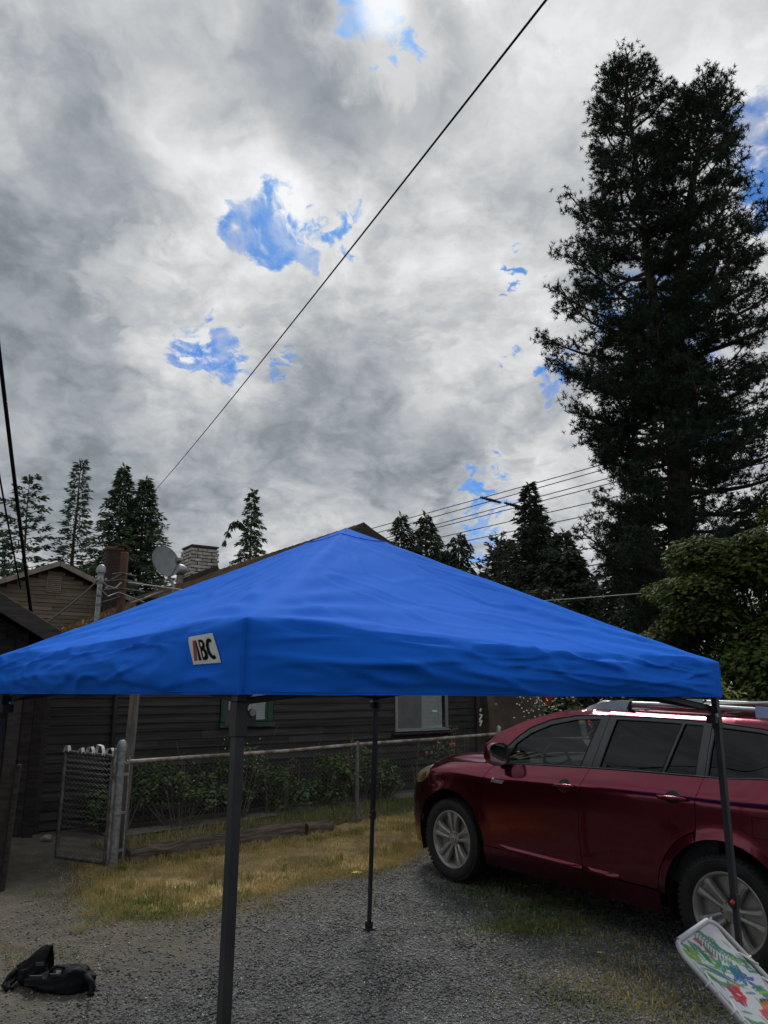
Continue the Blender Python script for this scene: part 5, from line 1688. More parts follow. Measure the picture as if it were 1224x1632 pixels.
def canopy_side(A, B, seed):
    """one side: valance, rounded eave and roof, as a grid over (u along the eave, w from hem to apex)"""
    a0 = np.array([*TC[A], ZB[A]]); b0 = np.array([*TC[B], ZB[B]])
    a1 = np.array([*TC[A], ZE[A]]); b1 = np.array([*TC[B], ZE[B]])
    e = (b0 - a0); e[2] = 0; e /= np.linalg.norm(e)
    out = np.array([e[1], -e[0], 0.])
    if out @ (np.array([*TC[A], 0]) - APEX) < 0: out = -out
    u = np.linspace(0, 1, NU)
    su = np.sin(np.pi * u)
    P = np.zeros((NU, NV + NR, 3))
    for j in range(NV):
        w = j / NV
        P[:, j] = (a0 + np.outer(u, b0 - a0)) * (1 - w) + (a1 + np.outer(u, b1 - a1)) * w
    for j in range(NR):
        v = j / (NR - 1)
        P[:, NV + j] = (a1 + np.outer(u, b1 - a1)) * (1 - v) + APEX * v
    # fabric sags between the hips and the loose eave bows outwards and down
    v = np.concatenate([np.zeros(NV), np.linspace(0, 1, NR)])
    w = np.concatenate([np.linspace(0, 1, NV, endpoint=False), np.ones(NR)])
    sag = np.outer(su ** 1.2, 4.2 * v * (1 - v) ** 1.7) * .085
    P[:, :, 2] -= sag
    P -= out * (sag * .25)[:, :, None]
    eave = np.outer(su, np.exp(-v / .10) * w ** 1.5)
    P[:, :, 2] -= eave * .020
    P += out * (eave * .020)[:, :, None]
    # smoothing across the eave, strong in the middle and tight at the corners
    wt = np.clip(su * 1.9, 0.0, 1)[:, None, None] * .5
    for it in range(26):
        Q = P.copy()
        Q[:, 1:-1] = P[:, 1:-1] * (1 - wt) + (P[:, :-2] + P[:, 2:]) * .5 * wt
        lim = slice(max(1, NV - 12), NV + 10)
        P[:, lim] = Q[:, lim]
    # wrinkles
    nrm = norm(np.cross(np.gradient(P, axis=0), np.gradient(P, axis=1) + 1e-9))
    if (nrm[NU // 2, 5] @ out) < 0: nrm = -nrm
    D = np.zeros((NU, NV + NR))
    for i in range(NU):
        ed = min(u[i], 1 - u[i])
        for j in range(NV + NR):
            if v[j] > .985: continue
            x = u[i] * 3.05; q = w[j] * .24 + v[j] * 1.7
            edge = min(1, ed * 14)
            if v[j] <= 0:
                dd = .026 * nz(x * 1.1, q * 5.0 + .9 * x, seed) + .011 * nz(x * 2.6, q * 9 - 1.6 * x, seed + 3)
                for kk, (sl_, fr_) in enumerate(((1.3, 2.4), (-1.7, 3.1), (.5, 4.6))):
                    cc = nz(x * fr_ * .30, (q + sl_ * .06 * x) * 8, seed + 30 + kk)
                    dd += .0075 * max(0, 1 - abs(cc) * 9) * (1 + nz(x * 2, q * 4, seed + 40 + kk))
                c = nz(x * 2.2 + q * 3.5, q * 6 - x * .9, seed + 9)
                dd += .013 * max(0, 1 - abs(c) * 7)
                dd += .024 * math.sin(q * 22 + 2.2 * nz(x * .9, 0, seed + 5)) * su[i] ** .5
                D[i, j] = dd * edge * (.35 + .65 * min(1, w[j] * 2.5))
                if j < 2: D[i, j] += .006 * nz(x * 6, 0, seed + 2)
            else:
                fade = (1 - v[j]) ** .6 * edge
                dd = .010 * nz(x * .9, q * 1.1, seed + 1) + .004 * nz(x * 3.2, q * 2.6, seed + 6)
                # tension folds fan out of the eave corners
                for cu in (0.0, 1.0):
                    dx = abs(u[i] - cu) * 3.05 * (1 - v[j]) ; dy = v[j] * 1.7
                    rr = math.hypot(dx, dy) + 1e-4
                    an = math.atan2(dy, dx + .12)
                    dd += .0125 * math.exp(-rr / .55) * min(1, rr * 5) * math.sin(an * 17 + 2.5 * nz(rr * 1.8, cu * 9, seed)) 
                # puckers along the hips
                hp_ = ed * 3.05 * (1 - v[j])
                dd += .0065 * math.exp(-(hp_ / .16) ** 2) * nz(hp_ * 22, q * 2.2, seed + 8) * 1.6
                c = nz(x * 1.1 + q * 1.7, q * 2.4 - x * .55, seed + 12)
                dd += .008 * max(0, 1 - abs(c) * 14)
                c = nz(x * .8 - q * 1.2, q * 3.1 + x * .35, seed + 21)
                dd -= .006 * max(0, 1 - abs(c) * 16)
                D[i, j] = dd * fade
                if abs(v[j] - .885) < .008: D[i, j] += .004
    if A == 'L':      # the sewn patch keeps the cloth flat beneath it
        pu = np.clip((.055 - np.abs(u - .915)) / .02, 0, 1)[:, None] * np.clip((.42 - np.abs(w - .66)) / .12, 0, 1)[None] * (v <= 0)[None]
        D *= 1 - .92 * pu
    P += nrm * D[:, :, None]
    # the hips themselves wander a little
    hw = np.array([.010 * nz(q * 5.0, 0, 31) + .006 * nz(q * 13, 0, 37) for q in v]) * np.clip(v * 8, 0, 1) * np.clip((1 - v) * 6, 0, 1)
    P[:, :, 2] += hw[None, :] * np.exp(-(np.minimum(u, 1 - u)[:, None] * 3.05 * (1 - v)[None, :] / .12) ** 2)
    return P


def bow_hip(P):
    return P


sides = {}
for (A, B, sd_) in (('L', 'N', 3), ('N', 'R', 7), ('R', 'F', 13), ('F', 'L', 17)):
    sides[A + B] = canopy_side(A, B, sd_)
# one sewn cover: the four sides run round as a closed ring and are eased into one another along the hips
KEY = ('LN', 'NR', 'RF', 'FL')
ring = np.concatenate([sides[k][:-1] for k in KEY], 0)
RN = len(ring)
uu = np.concatenate([np.linspace(0, 1, NU)[:-1]] * 4)
vv = np.concatenate([np.zeros(NV), np.linspace(0, 1, NR)])
hd = np.minimum(uu, 1 - uu)[:, None] * 3.05 * (1 - vv)[None]
wt = np.exp(-(hd / .10) ** 2) * np.clip((vv - .03) / .14, 0, 1)[None] * .5
wt = wt[:, :, None]
for it in range(9):
    ring = ring * (1 - wt) + .5 * wt * (np.roll(ring, 1, 0) + np.roll(ring, -1, 0))
for i, k in enumerate(KEY):
    idx = (np.arange(NU) + i * (NU - 1)) % RN
    sides[k] = ring[idx]
i_, j_ = np.meshgrid(np.arange(RN), np.arange(NV + NR - 1), indexing='ij')
k2 = (i_ + 1) % RN
W_ = NV + NR
F = np.stack([(i_ * W_ + j_).ravel(), (k2 * W_ + j_).ravel(), (k2 * W_ + j_ + 1).ravel(), (i_ * W_ + j_ + 1).ravel()], 1)
MB().add(ring.reshape(-1, 3), F).build('canopy', M_fabric, tent, smooth=True, shift=tsh)
# seams down the valance corners, round the top cap and the hem
m_seam = M_fabric
for k in KEY:
    P = sides[k]
    MB().tube(P[0, 1:NV] + np.array([0, 0, .001]), .0018, 5).build('corner_seam', m_seam, tent, smooth=True, shift=tsh)
    MB().tube(P[1:-1, NV + int(.885 * (NR - 1))] + np.array([0, 0, .001]), .0022, 4).build('cap_seam', m_seam, tent, smooth=True, shift=tsh)
    MB().tube(P[1:-1, 1], .0020, 4).build('hem', m_seam, tent, smooth=True, shift=tsh)

# lettered patch on the left valance
PLN = sides['LN']
def on_side(P, u, j, lift):
    i = min(max(u * (NU - 1), 0), NU - 1.001); k = min(max(j, 0), P.shape[1] - 1.001)
    i0, k0 = int(i), int(k); fi, fk = i - i0, k - k0
    q = P[i0, k0] * (1 - fi) * (1 - fk) + P[i0 + 1, k0] * fi * (1 - fk) + P[i0, k0 + 1] * (1 - fi) * fk + P[i0 + 1, k0 + 1] * fi * fk
    n_ = np.cross(P[i0 + 1, k0] - P[i0, k0], P[i0, k0 + 1] - P[i0, k0])
    n_ /= np.linalg.norm(n_)
    ctr = np.array([-.24, 4.44, q[2]])
    if n_ @ (q - ctr) < 0: n_ = -n_
    return q + n_ * lift


UA, UB = .8815, .9445         # patch span along the eave (towards the near corner)
JA, JB = NV * .435, NV * .87
def patch_xy(x, y, lift): return on_side(PLN, UA + (UB - UA) * x - .020 * (y - .5) + .004 * (.5 - y) * x, JA + (JB - JA) * y, lift)


def patch_mesh(poly, lift, sub=.045):
    pts = []
    n = len(poly)
    for i in range(n):
        a = np.array(poly[i]); c = np.array(poly[(i + 1) % n])
        k = max(1, int(np.linalg.norm(c - a) / sub))
        for j in range(k): pts.append(Vector(a + (c - a) * j / k))
    P = np.array([(p.x, p.y) for p in pts])
    m_ = len(pts)
    gx, gy = np.meshgrid(np.arange(P[:, 0].min() + sub, P[:, 0].max(), sub), np.arange(P[:, 1].min() + sub, P[:, 1].max(), sub))
    k = in_poly(gx.ravel(), gy.ravel(), poly)
    pts += [Vector((a, c)) for a, c in zip(gx.ravel()[k], gy.ravel()[k])]
    V, E_, F, *_ = delaunay_2d_cdt(pts, [(i, (i + 1) % m_) for i in range(m_)], [list(range(m_))], 1, 1e-6)
    mb = MB()
    mb.add([patch_xy(p.x, p.y, lift) for p in V], [tuple(f) for f in F])
    return mb


M_patch = pm('patch_white', (.60, .62, .62), (.68, .70, .70), rough=.6, scale=20, bump=.1)
M_letter_red = pm('letter_red', (.36, .020, .018), rough=.6)
M_letter_black = pm('letter_black', (.006, .006, .007), rough=.9, spec=.1)
patch = patch_mesh([(0, 0), (1, 0), (1, 1), (0, 1)], .0035, .04).build('logo_patch', M_patch, tent, smooth=True, shift=tsh)
patch_mesh([(.08, .13), (.20, .13), (.305, .84), (.20, .84)], .0052).build('letter_stroke', M_letter_red, patch, smooth=True, shift=tsh)
patch_mesh([(.255, .13), (.355, .13), (.330, .84), (.305, .84)], .0052).build('letter_stroke', M_letter_black, patch, smooth=True, shift=tsh)


def arc(cx, cy, rx, ry, a0, a1, n=9): return [(cx + rx * math.cos(R(a0 + (a1 - a0) * i / n)), cy + ry * math.sin(R(a0 + (a1 - a0) * i / n))) for i in range(n + 1)]


Bout = [(.405, .13), (.49, .13)] + arc(.505, .335, .125, .205, -80, 75) + arc(.505, .67, .11, .17, -75, 80) + [(.405, .84)]
patch_mesh(Bout, .0052).build('letter', M_letter_black, patch, smooth=True, shift=tsh)
for cy, hh_ in ((.335, .10), (.67, .075)):
    patch_mesh([(.475, cy - hh_)] + arc(.495, cy, .045, hh_, -85, 85, 6) + [(.475, cy + hh_)], .0066).build('letter_counter', M_patch, patch, smooth=True, shift=tsh)
Cout = arc(.80, .485, .165, .36, 55, 300, 14) + arc(.81, .485, .075, .235, 300, 55, 12)
patch_mesh(Cout, .0052).build('letter', M_letter_black, patch, smooth=True, shift=tsh)

# frame
M_leg = pm('leg_grey', (.032, .037, .045), (.044, .049, .058), rough=.42, metal=.35, scale=8, bump=.08)
M_legb = pm('leg_black', (.014, .015, .017), (.022, .023, .026), rough=.5)
M_red = pm('button_red', (.55, .02, .025), rough=.4)
cen = np.array([-.24, 4.44])
FOOT = {'F': (-.12, 6.56), 'L': (-2.33, 4.63), 'N': (-.445, 2.38), 'R': (1.80, 4.25)}
ea = norm(np.array(TC['R']) - np.array(TC['N'])); ang = math.atan2(ea[1], ea[0])
tops = {}
for kx in 'FLNR':
    d = norm(cen - np.array(TC[kx]))
    tp = np.array([*(np.array(TC[kx]) + d * .085), ZE[kx] - .05])
    fp = np.array([*FOOT[kx], float(gz(FOOT[kx][1]))])
    fp[:2] += 0 if kx == 'F' else d * .03
    if kx == 'R': tp[0] += .045; fp[0] += .060
    if kx == 'N': tp[0] -= .030; fp[0] -= .022
    tops[kx] = tp
    ax = norm(tp - fp); L = np.linalg.norm(tp - fp)
    ex = np.array([math.cos(ang), math.sin(ang), 0]); ex = norm(ex - ax * (ex @ ax)); ey = np.cross(ax, ex)
    rot = basis(ex, ey, ax)
    zc = .86
    leg = MB().box(fp + ax * (zc + L) / 2, (.031, .031, L - zc), rot, bev=.003).build('leg', M_leg, tent, shift=tsh)
    MB().box(fp + ax * (zc + .02) / 2, (.025, .025, zc + .02), rot, bev=.003).build('inner_leg', M_leg, leg, shift=tsh)
    mb = MB().box(fp + ax * zc, (.039, .039, .070), rot, bev=.005)
    mb.box(fp + ax * (zc - .005) + ey * .024 - ex * .0, (.024, .018, .045), rot, bev=.004)
    mb.build('clamp', M_legb, leg, shift=tsh)
    bt = -ex if kx != 'N' else ex
    MB().tube([fp + ax * zc + bt * .018, fp + ax * (zc - .01) + bt * .034], [.012, .010], 8).build('release_button', M_red, leg, shift=tsh)
    mb = MB().box(fp + np.array([0, 0, .004]), (.095, .095, .006), rotz(ang)); mb.box(fp + np.array([0, 0, .03]), (.045, .045, .05), rot)
    mb.build('foot_plate', M_legb, leg, shift=tsh)
    # corner head and slider
    MB().box(tp + ax * .0 - ax * .02, (.036, .036, .09), rot, bev=.005).build('corner_head', M_legb, leg, shift=tsh)
    mb = MB().box(tp - ax * .255, (.040, .040, .11), rot, bev=.005)
    for dd in (ex, ey):
        sg = 1 if dd[:2] @ d > 0 else -1
        mb.box(tp - ax * .255 + dd * sg * .034, (.036, .036, .05), rot, bev=.004)
    mb.build('slider', M_legb, leg, shift=tsh)
    o = MB().lathe([(.011, -.004), (.012, .004), (.006, .008), (0, .009)], 10, axis='y', origin=(0, 0, 0)).build('bolt', M_galv, leg)
    o.location = Vector(tp - ax * .235 + ex * .036 * (1 if ex[:2] @ d > 0 else -1) - ey * .021 * (1 if ey[:2] @ d > 0 else -1) - tsh)
    o.rotation_euler = (0, 0, ang)


def flat_bar(mb, a, b_, wd=.022, th=.012):
    d_ = norm(b_ - a); s_ = norm(np.cross(d_, (0, 0, 1.0))); n_ = np.cross(s_, d_)
    mb.box((a + b_) / 2, (np.linalg.norm(b_ - a), th, wd), basis(d_, s_, n_))


for A, B in (('L', 'N'), ('N', 'R'), ('R', 'F'), ('F', 'L')):
    a, c = tops[A], tops[B]
    lo_a, lo_b = a - np.array([0, 0, .205]), c - np.array([0, 0, .205])
    md = (a + c) / 2; ml = (lo_a + lo_b) / 2 + np.array([0, 0, .07])
    inw = norm(np.array([*(cen - md[:2]), 0]))
    for k, (p, q) in enumerate(((lo_a, md - np.array([0, 0, .02])), (a, ml), (md - np.array([0, 0, .02]), lo_b), (ml, c))):
        mb = MB(); flat_bar(mb, p + inw * (.012 if k % 2 else .028), q + inw * (.012 if k % 2 else .028))
        mb.build('truss_bar', M_legb, tent, shift=tsh)
mb = MB(); mb.tube([(APEX[0], APEX[1], 2.18), (APEX[0], APEX[1], APEX[2] - .03)], .018, 10)
mb.lathe([(.05, 2.70), (.07, 2.74), (.03, 2.765)], 12, origin=(APEX[0], APEX[1], 0)); mb.build('centre_pole', M_legb, tent, shift=tsh)
for kx in 'FLNR':
    mb = MB(); flat_bar(mb, tops[kx] - np.array([0, 0, .20]), np.array([APEX[0], APEX[1], 2.24]), .02, .012)
    mb.build('peak_strut', M_legb, tent, shift=tsh)

# ------------------------------------------------------------------ lounger with flowered cloth (lower right corner)
LA = np.array([1.277, 3.63, .752]); LB = np.array([1.598, 4.02, .744])
lw = LB - LA; LW = np.linalg.norm(lw); lw /= LW
lh = norm(np.cross(lw, (0, 0, 1.)))
ld = norm(lh * 1.0 - np.array([0, 0, .92]))      # down the backrest
ln_ = np.cross(lw, ld)
if ln_[2] < 0: ln_ = -ln_
lounger = thing('sun_lounger', 'folding lounger with tropical flower cloth on a white tube frame in the lower right corner', 'lounger', (LA[0] + .45, LA[1] - .2, -.09))
lsh = np.array((LA[0] + .45, LA[1] - .2, -.09))
M_cordw = pm('cord_white', (.72, .73, .74), (.80, .80, .80), rough=.7)
M_tube = pm('tube_white', (.48, .49, .50), (.56, .57, .58), rough=.35, metal=.2, scale=10)
BL = .70
def L_(x, y, z=0): return LA + lw * x + ld * y + ln_ * z
frame_pts = [L_(-.015, BL)] + [L_(-.015, BL * (1 - k / 6)) for k in range(1, 5)] + [L_(-.015 + .07 - .07 * math.cos(R(a)), .075 - .075 * math.sin(R(a))) for a in (10, 35, 60, 90)] + \
            [L_(LW * .5, 0)] + [L_(LW + .015 - .07 + .07 * math.sin(R(a)), .075 - .075 * math.cos(R(a))) for a in (0, 35, 60, 85)] + [L_(LW + .015, BL * k / 6) for k in range(2, 7)]
MB().tube(frame_pts, .0115, 10).build('backrest_frame', M_tube, lounger, smooth=True, angle=60, shift=lsh)
mb = MB()
bz = L_(0, BL)
for x in (-.015, LW + .015):
    p = L_(x, BL)
    mb.tube([p, p + lh * .75 + np.array([0, 0, .02]), p + lh * 1.1], .0115, 8)
    for q in (.12, .95): mb.tube([p + lh * q, p + lh * q + np.array([0, 0, -(p[2] + .085)])], .0105, 8)
p, q = L_(-.015, BL) + lh * 1.1, L_(LW + .015, BL) + lh * 1.1
mb.tube([p, q], .0115, 8)
p, q = L_(-.015, BL) + lh * .12, L_(LW + .015, BL) + lh * .12
mb.tube([p - np.array([0, 0, p[2] + .075]), q - np.array([0, 0, q[2] + .075])], .0105, 8)
mb.build('seat_frame', M_tube, lounger, smooth=True, angle=60, shift=lsh)
# cloth with printed flowers
NX, NY = 150, 230
gx, gy = np.meshgrid(np.linspace(0, 1, NX), np.linspace(0, 1, NY), indexing='ij')
C = np.ones((NX, NY, 3)) * np.array([.53, .54, .60])
U = gx * LW; Vv = (gy * BL * 1.6) % .74
rr = np.random.default_rng(4)


def bez(p0, p1, p2, n=40):
    s_ = np.linspace(0, 1, n)[:, None]
    return (1 - s_) ** 2 * np.array(p0) + 2 * s_ * (1 - s_) * np.array(p1) + s_ ** 2 * np.array(p2)


def stroke(p0, p1, p2, w0, col, a=1.0):
    P = bez(p0, p1, p2)
    d = np.full(U.shape, 9.); idx = np.zeros(U.shape, int)
    for i, q in enumerate(P):
        dd = np.hypot(U - q[0], Vv - q[1])
        k = dd < d
        d[k] = dd[k]; idx[k] = i
    s_ = idx / (len(P) - 1)
    wd = 1.8 * w0 * np.sin(np.pi * np.clip(s_ * .94 + .05, 0, 1)) ** .7
    wob = 1 + .25 * np.sin(U * 310 + 2) * np.sin(Vv * 270)
    mk = np.clip((wd * wob - d) / .0018, 0, 1) * a
    mk *= .88 + .12 * np.sin(U * 190 + Vv * 90 + w0 * 900)
    for c in range(3): C[:, :, c] = C[:, :, c] * (1 - mk) + np.array(col)[c] * mk


GRN, LIM, TEA, BLU, RED, ORG, YEL, BLK = (.03, .20, .06), (.16, .36, .03), (.012, .17, .17), (.010, .075, .32), (.46, .008, .030), (.62, .10, .010), (.68, .42, .015), (.010, .010, .016)
k_ = LW / .45
for (x0, y0, x1, y1, col) in ((.03, .05, .05, .16, LIM), (.06, .02, .10, .15, GRN), (.10, .05, .09, .18, LIM), (.14, .03, .13, .14, GRN), (.02, .10, .09, .20, LIM), (.17, .06, .19, .20, TEA), (.20, .22, .17, .12, GRN)):
    stroke((x0, y0), ((x0 + x1) / 2 + .015, (y0 + y1) / 2), (x1, y1), .013, col)
stroke((.20, .04), (.235, .06), (.245, .10), .010, RED); stroke((.25, .06), (.235, .085), (.225, .11), .009, RED)
for dx in (-.012, 0, .012, .022): stroke((.245, .085), (.265 + dx * .5, .15), (.285 + dx, .235), .0034, RED)
for i in range(13):      # palm frond down the right side
    q = i / 12
    x0, y0 = .26 + .13 * q, .02 + .26 * q
    stroke((x0, y0), (x0 + .05, y0 - .005), (x0 + .075, y0 + .035), .0055, GRN if i % 3 else TEA)
    stroke((x0, y0), (x0 - .02, y0 + .02), (x0 - .055, y0 + .035), .0048, TEA if i % 2 else GRN)
stroke((.26, .02), (.33, .14), (.41, .30), .004, GRN)
stroke((.18, .21), (.24, .17), (.25, .24), .013, LIM); stroke((.19, .25), (.27, .27), (.31, .22), .014, GRN); stroke((.20, .23), (.21, .18), (.22, .15), .010, TEA)
for (p0, p1, p2, w_, c_) in (((.02, .16), (.16, .22), (.31, .44), .0065, TEA), ((.03, .20), (.18, .27), (.33, .50), .0075, GRN), ((.06, .17), (.22, .25), (.38, .43), .006, LIM), ((.02, .24), (.10, .34), (.17, .42), .011, GRN), ((.01, .20), (.09, .29), (.13, .37), .008, LIM), ((.10, .20), (.2, .30), (.29, .47), .004, BLU)):
    stroke(p0, p1, p2, w_, c_)
for a in range(11):      # blue flower
    q = a * .57
    stroke((.345, .36), (.345 + .03 * math.cos(q), .36 + .04 * math.sin(q)), (.345 + (.05 + .02 * (a % 3)) * math.cos(q), .36 + (.065 + .03 * (a % 2)) * math.sin(q)), .011, BLU if a % 2 else TEA)
stroke((.23, .31), (.29, .26), (.33, .33), .012, TEA); stroke((.36, .40), (.42, .46), (.44, .44), .009, BLU); stroke((.36, .42), (.40, .50), (.42, .54), .008, BLU)
for a in range(12):      # red hibiscus
    q = a * .53
    stroke((.175, .44), (.175 + .03 * math.cos(q), .44 + .03 * math.sin(q)), (.175 + (.058 + .016 * (a % 3)) * math.cos(q + .2), .44 + (.075 + .02 * (a % 2)) * math.sin(q + .2)), .017, RED if a % 4 else (.36, .01, .06))
stroke((.17, .44), (.18, .45), (.20, .47), .004, (.55, .5, .55)); stroke((.12, .47), (.13, .50), (.15, .53), .006, BLK)
for (p0, p1, p2, w_, c_) in (((.30, .60), (.33, .55), (.41, .62), .014, BLK), ((.29, .63), (.33, .57), (.43, .68), .018, ORG), ((.25, .60), (.27, .65), (.33, .70), .024, RED), ((.27, .66), (.31, .70), (.36, .70), .020, YEL), ((.33, .62), (.40, .64), (.44, .70), .013, ORG)):
    stroke(p0, p1, p2, w_, c_)
for i in range(7): stroke((.35 + .01 * i, .48 + .025 * i), (.40, .49 + .022 * i), (.45, .53 + .022 * i), .008, (GRN, TEA, LIM)[i % 3])
for i in range(6): stroke((.02 + .02 * i, .55 + .02 * i), (.05 + .02 * i, .58 + .015 * i), (.05 + .025 * i, .65), .007, (GRN, TEA, LIM)[i % 3])
for i in range(56):      # more foliage between the blooms
    x0, y0 = rr.uniform(.02, LW - .03), rr.uniform(.05, BL - .05)
    if min(math.hypot(x0 - .175, y0 - .44) / .09, math.hypot(x0 - .345, y0 - .36) / .08, math.hypot(x0 - .33, y0 - .63) / .10) < 1: continue
    a = rr.uniform(.4, 1.6); L_q = rr.uniform(.06, .12)
    stroke((x0, y0), (x0 + .5 * L_q * math.cos(a) + .012, y0 + .5 * L_q * math.sin(a)), (x0 + L_q * math.cos(a), y0 + L_q * math.sin(a)), .006, (GRN, TEA, LIM)[i % 3], .85)
# surface of the cloth: hangs a little between the rails and rolls over the top bar
cz = -.020 * np.sin(np.pi * gx) * np.clip(gy * 6, 0, 1) - .004
ins = .022 * np.clip((gy - .06) * 12, 0, 1)
xx = (ins + (LW - 2 * ins) * gx)
P = LA + xx[:, :, None] * lw + (gy * BL)[:, :, None] * ld + cz[:, :, None] * ln_
P[:, :4] += np.linspace(.016, .002, 4)[None, :, None] * ln_
cl_ = MB().grid(P)
cloth = cl_.build('cloth', None, lounger, smooth=True, shift=lsh)
ca = cloth.data.color_attributes.new('print', 'FLOAT_COLOR', 'POINT')
ca.data.foreach_set('color', np.concatenate([C.reshape(-1, 3), np.ones((NX * NY, 1))], 1).ravel().astype(np.float32))
m, nt, b = new_mat('flower_print')
at = nt.node('ShaderNodeAttribute', attribute_name='print')
nt.l.new(at.outputs['Color'], b.inputs['Base Color']); b.inputs['Roughness'].default_value = .75
t = nt.node('ShaderNodeTexCoord'); bn = nt.node('ShaderNodeBump'); bn.inputs['Strength'].default_value = .15; bn.inputs['Distance'].default_value = .003
nt.l.new(nt.noise(t.outputs['Object'], 260, 2, .5), bn.inputs['Height']); nt.l.new(bn.outputs[0], b.inputs['Normal'])
cloth.data.materials.append(m)
md = cloth.modifiers.new('thick', 'SOLIDIFY'); md.thickness = .0025; md.offset = -1
mb = MB()
a = np.linspace(0, math.pi * 1.5, 8)
V = []
for x in (.045, LW - .045):
    V.append([L_(x, 0) + (ld * -math.sin(q) + ln_ * math.cos(q)) * .0135 for q in a])
mb.grid(np.array(V)); mb.build('cloth_fold', pm('cloth_plain', (.50, .51, .56), (.56, .57, .62), rough=.75), lounger, smooth=True, shift=lsh)
for side, xr, xi in ((0, -.015, .034), (1, LW + .015, LW - .034)):
    for k in range(5):
        y0 = .155 + k * .125 + (.03 if side else 0)
        mb = MB()
        sgn = 1 if side else -1
        wrap = [L_(xr, y0 + .03) + (lw * sgn * math.cos(q) + ln_ * math.sin(q)) * .0135 for q in np.linspace(-1.0, 2.6, 6)]
        mb.tube([L_(xi, y0 - .01, .003)] + wrap[::-1][:3] + wrap[::-1][3:] , .0042, 6)
        mb.tube([L_(xi, y0 - .01, .003), L_(xr - sgn * .012, y0 + .055, .010), L_(xr, y0 + .07, .0145), L_(xr + sgn * .012, y0 + .072, .006)], .0042, 6)
        mb.build('lacing', M_cordw, lounger, smooth=True, shift=lsh)

# ------------------------------------------------------------------ two black bags on the ground
M_bag = pm('bag_black', (.005, .0055, .0065), (.010, .011, .013), rough=.7, spec=.2, scale=12, bump=.5, bscale=35)
M_bag_grey = pm('bag_grey', (.05, .055, .06), (.08, .085, .095), rough=.6, scale=12)


def lump(fn, nu=26, nv=36):
    """closed blob: fn(theta 0..pi, phi) -> point"""
    mb = MB()
    P = np.array([[fn(math.pi * i / (nu - 1), 2 * math.pi * j / nv) for j in range(nv + 1)] for i in range(nu)])
    mb.grid(P, True)
    return mb


bag1 = thing('carry_bag', 'black slumped carry bag with a pointed stiff flap standing up', 'bag', (-2.34, 5.52, float(gz(5.5))))


def f1(th, ph):
    d = Vector((math.sin(th) * math.cos(ph), math.sin(th) * math.sin(ph), math.cos(th)))
    k = 1 + .20 * noise.noise(d * 2.2 + Vector((3, 1, 0))) + .10 * noise.noise(d * 5.5)
    z = max(0, .075 + d.z * .085 * k) + .05 * max(0, d.x) * max(0, d.z)
    return (d.x * .125 * k + .0, d.y * .10 * k, z)


lump(f1).build('bag_body', M_bag, bag1, smooth=True, angle=60)
# upright folded flap rising to a point on the right
mb = MB()
n1_, n2_ = 12, 10
P = np.zeros((n1_, n2_, 3))
for i in range(n1_):
    s_ = i / (n1_ - 1)
    for j in range(n2_):
        q = j / (n2_ - 1)
        top = .13 + .165 * s_ ** .8
        P[i, j] = (-.12 + .235 * s_ + .03 * q * (s_ - .3), -.06 + .09 * q + .02 * math.sin(s_ * 5 + q * 4), .035 + (top - .035) * math.sin(q * math.pi / 2 * 1.0) ** .8 - .02 * math.sin(s_ * 7) * q)
mb.grid(P)
Q = P.copy(); Q[:, :, 1] = .14 - (Q[:, :, 1] + .06) * .9
mb.grid(Q, True)
o = mb.build('flap', M_bag, bag1, smooth=True, angle=50)
md = o.modifiers.new('thick', 'SOLIDIFY'); md.thickness = .006
for pts_ in ([(-.10, -.03, .12), (-.14, -.06, .07), (-.15, -.12, .022), (-.11, -.15, .02)], [(-.09, -.06, .06), (-.12, -.11, .03), (-.10, -.17, .02), (-.07, -.14, .018)]):
    MB().tube(pts_, [.022, .024, .022, .016], 7).build('strap', M_bag, bag1, smooth=True)
mb = MB(); mb.box((.085, -.055, .165), (.06, .004, .03), rotz(.2)); mb.build('tag', M_bag_grey, bag1)

bag1.scale = (.84, .84, .78)
bag2 = thing('carry_bag', 'black lumpy bag with loop handle and grey patches lying right of the other bag', 'bag', (-2.10, 5.42, float(gz(5.4))))


def f2(th, ph):
    d = Vector((math.sin(th) * math.cos(ph), math.sin(th) * math.sin(ph), math.cos(th)))
    k = 1 + .18 * noise.noise(d * 2.0 + Vector((9, 4, 2))) + .12 * noise.noise(d * 5 + Vector((1, 7, 2)))
    hx = .105 + .045 * math.tanh(d.x * 2.2)
    z = max(0, .06 + d.z * hx * k)
    return (d.x * .215 * k, d.y * .105 * k, z)


lump(f2, 30, 44).build('bag_body', M_bag, bag2, smooth=True, angle=60)
mb = MB()
mb.tube([(-.06, -.03, .10), (-.055, -.035, .16), (-.02, -.035, .185), (.025, -.035, .175), (.04, -.03, .13)], .013, 7)
mb.build('handle', M_bag, bag2, smooth=True)
MB().tube([(.17, -.05, .13), (.22, -.07, .08), (.235, -.09, .03), (.225, -.11, .014), (.25, -.11, .016)], [.02, .022, .020, .02, .012], 7).build('strap', M_bag, bag2, smooth=True)
for (x, y, z, a, w_, h_) in ((-.13, -.075, .115, .5, .075, .05), (-.01, -.07, .125, .5, .065, .055)):
    rot = np.array([[1, 0, 0], [0, math.cos(a), -math.sin(a)], [0, math.sin(a), math.cos(a)]])
    MB().box((x, y, z), (w_, .006, h_), rot).build('grey_patch', M_bag_grey, bag2)

mb = MB(); mb.box((.0, -.052, .15), (.03, .006, .02)); mb.build('tag', M_patch, bag2)

bag2.scale = (1.02, .95, .80)

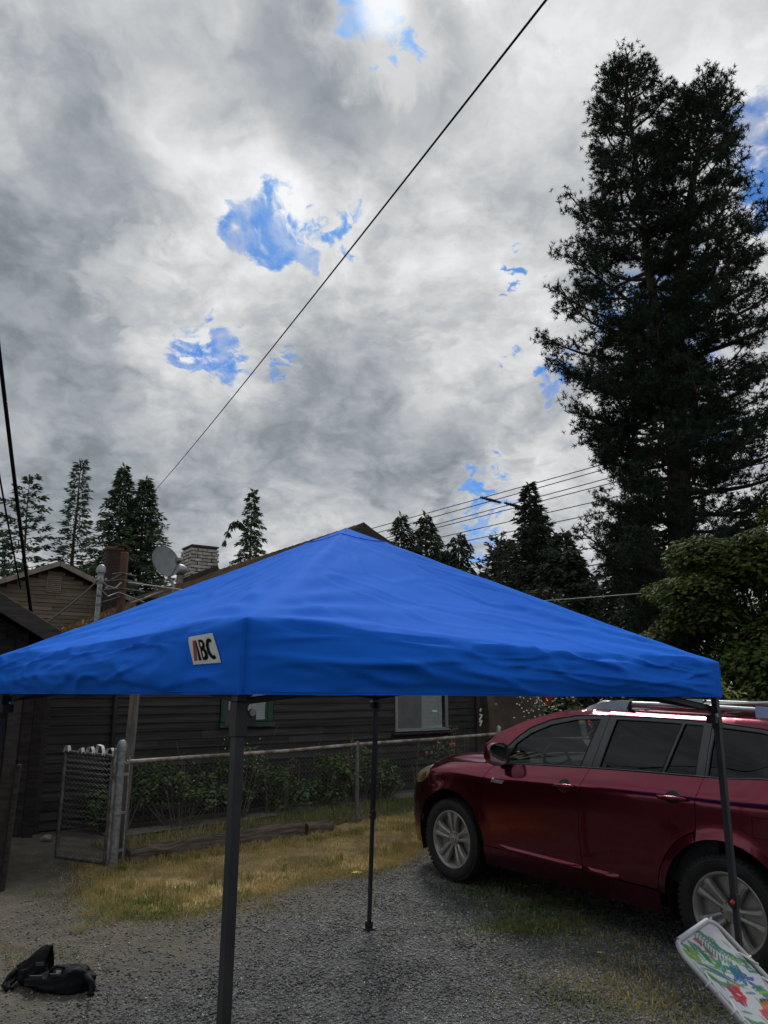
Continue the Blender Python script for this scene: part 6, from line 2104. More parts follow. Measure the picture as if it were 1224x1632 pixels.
# ------------------------------------------------------------------ the red car
def pchip(xk, yk):
    xk = np.array(xk, float); yk = np.array(yk, float)
    h = np.diff(xk); dl = np.diff(yk) / h
    mm = np.zeros(len(xk))
    for i in range(1, len(xk) - 1):
        if dl[i - 1] * dl[i] > 0:
            w1 = 2 * h[i] + h[i - 1]; w2 = h[i] + 2 * h[i - 1]
            mm[i] = (w1 + w2) / (w1 / dl[i - 1] + w2 / dl[i])
    mm[0] = dl[0]; mm[-1] = dl[-1]

    def f(x):
        x = np.clip(np.asarray(x, float), xk[0], xk[-1])
        i = np.clip(np.searchsorted(xk, x) - 1, 0, len(xk) - 2)
        t = (x - xk[i]) / h[i]
        return (yk[i] * (2 * t ** 3 - 3 * t ** 2 + 1) + h[i] * mm[i] * (t ** 3 - 2 * t ** 2 + t) + yk[i + 1] * (-2 * t ** 3 + 3 * t ** 2) + h[i] * mm[i + 1] * (t ** 3 - t ** 2))
    return f


c_crease = pchip([-3.9, -3.2, -2.4, -1.1, -.4, .3, .6, .9], [1.12, 1.105, 1.085, 1.035, .995, .955, .92, .86])
c_belt = pchip([-3.9, -3.1, -2.8, -2.0, -1.1, -.42, 0, .29, .55, .8], [1.30, 1.275, 1.25, 1.22, 1.17, 1.125, 1.095, 1.055, .985, .90])
c_xf = pchip([.2, .4, .62, .75, .85, .95, 1.0, 1.06, 1.2], [.90, .95, .95, .935, .90, .84, .78, .66, .45])
c_xr = pchip([.2, .4, 1.0, 1.25, 1.6, 1.7], [-3.80, -3.84, -3.84, -3.80, -3.60, -3.52])
c_low = pchip([.18, .28, .36, .42, .50, .65, .85, 1.0], [-.10, -.052, -.030, -.020, -.013, -.006, -.001, 0])
HWD = .945


def side_y(x, z):
    x = np.asarray(x, float); z = np.asarray(z, float)
    c = c_crease(x); b = c_belt(x)
    o = c_low(z / np.maximum(c, .8))
    up = np.clip((z - c) / np.maximum(b - c, .05), 0, 1)
    hood = np.clip((x + .55) / .5, 0, 1)
    o = np.where(z > c, -(.094 * (1 - hood) + .092 * hood) * up ** (1.06 + 1.0 * hood), o)
    g = np.clip((z - b) / (1.62 - b), 0, None)
    gl = -.094 - .008 + (-.150) * g ** 1.10
    gl = np.where(z > 1.62, -.252 - .11 * np.clip((z - 1.62) / .065, 0, 1.2) ** 1.8, gl)
    o = np.where(z > b, gl, o)
    # wheel arch lips
    for cx in (0.0, -2.79):
        r_ = np.hypot(x - cx, z - .375)
        o = o + .014 * np.exp(-((r_ - .47) / .05) ** 2) * (z < .95)
    w_ = HWD + o
    xf = c_xf(z); xr = c_xr(z)
    k = np.where(x > 0, np.clip(1 - np.clip(x / xf, 0, .999) ** 4.2, 0, 1) ** .4545, 1.0)
    k2 = np.where(x < -2.9, np.clip(1 - np.clip((-2.9 - x) / (-2.9 - xr), 0, .999) ** 3.4, 0, 1) ** .42, 1.0)
    return w_ * k * k2


car = thing('suv_car', 'dark red sport utility car with silver roof rails parked right of the far tent leg', 'car')
yaw, pit = -.657, .024
fw = Vector((math.sin(yaw) * math.cos(pit), math.cos(yaw) * math.cos(pit), math.sin(pit)))
lf = Vector((-math.cos(yaw), math.sin(yaw), 0))
up_ = fw.cross(lf)
Mx = Matrix((fw, lf, up_)).transposed().to_4x4()
Mx.translation = (1.378, 8.384, .03)
car.matrix_world = Mx

# paint: deep red under clear coat with fine dust
m, nt, b = new_mat('car_paint')
t = nt.node('ShaderNodeTexCoord'); O = t.outputs['Object']
fl = nt.noise(O, 420, 2, .5)
col = nt.mix(nt.sstep(fl, .35, .65), (0.135, 0.009, 0.025), (0.195, 0.015, 0.038))
dust = nt.math('MULTIPLY', nt.sstep(nt.noise(O, 3.1, 6, .65), .48, .72), .10)
spk = nt.sstep(nt.voronoi(O, 34.0, 0), .075, .02)
sepz = nt.node('ShaderNodeSeparateXYZ'); nt.l.new(O, sepz.inputs[0])
lowz = nt.sstep(sepz.outputs[2], .95, .35)
dust = nt.math('ADD', nt.math('MULTIPLY', dust, nt.math('ADD', .25, lowz)), nt.math('MULTIPLY', spk, nt.math('MULTIPLY', .20, lowz)))
col = nt.mix(dust, col, (.20, .17, .14))
nt.l.new(col, b.inputs['Base Color'])
b.inputs['Metallic'].default_value = .92; b.inputs['Roughness'].default_value = .19
nt.l.new(nt.math('ADD', .04, nt.math('MULTIPLY', dust, 1.0)), b.inputs['Coat Roughness'])
b.inputs['Coat Weight'].default_value = .7; b.inputs['Coat IOR'].default_value = 1.5
M_paint = m
M_pillar = pm('pillar_black', (.028, .033, .036), (.036, .041, .044), rough=.35, coat=.3, coat_rough=.2)
M_seal = pm('seal_black', (.006, .006, .007), rough=.6)
M_under = pm('underbody', (.006, .006, .006), (.012, .011, .010), rough=.9)
M_chrome = pm('chrome', (.55, .56, .57), (.60, .61, .62), rough=.18, metal=1)
M_belt = pm('belt_grey', (.10, .105, .11), (.13, .135, .14), rough=.3, metal=.6)
M_silver = pm('silver_rail', (.40, .42, .43), (.46, .48, .49), rough=.32, metal=.65)
M_rim = pm('rim_silver', (.36, .35, .32), (.45, .435, .40), rough=.45, metal=.55, scale=18)
M_tyre = pm('tyre', (.012, .012, .013), (.024, .023, .022), rough=.8, scale=9, bump=.2)
M_lens = glass_mat('lens', (.95, .95, .90), .9, .05)
M_lampin = pm('lamp_inner', (.50, .50, .40), (.58, .58, .48), rough=.35)
M_amber = pm('amber', (.62, .20, .015), (.70, .26, .02), rough=.3, coat=.6)
M_redlens = pm('red_lens', (.30, .01, .012), (.36, .015, .018), rough=.25, coat=.6)
M_cabin = pm('cabin_grey', (.13, .145, .15), (.18, .20, .20), rough=.8, scale=10)
M_cabin_dark = pm('cabin_dark', (.02, .022, .024), (.035, .037, .04), rough=.7)
GLS = .68
G_front = glass_mat('glass_front', (.72, .86, .84), .42, .01)
G_dark = glass_mat('glass_privacy', (.45, .5, .5), .12, .01)


def offset_poly(P, d):
    """shrink a closed polygon by d"""
    P = np.array(P, float)
    n = len(P)
    area = .5 * np.sum(P[:, 0] * np.roll(P[:, 1], -1) - np.roll(P[:, 0], -1) * P[:, 1])
    sg = 1 if area > 0 else -1
    out = []
    for i in range(n):
        a, b_, c = P[i - 1], P[i], P[(i + 1) % n]
        e1 = (b_ - a) / (np.linalg.norm(b_ - a) + 1e-9); e2 = (c - b_) / (np.linalg.norm(c - b_) + 1e-9)
        n1 = np.array([-e1[1], e1[0]]) * sg; n2 = np.array([-e2[1], e2[0]]) * sg
        nn = n1 + n2; l_ = np.linalg.norm(nn)
        nn = nn / l_ if l_ > 1e-6 else n1
        out.append(b_ + nn * d / max(.5, nn @ n1))
    return np.array(out)


def densify(P, step):
    out = []
    n = len(P)
    for i in range(n):
        a, c = np.array(P[i], float), np.array(P[(i + 1) % n], float)
        k = max(1, int(math.ceil(np.linalg.norm(c - a) / step)))
        for j in range(k): out.append(a + (c - a) * j / k)
    return np.array(out)


def tri_poly(outer, holes, step):
    loops = [densify(outer, step)] + [densify(h, step) for h in holes]
    pts, edges = [], []
    for L in loops:
        o = len(pts); n = len(L)
        pts += [Vector(p) for p in L]
        edges += [(o + i, o + (i + 1) % n) for i in range(n)]
    x0, y0 = loops[0].min(0); x1, y1 = loops[0].max(0)
    gx, gy = np.meshgrid(np.arange(x0 + step / 2, x1, step), np.arange(y0 + step / 2, y1, step))
    gx, gy = gx.ravel(), gy.ravel()
    k = in_poly(gx, gy, offset_poly(loops[0], step * .4))
    for h in loops[1:]: k &= ~in_poly(gx, gy, offset_poly(h, -step * .4))
    pts += [Vector((a, c)) for a, c in zip(gx[k], gy[k])]
    V, E_, F, *_ = delaunay_2d_cdt(pts, edges, [], 0, 1e-6)
    V = np.array([(p.x, p.y) for p in V])
    F = np.array([tuple(f) for f in F])
    cc = V[F].mean(1)
    k = in_poly(cc[:, 0], cc[:, 1], loops[0])
    for h in loops[1:]: k &= ~in_poly(cc[:, 0], cc[:, 1], h)
    return V, F[k], loops


def panel(outer, holes=(), gap=.0025, depth=.018, inset=0.0, step=.035, surf=side_y, bulge=None, sgn=1, roll=.0035):
    """a pressed body panel over the side surface: front face plus a turned-in edge"""
    outer = offset_poly(densify(outer, step), gap) if gap else outer
    V, F, loops = tri_poly(outer, holes, step)
    y = surf(V[:, 0], V[:, 1]) - inset
    if bulge is not None: y = y + bulge(V[:, 0], V[:, 1])
    P = np.stack([V[:, 0], y * sgn, V[:, 1]], 1)
    area2 = np.cross(V[F[:, 1]] - V[F[:, 0]], V[F[:, 2]] - V[F[:, 0]])
    F = np.where((area2 > 0)[:, None], F[:, ::-1], F)
    if sgn < 0: F = F[:, ::-1]
    mb = MB().add(P, F)
    for L in loops:
        n = len(L)
        yy = surf(L[:, 0], L[:, 1]) - inset
        if bulge is not None: yy = yy + bulge(L[:, 0], L[:, 1])
        A = np.stack([L[:, 0], yy * sgn, L[:, 1]], 1)
        B = np.stack([L[:, 0], (yy - depth) * sgn, L[:, 1]], 1)
        mb.add(np.vstack([A, B]), np.array([(i, (i + 1) % n, n + (i + 1) % n, n + i) for i in range(n)]))
    return mb


def both(name, mat, outer, holes=(), parent=None, label=None, smooth=True, **kw):
    res = []
    for s_ in (1, -1):
        p = parent[0 if s_ > 0 else 1] if isinstance(parent, (list, tuple)) else (parent or car)
        res.append(panel(outer, holes, sgn=s_, **kw).build(name, mat, p, smooth=smooth, angle=38))
    return res


def arcpts(cx, r_, a0, a1, n=16): return [(cx + r_ * math.cos(R(a)), .375 + r_ * math.sin(R(a))) for a in np.linspace(a0, a1, n)]


bz = lambda x: float(c_belt(x))
LEAD = [(-.475, .405), (-.435, .66), (-.455, .99), (-.545, 1.128)]
BGAP = [(-1.575, .405), (-1.560, .68), (-1.572, 1.0), (-1.60, 1.10), (-1.632, 1.196)]
CGAP_T = [(-2.605, .885), (-2.612, 1.09), (-2.642, 1.238)]
top_f = [(x, bz(x) - .002) for x in np.linspace(-1.632, -.56, 10)]
top_r = [(x, bz(x) - .002) for x in np.linspace(-2.642, -1.632, 10)]

# sill line where the doors end
front_door = LEAD[:] + top_f[::-1][0:] + BGAP[::-1]
front_door = [(-.475, .405), (-.440, .52), (-.435, .66), (-.440, .85), (-.455, .99), (-.545, 1.126)] + top_f[::-1] + [(-1.632, 1.194), (-1.60, 1.10), (-1.572, 1.0), (-1.560, .68), (-1.575, .405)]
a_end = math.degrees(math.atan2(.885 - .375, -2.605 + 2.79))
rear_door = [(-1.575, .405), (-1.560, .68), (-1.572, 1.0), (-1.60, 1.10), (-1.632, 1.194)] + top_r[::-1] + [(-2.642, 1.236), (-2.612, 1.09), (-2.605, .90)] + arcpts(-2.79, .535, 68.5, 4, 14)
# de-duplicate near-equal neighbours
def clean(P):
    out = []
    for p in P:
        if not out or math.hypot(p[0] - out[-1][0], p[1] - out[-1][1]) > 1e-3: out.append(p)
    if math.hypot(out[0][0] - out[-1][0], out[0][1] - out[-1][1]) < 1e-3: out.pop()
    return out


fd = both('front_door', M_paint, clean(front_door))
rd = both('rear_door', M_paint, clean(rear_door))
rocker = [(-.452, .235), (-.452, .4045), (-2.262, .4045), (-2.262, .235)]
both('sill_panel', M_paint, rocker)
fender = [(-.475, .405), (-.440, .52), (-.435, .66), (-.440, .85), (-.455, .99), (-.545, 1.126), (-.50, 1.140)] + [(x, bz(x)) for x in np.linspace(-.42, .335, 11)] + [(.312, 1.0), (.300, .962), (.318, .930), (.395, .886), (.455, .852), (.375, .705)] + arcpts(0, .462, 43, 176, 24)
both('front_fender', M_paint, clean(fender))
bump = arcpts(0, .462, 41, -12, 9) + [(.47, .262), (.70, .250)] + [(float(c_xf(z)) * .93, z) for z in np.linspace(.26, .835, 14)] + [(.53, .834), (.460, .850), (.383, .705)]
both('bumper_side', M_paint, clean(bump), step=.03)
head = [(.460, .854), (.397, .889), (.322, .932), (.304, .963), (.316, 1.0), (.342, bz(.342) - .006), (.44, bz(.44) - .008), (.56, bz(.56) - .010), (.66, .935), (.715, .885), (.72, .840), (.53, .838)]
hl = both('headlight', M_lampin, head, gap=.002, depth=.05, inset=.016, step=.02)
both('headlight_lens', M_lens, head, gap=.003, depth=.012, parent=hl, step=.02)
both('indicator', M_amber, [(.470, .862), (.415, .895), (.385, .925), (.388, .965), (.43, .955), (.475, .910), (.50, .868)], gap=0, depth=.01, inset=.010, parent=hl, step=.02)
# quarter panel and rear corner
quarter = [(-2.642, 1.238), (-2.612, 1.09), (-2.605, .90)] + arcpts(-2.79, .47, 66, 178, 22) + [(-3.28, .36), (-3.50, .36)] + [(float(c_xr(z)) + .10, z) for z in np.linspace(.40, 1.28, 14)] + [(x, bz(x)) for x in np.linspace(-3.65, -2.66, 10)]
fuel = [(-3.02, .90), (-3.02, 1.035), (-3.20, 1.04), (-3.20, .905)]
both('quarter_panel', M_paint, clean(quarter), holes=[fuel])
both('fuel_door', M_paint, fuel, gap=.003)
dl_ = panel(clean([(-2.26, .4)] + arcpts(-2.79, .53, 4, 64, 10) + arcpts(-2.79, .475, 64, 3, 10)), gap=.001)
for s_ in (1, -1):
    panel(clean([(-2.262, .40)] + arcpts(-2.79, .531, 3.5, 67, 12) + arcpts(-2.79, .470, 66, 3, 12)), gap=.0015, sgn=s_).build('arch_trim', M_paint, car, smooth=True, angle=38)

# ------ window frames and glass
GF = [(-.655, 1.150)] + [(x, bz(x) + .012) for x in np.linspace(-.75, -1.525, 8)] + [(-1.555, 1.30), (-1.61, 1.48), (-1.648, 1.592), (-1.40, 1.574), (-1.13, 1.515), (-.92, 1.430), (-.76, 1.325)]
GR = [(-1.720, bz(-1.72) + .012)] + [(x, bz(x) + .012) for x in np.linspace(-1.85, -2.290, 5)] + [(-2.325, 1.36), (-2.375, 1.52), (-2.402, 1.600), (-2.10, 1.602), (-1.812, 1.598), (-1.775, 1.45)]
GV = [(-2.318, bz(-2.318) + .012), (-2.565, bz(-2.565) + .012), (-2.572, 1.42), (-2.578, 1.598), (-2.432, 1.600), (-2.40, 1.50), (-2.345, 1.32)]
GQ = [(-2.668, bz(-2.668) + .012), (-2.90, bz(-2.9) + .012), (-3.30, bz(-3.3) + .016), (-3.38, 1.32), (-3.33, 1.44), (-3.18, 1.545), (-3.02, 1.575), (-2.685, 1.594), (-2.672, 1.42)]
WT = [(-.53, 1.135), (-.63, 1.275), (-.78, 1.400), (-.90, 1.478), (-1.12, 1.560), (-1.40, 1.612), (-1.70, 1.628), (-2.2, 1.634), (-2.642, 1.630), (-3.05, 1.602), (-3.25, 1.558), (-3.42, 1.44), (-3.475, 1.31)]
frame_f = [(-.545, 1.128)] + [(x, bz(x)) for x in np.linspace(-.62, -1.632, 9)] + [(-1.665, 1.32), (-1.705, 1.48), (-1.740, 1.628)] + [(-1.40, 1.612), (-1.12, 1.560), (-.90, 1.478), (-.78, 1.400), (-.63, 1.275)]
frame_r = [(-1.632, bz(-1.632))] + [(x, bz(x)) for x in np.linspace(-1.75, -2.642, 8)] + [(-2.645, 1.42), (-2.650, 1.630), (-2.2, 1.634), (-1.740, 1.628), (-1.705, 1.48), (-1.665, 1.32)]
frame_q = [(-2.642, bz(-2.642))] + [(x, bz(x)) for x in np.linspace(-2.8, -3.475, 6)] + [(-3.42, 1.44), (-3.25, 1.558), (-3.05, 1.602), (-2.650, 1.630), (-2.645, 1.42)]
ff = both('window_frame', M_pillar, clean(frame_f), holes=[GF], parent=fd, inset=.003, depth=.012)
fr_ = both('window_frame', M_pillar, clean(frame_r), holes=[GR, GV], parent=rd, inset=.003, depth=.012)
fq = both('window_frame', M_pillar, clean(frame_q), holes=[GQ], inset=.003, depth=.012)
both('window_pane', G_front, GF, gap=0, inset=.012, depth=.002, parent=fd, step=.05)
both('window_pane', G_dark, GR, gap=0, inset=.012, depth=.002, parent=rd, step=.05)
both('vent_pane', G_dark, GV, gap=0, inset=.012, depth=.002, parent=rd, step=.05)
both('cargo_pane', G_dark, GQ, gap=0, inset=.012, depth=.002, parent=fq, step=.05)
# maroon rail over the doors: pillar, cant rail, rear pillar
SIL = [(-3.60, 1.31), (-3.60, 1.50), (-3.53, 1.62), (-3.40, 1.652), (-3.02, 1.678), (-2.68, 1.686), (-2.14, 1.688), (-1.85, 1.683), (-1.53, 1.668), (-1.18, 1.634), (-.81, 1.530), (-.50, 1.405), (-.375, 1.30), (-.42, 1.21), (-.49, 1.137)]
both('side_frame', M_paint, clean(WT + SIL), gap=.002, step=.03)
# bright belt mouldings, seals
for s_ in (1, -1):
    x = np.linspace(-.60, -3.36, 40)
    zb = c_belt(x) + .004
    MB().tube(np.stack([x, s_ * (side_y(x, zb) + .004), zb], 1), .0062, 6).build('belt_moulding', M_belt, car, smooth=True)
    for L in (GF, GR, GV, GQ):
        P = densify(L, .05)
        MB().tube(np.stack([P[:, 0], s_ * (side_y(P[:, 0], P[:, 1]) - .003), P[:, 1]], 1), .005, 5, closed=True).build('window_seal', M_seal, car, smooth=True)
    P = np.array(WT); P = np.array([(np.interp(q, np.linspace(0, 1, len(P)), P[:, 0]), np.interp(q, np.linspace(0, 1, len(P)), P[:, 1])) for q in np.linspace(0, 1, 60)])
    MB().tube(np.stack([P[:, 0], s_ * (side_y(P[:, 0], P[:, 1]) - .002), P[:, 1]], 1), .006, 5).build('window_seal', M_seal, car, smooth=True)
    # sill moulding in two lengths, one on each door
    for (xa, xb), pr in (((-.62, -1.568), fd), ((-1.582, -1.92), rd)):
        x = np.linspace(xa, xb, 14)
        tap = np.clip(np.minimum(x - min(xa, xb), max(xa, xb) - x) / .12 + .25, 0, 1)
        rows = []
        for dz, o in ((.402, .000), (.408, .022), (.428, .016), (.446, .0)):
            rows.append(np.stack([x, s_ * (side_y(x, np.full_like(x, dz)) + o * tap), np.full_like(x, dz)], 1))
        MB().grid(np.array(rows), s_ > 0).build('sill_moulding', M_paint, pr[0 if s_ > 0 else 1], smooth=False)
    # handles with their cups
    for (xa, xb, za, zb2), pr in (((-1.325, -1.545, 1.043, 1.052), fd), ((-2.325, -2.555, 1.078, 1.086), rd)):
        pr_ = pr[0 if s_ > 0 else 1]
        xc, zc_ = (xa + xb) / 2, (za + zb2) / 2
        cup = MB()
        P = np.zeros((9, 18, 3))
        for i in range(9):
            for j in range(18):
                q = i / 8; a = 2 * math.pi * j / 17
                xx = xc + q * .062 * math.cos(a) + .01; zz = zc_ + .002 + q * .048 * math.sin(a)
                P[i, j] = (xx, s_ * (float(side_y(xx, zz)) + .0012 - .0 * (1 - q * q)), zz)
        cup.grid(P, s_ < 0)
        cup.build('handle_cup', M_seal, pr_, smooth=True)
        ring = np.array([(xc + .01 + .060 * math.cos(a), s_ * (float(side_y(xc + .01 + .060 * math.cos(a), zc_ - .004 + .050 * math.sin(a))) + .002), zc_ - .004 + .050 * math.sin(a)) for a in np.linspace(math.pi * 1.12, math.pi * 1.88, 12)])
        MB().tube(ring, .004, 5).build('cup_rim', M_paint, pr_, smooth=True)
        hx = np.linspace(xa, xb, 12)
        hz = np.linspace(za, zb2, 12)
        hy = side_y(hx, hz) + .008 + .028 * np.sin(np.linspace(.25, math.pi - .25, 12)) ** .6
        mb = MB(); mb.tube(np.stack([hx, s_ * hy, hz], 1), .0165 * np.sin(np.linspace(.5, math.pi - .5, 12)) ** .4, 10)
        mb.v[0][:, 2] = (mb.v[0][:, 2] - np.repeat(hz, 10)) * 1.15 + np.repeat(hz, 10)
        mb.build('door_handle', M_paint, pr_, smooth=True)

# chrome script on the front door
cu = bpy.data.curves.new('badge', 'FONT'); cu.body = 'Fnnnor'; cu.size = .062; cu.shear = .35; cu.extrude = .0025; cu.offset = .0022; cu.space_character = .86
bo = bpy.data.objects.new('badge_tmp', cu); COL.objects.link(bo)
dg = bpy.context.evaluated_depsgraph_get()
me = bpy.data.meshes.new_from_object(bo.evaluated_get(dg))
bpy.data.objects.remove(bo)
co = np.zeros(len(me.vertices) * 3); me.vertices.foreach_get('co', co); co = co.reshape(-1, 3)
wid = co[:, 0].max() - co[:, 0].min()
X_ = -.575 - (co[:, 0] - co[:, 0].min()) / wid * .165; Z_ = .978 + co[:, 1] * .85
me.vertices.foreach_set('co', np.stack([X_, side_y(X_, Z_) + .003 + co[:, 2], Z_], 1).ravel())
me.materials.clear(); me.materials.append(pm('badge_chrome', (.75, .76, .77), rough=.25, metal=.6))
me.name = 'badge_script'
bo = bpy.data.objects.new('badge_script', me); COL.objects.link(bo); bo.parent = fd[0]

# mirrors
for s_ in (1, -1):
    root_y = float(side_y(-.62, 1.15))
    P = np.zeros((13, 17, 3))
    for i in range(13):
        q = i / 12            # from the glass edge (rear) to the nose (front)
        k = math.sqrt(max(0, 1 - q ** 2.4)) * .98 + .02
        for j in range(17):
            a = 2 * math.pi * j / 16
            ca, sa = math.cos(a), math.sin(a)
            ex = math.copysign(abs(ca) ** .62, ca) * .108; ez = math.copysign(abs(sa) ** .62, sa) * .102
            P[i, j] = (-.715 + .165 * q + .02 * ca, s_ * (root_y + .135 + ex * k - .02 * q), 1.235 + ez * k + .01 * q)
    hs = MB().grid(P, s_ > 0).build('mirror', M_paint, car, smooth=True)
    ring = P[0, :-1].copy()
    c_ = ring.mean(0)
    mb = MB()
    inner = c_ + (ring - c_) * .90; deep = inner + np.array([.012, 0, 0])
    n = 16
    mb.add(np.vstack([ring, inner, deep]), [(i, (i + 1) % n, n + (i + 1) % n, n + i) for i in range(n)] + [(n + i, n + (i + 1) % n, 2 * n + (i + 1) % n, 2 * n + i) for i in range(n)])
    mb.build('mirror_rim', M_pillar, hs, smooth=True, angle=40)
    MB().add(deep, [tuple(range(n))]).build('mirror_glass', pm('mirror_glass', (.5, .52, .53), rough=.06, metal=1), hs)
    MB().box((-.635, s_ * (root_y + .02), 1.165), (.10, .10, .05), bev=.012).build('mirror_arm', M_seal, hs)
    sail = [(-.56, 1.135), (-.665, 1.155), (-.76, 1.30), (-.66, 1.27), (-.60, 1.20)]
    panel(sail, gap=0, inset=-.002, depth=.012, sgn=s_, step=.03).build('mirror_base', M_seal, hs, smooth=True)

# ------ bonnet, windscreen, roof, front and rear
def top_grid(name, xs_, yfun, zfun, mat, ny=25, flip=False, parent=car, skirt=True):
    P = np.zeros((len(xs_), ny, 3))
    for i, x in enumerate(xs_):
        ye = yfun(x)
        for j in range(ny):
            q = -1 + 2 * j / (ny - 1)
            P[i, j] = (x, q * ye, zfun(x, q))
    return MB().grid(P, flip).build(name, mat, parent, smooth=True, angle=50)


def hood_z(x, q):
    a = abs(q)
    base = float(c_belt(x)) + .004
    ridge = np.clip((1 - a) / .13, 0, 1)
    rise = .060 * float(np.clip((.62 - x) / .5, .25, 1))
    return base + rise * (ridge * ridge * (3 - 2 * ridge)) + .022 * (1 - q * q) - .014 * math.exp(-((a - .52) / .10) ** 2)


hood_y = lambda x: float(side_y(x, c_belt(x))) - .004
top_grid('bonnet', np.concatenate([np.linspace(-.40, .44, 26), np.linspace(.47, .60, 6)]), hood_y, hood_z, M_paint, 61, True)
# windscreen between the pillars, bowed forward
SP = np.array([(-.36, 1.135), (-.23, 1.21), (-.31, 1.285), (-.50, 1.405), (-.81, 1.530), (-1.18, 1.634)])
ws = []
for q in np.linspace(0, 1, 14):
    x = np.interp(q, [0, .2, .5, .8, 1], [-.31, -.50, -.81, -1.0, -1.18]); z = np.interp(x, [-1.18, -.81, -.50, -.31], [1.634, 1.53, 1.405, 1.285])
    ye = float(side_y(x, z)) - .004
    ws.append([(x + .14 * (1 - (2 * j / 16 - 1) ** 2) * (1 - q * .6), ye * (2 * j / 16 - 1), z + .012 * (1 - (2 * j / 16 - 1) ** 2)) for j in range(17)])
MB().grid(np.array(ws), True).build('windscreen', G_front, car, smooth=True)
cw = []
for q in np.linspace(0, 1, 5):
    x = -.40 + .10 * q; z0 = 1.14 + .13 * q
    ye = .80 - .04 * q
    cw.append([(x + .15 * (1 - (2 * j / 16 - 1) ** 2), ye * (2 * j / 16 - 1), z0 + .03 * (1 - (2 * j / 16 - 1) ** 2)) for j in range(17)])
MB().grid(np.array(cw), True).build('cowl', M_seal, car, smooth=True)
c_rz = pchip([-3.53, -3.40, -3.02, -2.68, -2.14, -1.85, -1.53, -1.18], [1.622, 1.652, 1.678, 1.686, 1.688, 1.683, 1.668, 1.634])
top_grid('roof_panel', np.linspace(-3.53, -1.17, 34), lambda x: float(side_y(x, c_rz(x))) - .003, lambda x, q: float(c_rz(x)) + .001 + .030 * (1 - q * q) - .010 * math.exp(-((abs(q) - .93) / .05) ** 2), M_paint, 41, True)
# front fascia
zs = np.linspace(.25, .985, 26)
P = np.zeros((26, 41, 3))
for i, z in enumerate(zs):
    xf = float(c_xf(z)); w_ = HWD + float(c_low(z / .9))
    xl = .93 * xf
    yl = w_ * (1 - .93 ** 4.2) ** .4545
    for j in range(41):
        q = -1 + 2 * j / 40
        y = q * yl
        P[i, j] = (xf * (max(0, 1 - (abs(y) / w_) ** 2.2)) ** (1 / 4.2), y, z)
MB().grid(P, False).build('front_bumper', M_paint, car, smooth=True)
gr = MB()
for z in (.70, .755, .81, .865):
    y = np.linspace(-.40, .40, 15); xf = float(c_xf(z))
    gr.tube(np.stack([xf * (1 - (np.abs(y) / HWD) ** 2.2) ** (1 / 4.2) + .006, y, np.full(15, z)], 1), .012, 6)
grille = gr.build('grille', M_chrome, car, smooth=True)
gb = []
for z in (.67, .89):
    y = np.linspace(-.42, .42, 15); xf = float(c_xf(z)); gb.append(np.stack([xf * (1 - (np.abs(y) / HWD) ** 2.2) ** (1 / 4.2) + .003, y, np.full(15, z)], 1))
MB().grid(np.array(gb)).build('grille_back', M_seal, grille, smooth=True)
y = np.linspace(-.35, .35, 11); gb = [np.stack([float(c_xf(z)) * (1 - (np.abs(y) / HWD) ** 2.2) ** (1 / 4.2) + .003, y, np.full(11, z)], 1) for z in (.34, .50)]
MB().grid(np.array(gb)).build('lower_intake', M_seal, car, smooth=True)
# rear end
zs = np.concatenate([np.linspace(.30, 1.28, 22), np.linspace(1.30, 1.66, 12)])
P = np.zeros((len(zs), 31, 3))
for i, z in enumerate(zs):
    xr = float(c_xr(z)); xa = xr + .10 if z < 1.29 else xr + .03
    ye = float(side_y(xa, min(z, 1.66)))
    for j in range(31):
        q = -1 + 2 * j / 30
        P[i, j] = (xa - (xa - xr) * (1 - abs(q) ** 3.2), q * ye, z)
tg = MB().grid(P, True).build('tailgate', M_paint, car, smooth=True)
rw = []
for z in np.linspace(1.30, 1.58, 8):
    xr = float(c_xr(z)) - .006
    rw.append([(xr + .03 * abs(q) ** 3, q * (.68 - .12 * (z - 1.3)), z) for q in np.linspace(-1, 1, 15)])
MB().grid(np.array(rw), True).build('rear_window', pm('rear_glass', (.012, .014, .015), rough=.04, coat=1), tg, smooth=True)
for s_ in (1, -1):
    q = [[(float(c_xr(z)) + .10 - .07 * u_2 - .004, s_ * (float(side_y(float(c_xr(z)) + .10, z)) - .14 * u_2 + .004), z) for u_2 in np.linspace(0, 1, 6)] for z in np.linspace(.98, 1.24, 8)]
    MB().grid(np.array(q), s_ < 0).build('tail_light', M_redlens, car, smooth=True)
MB().box((-3.82, 0, .55), (.06, 1.2, .22), bev=.02).build('rear_bumper_pad', M_pillar, car)

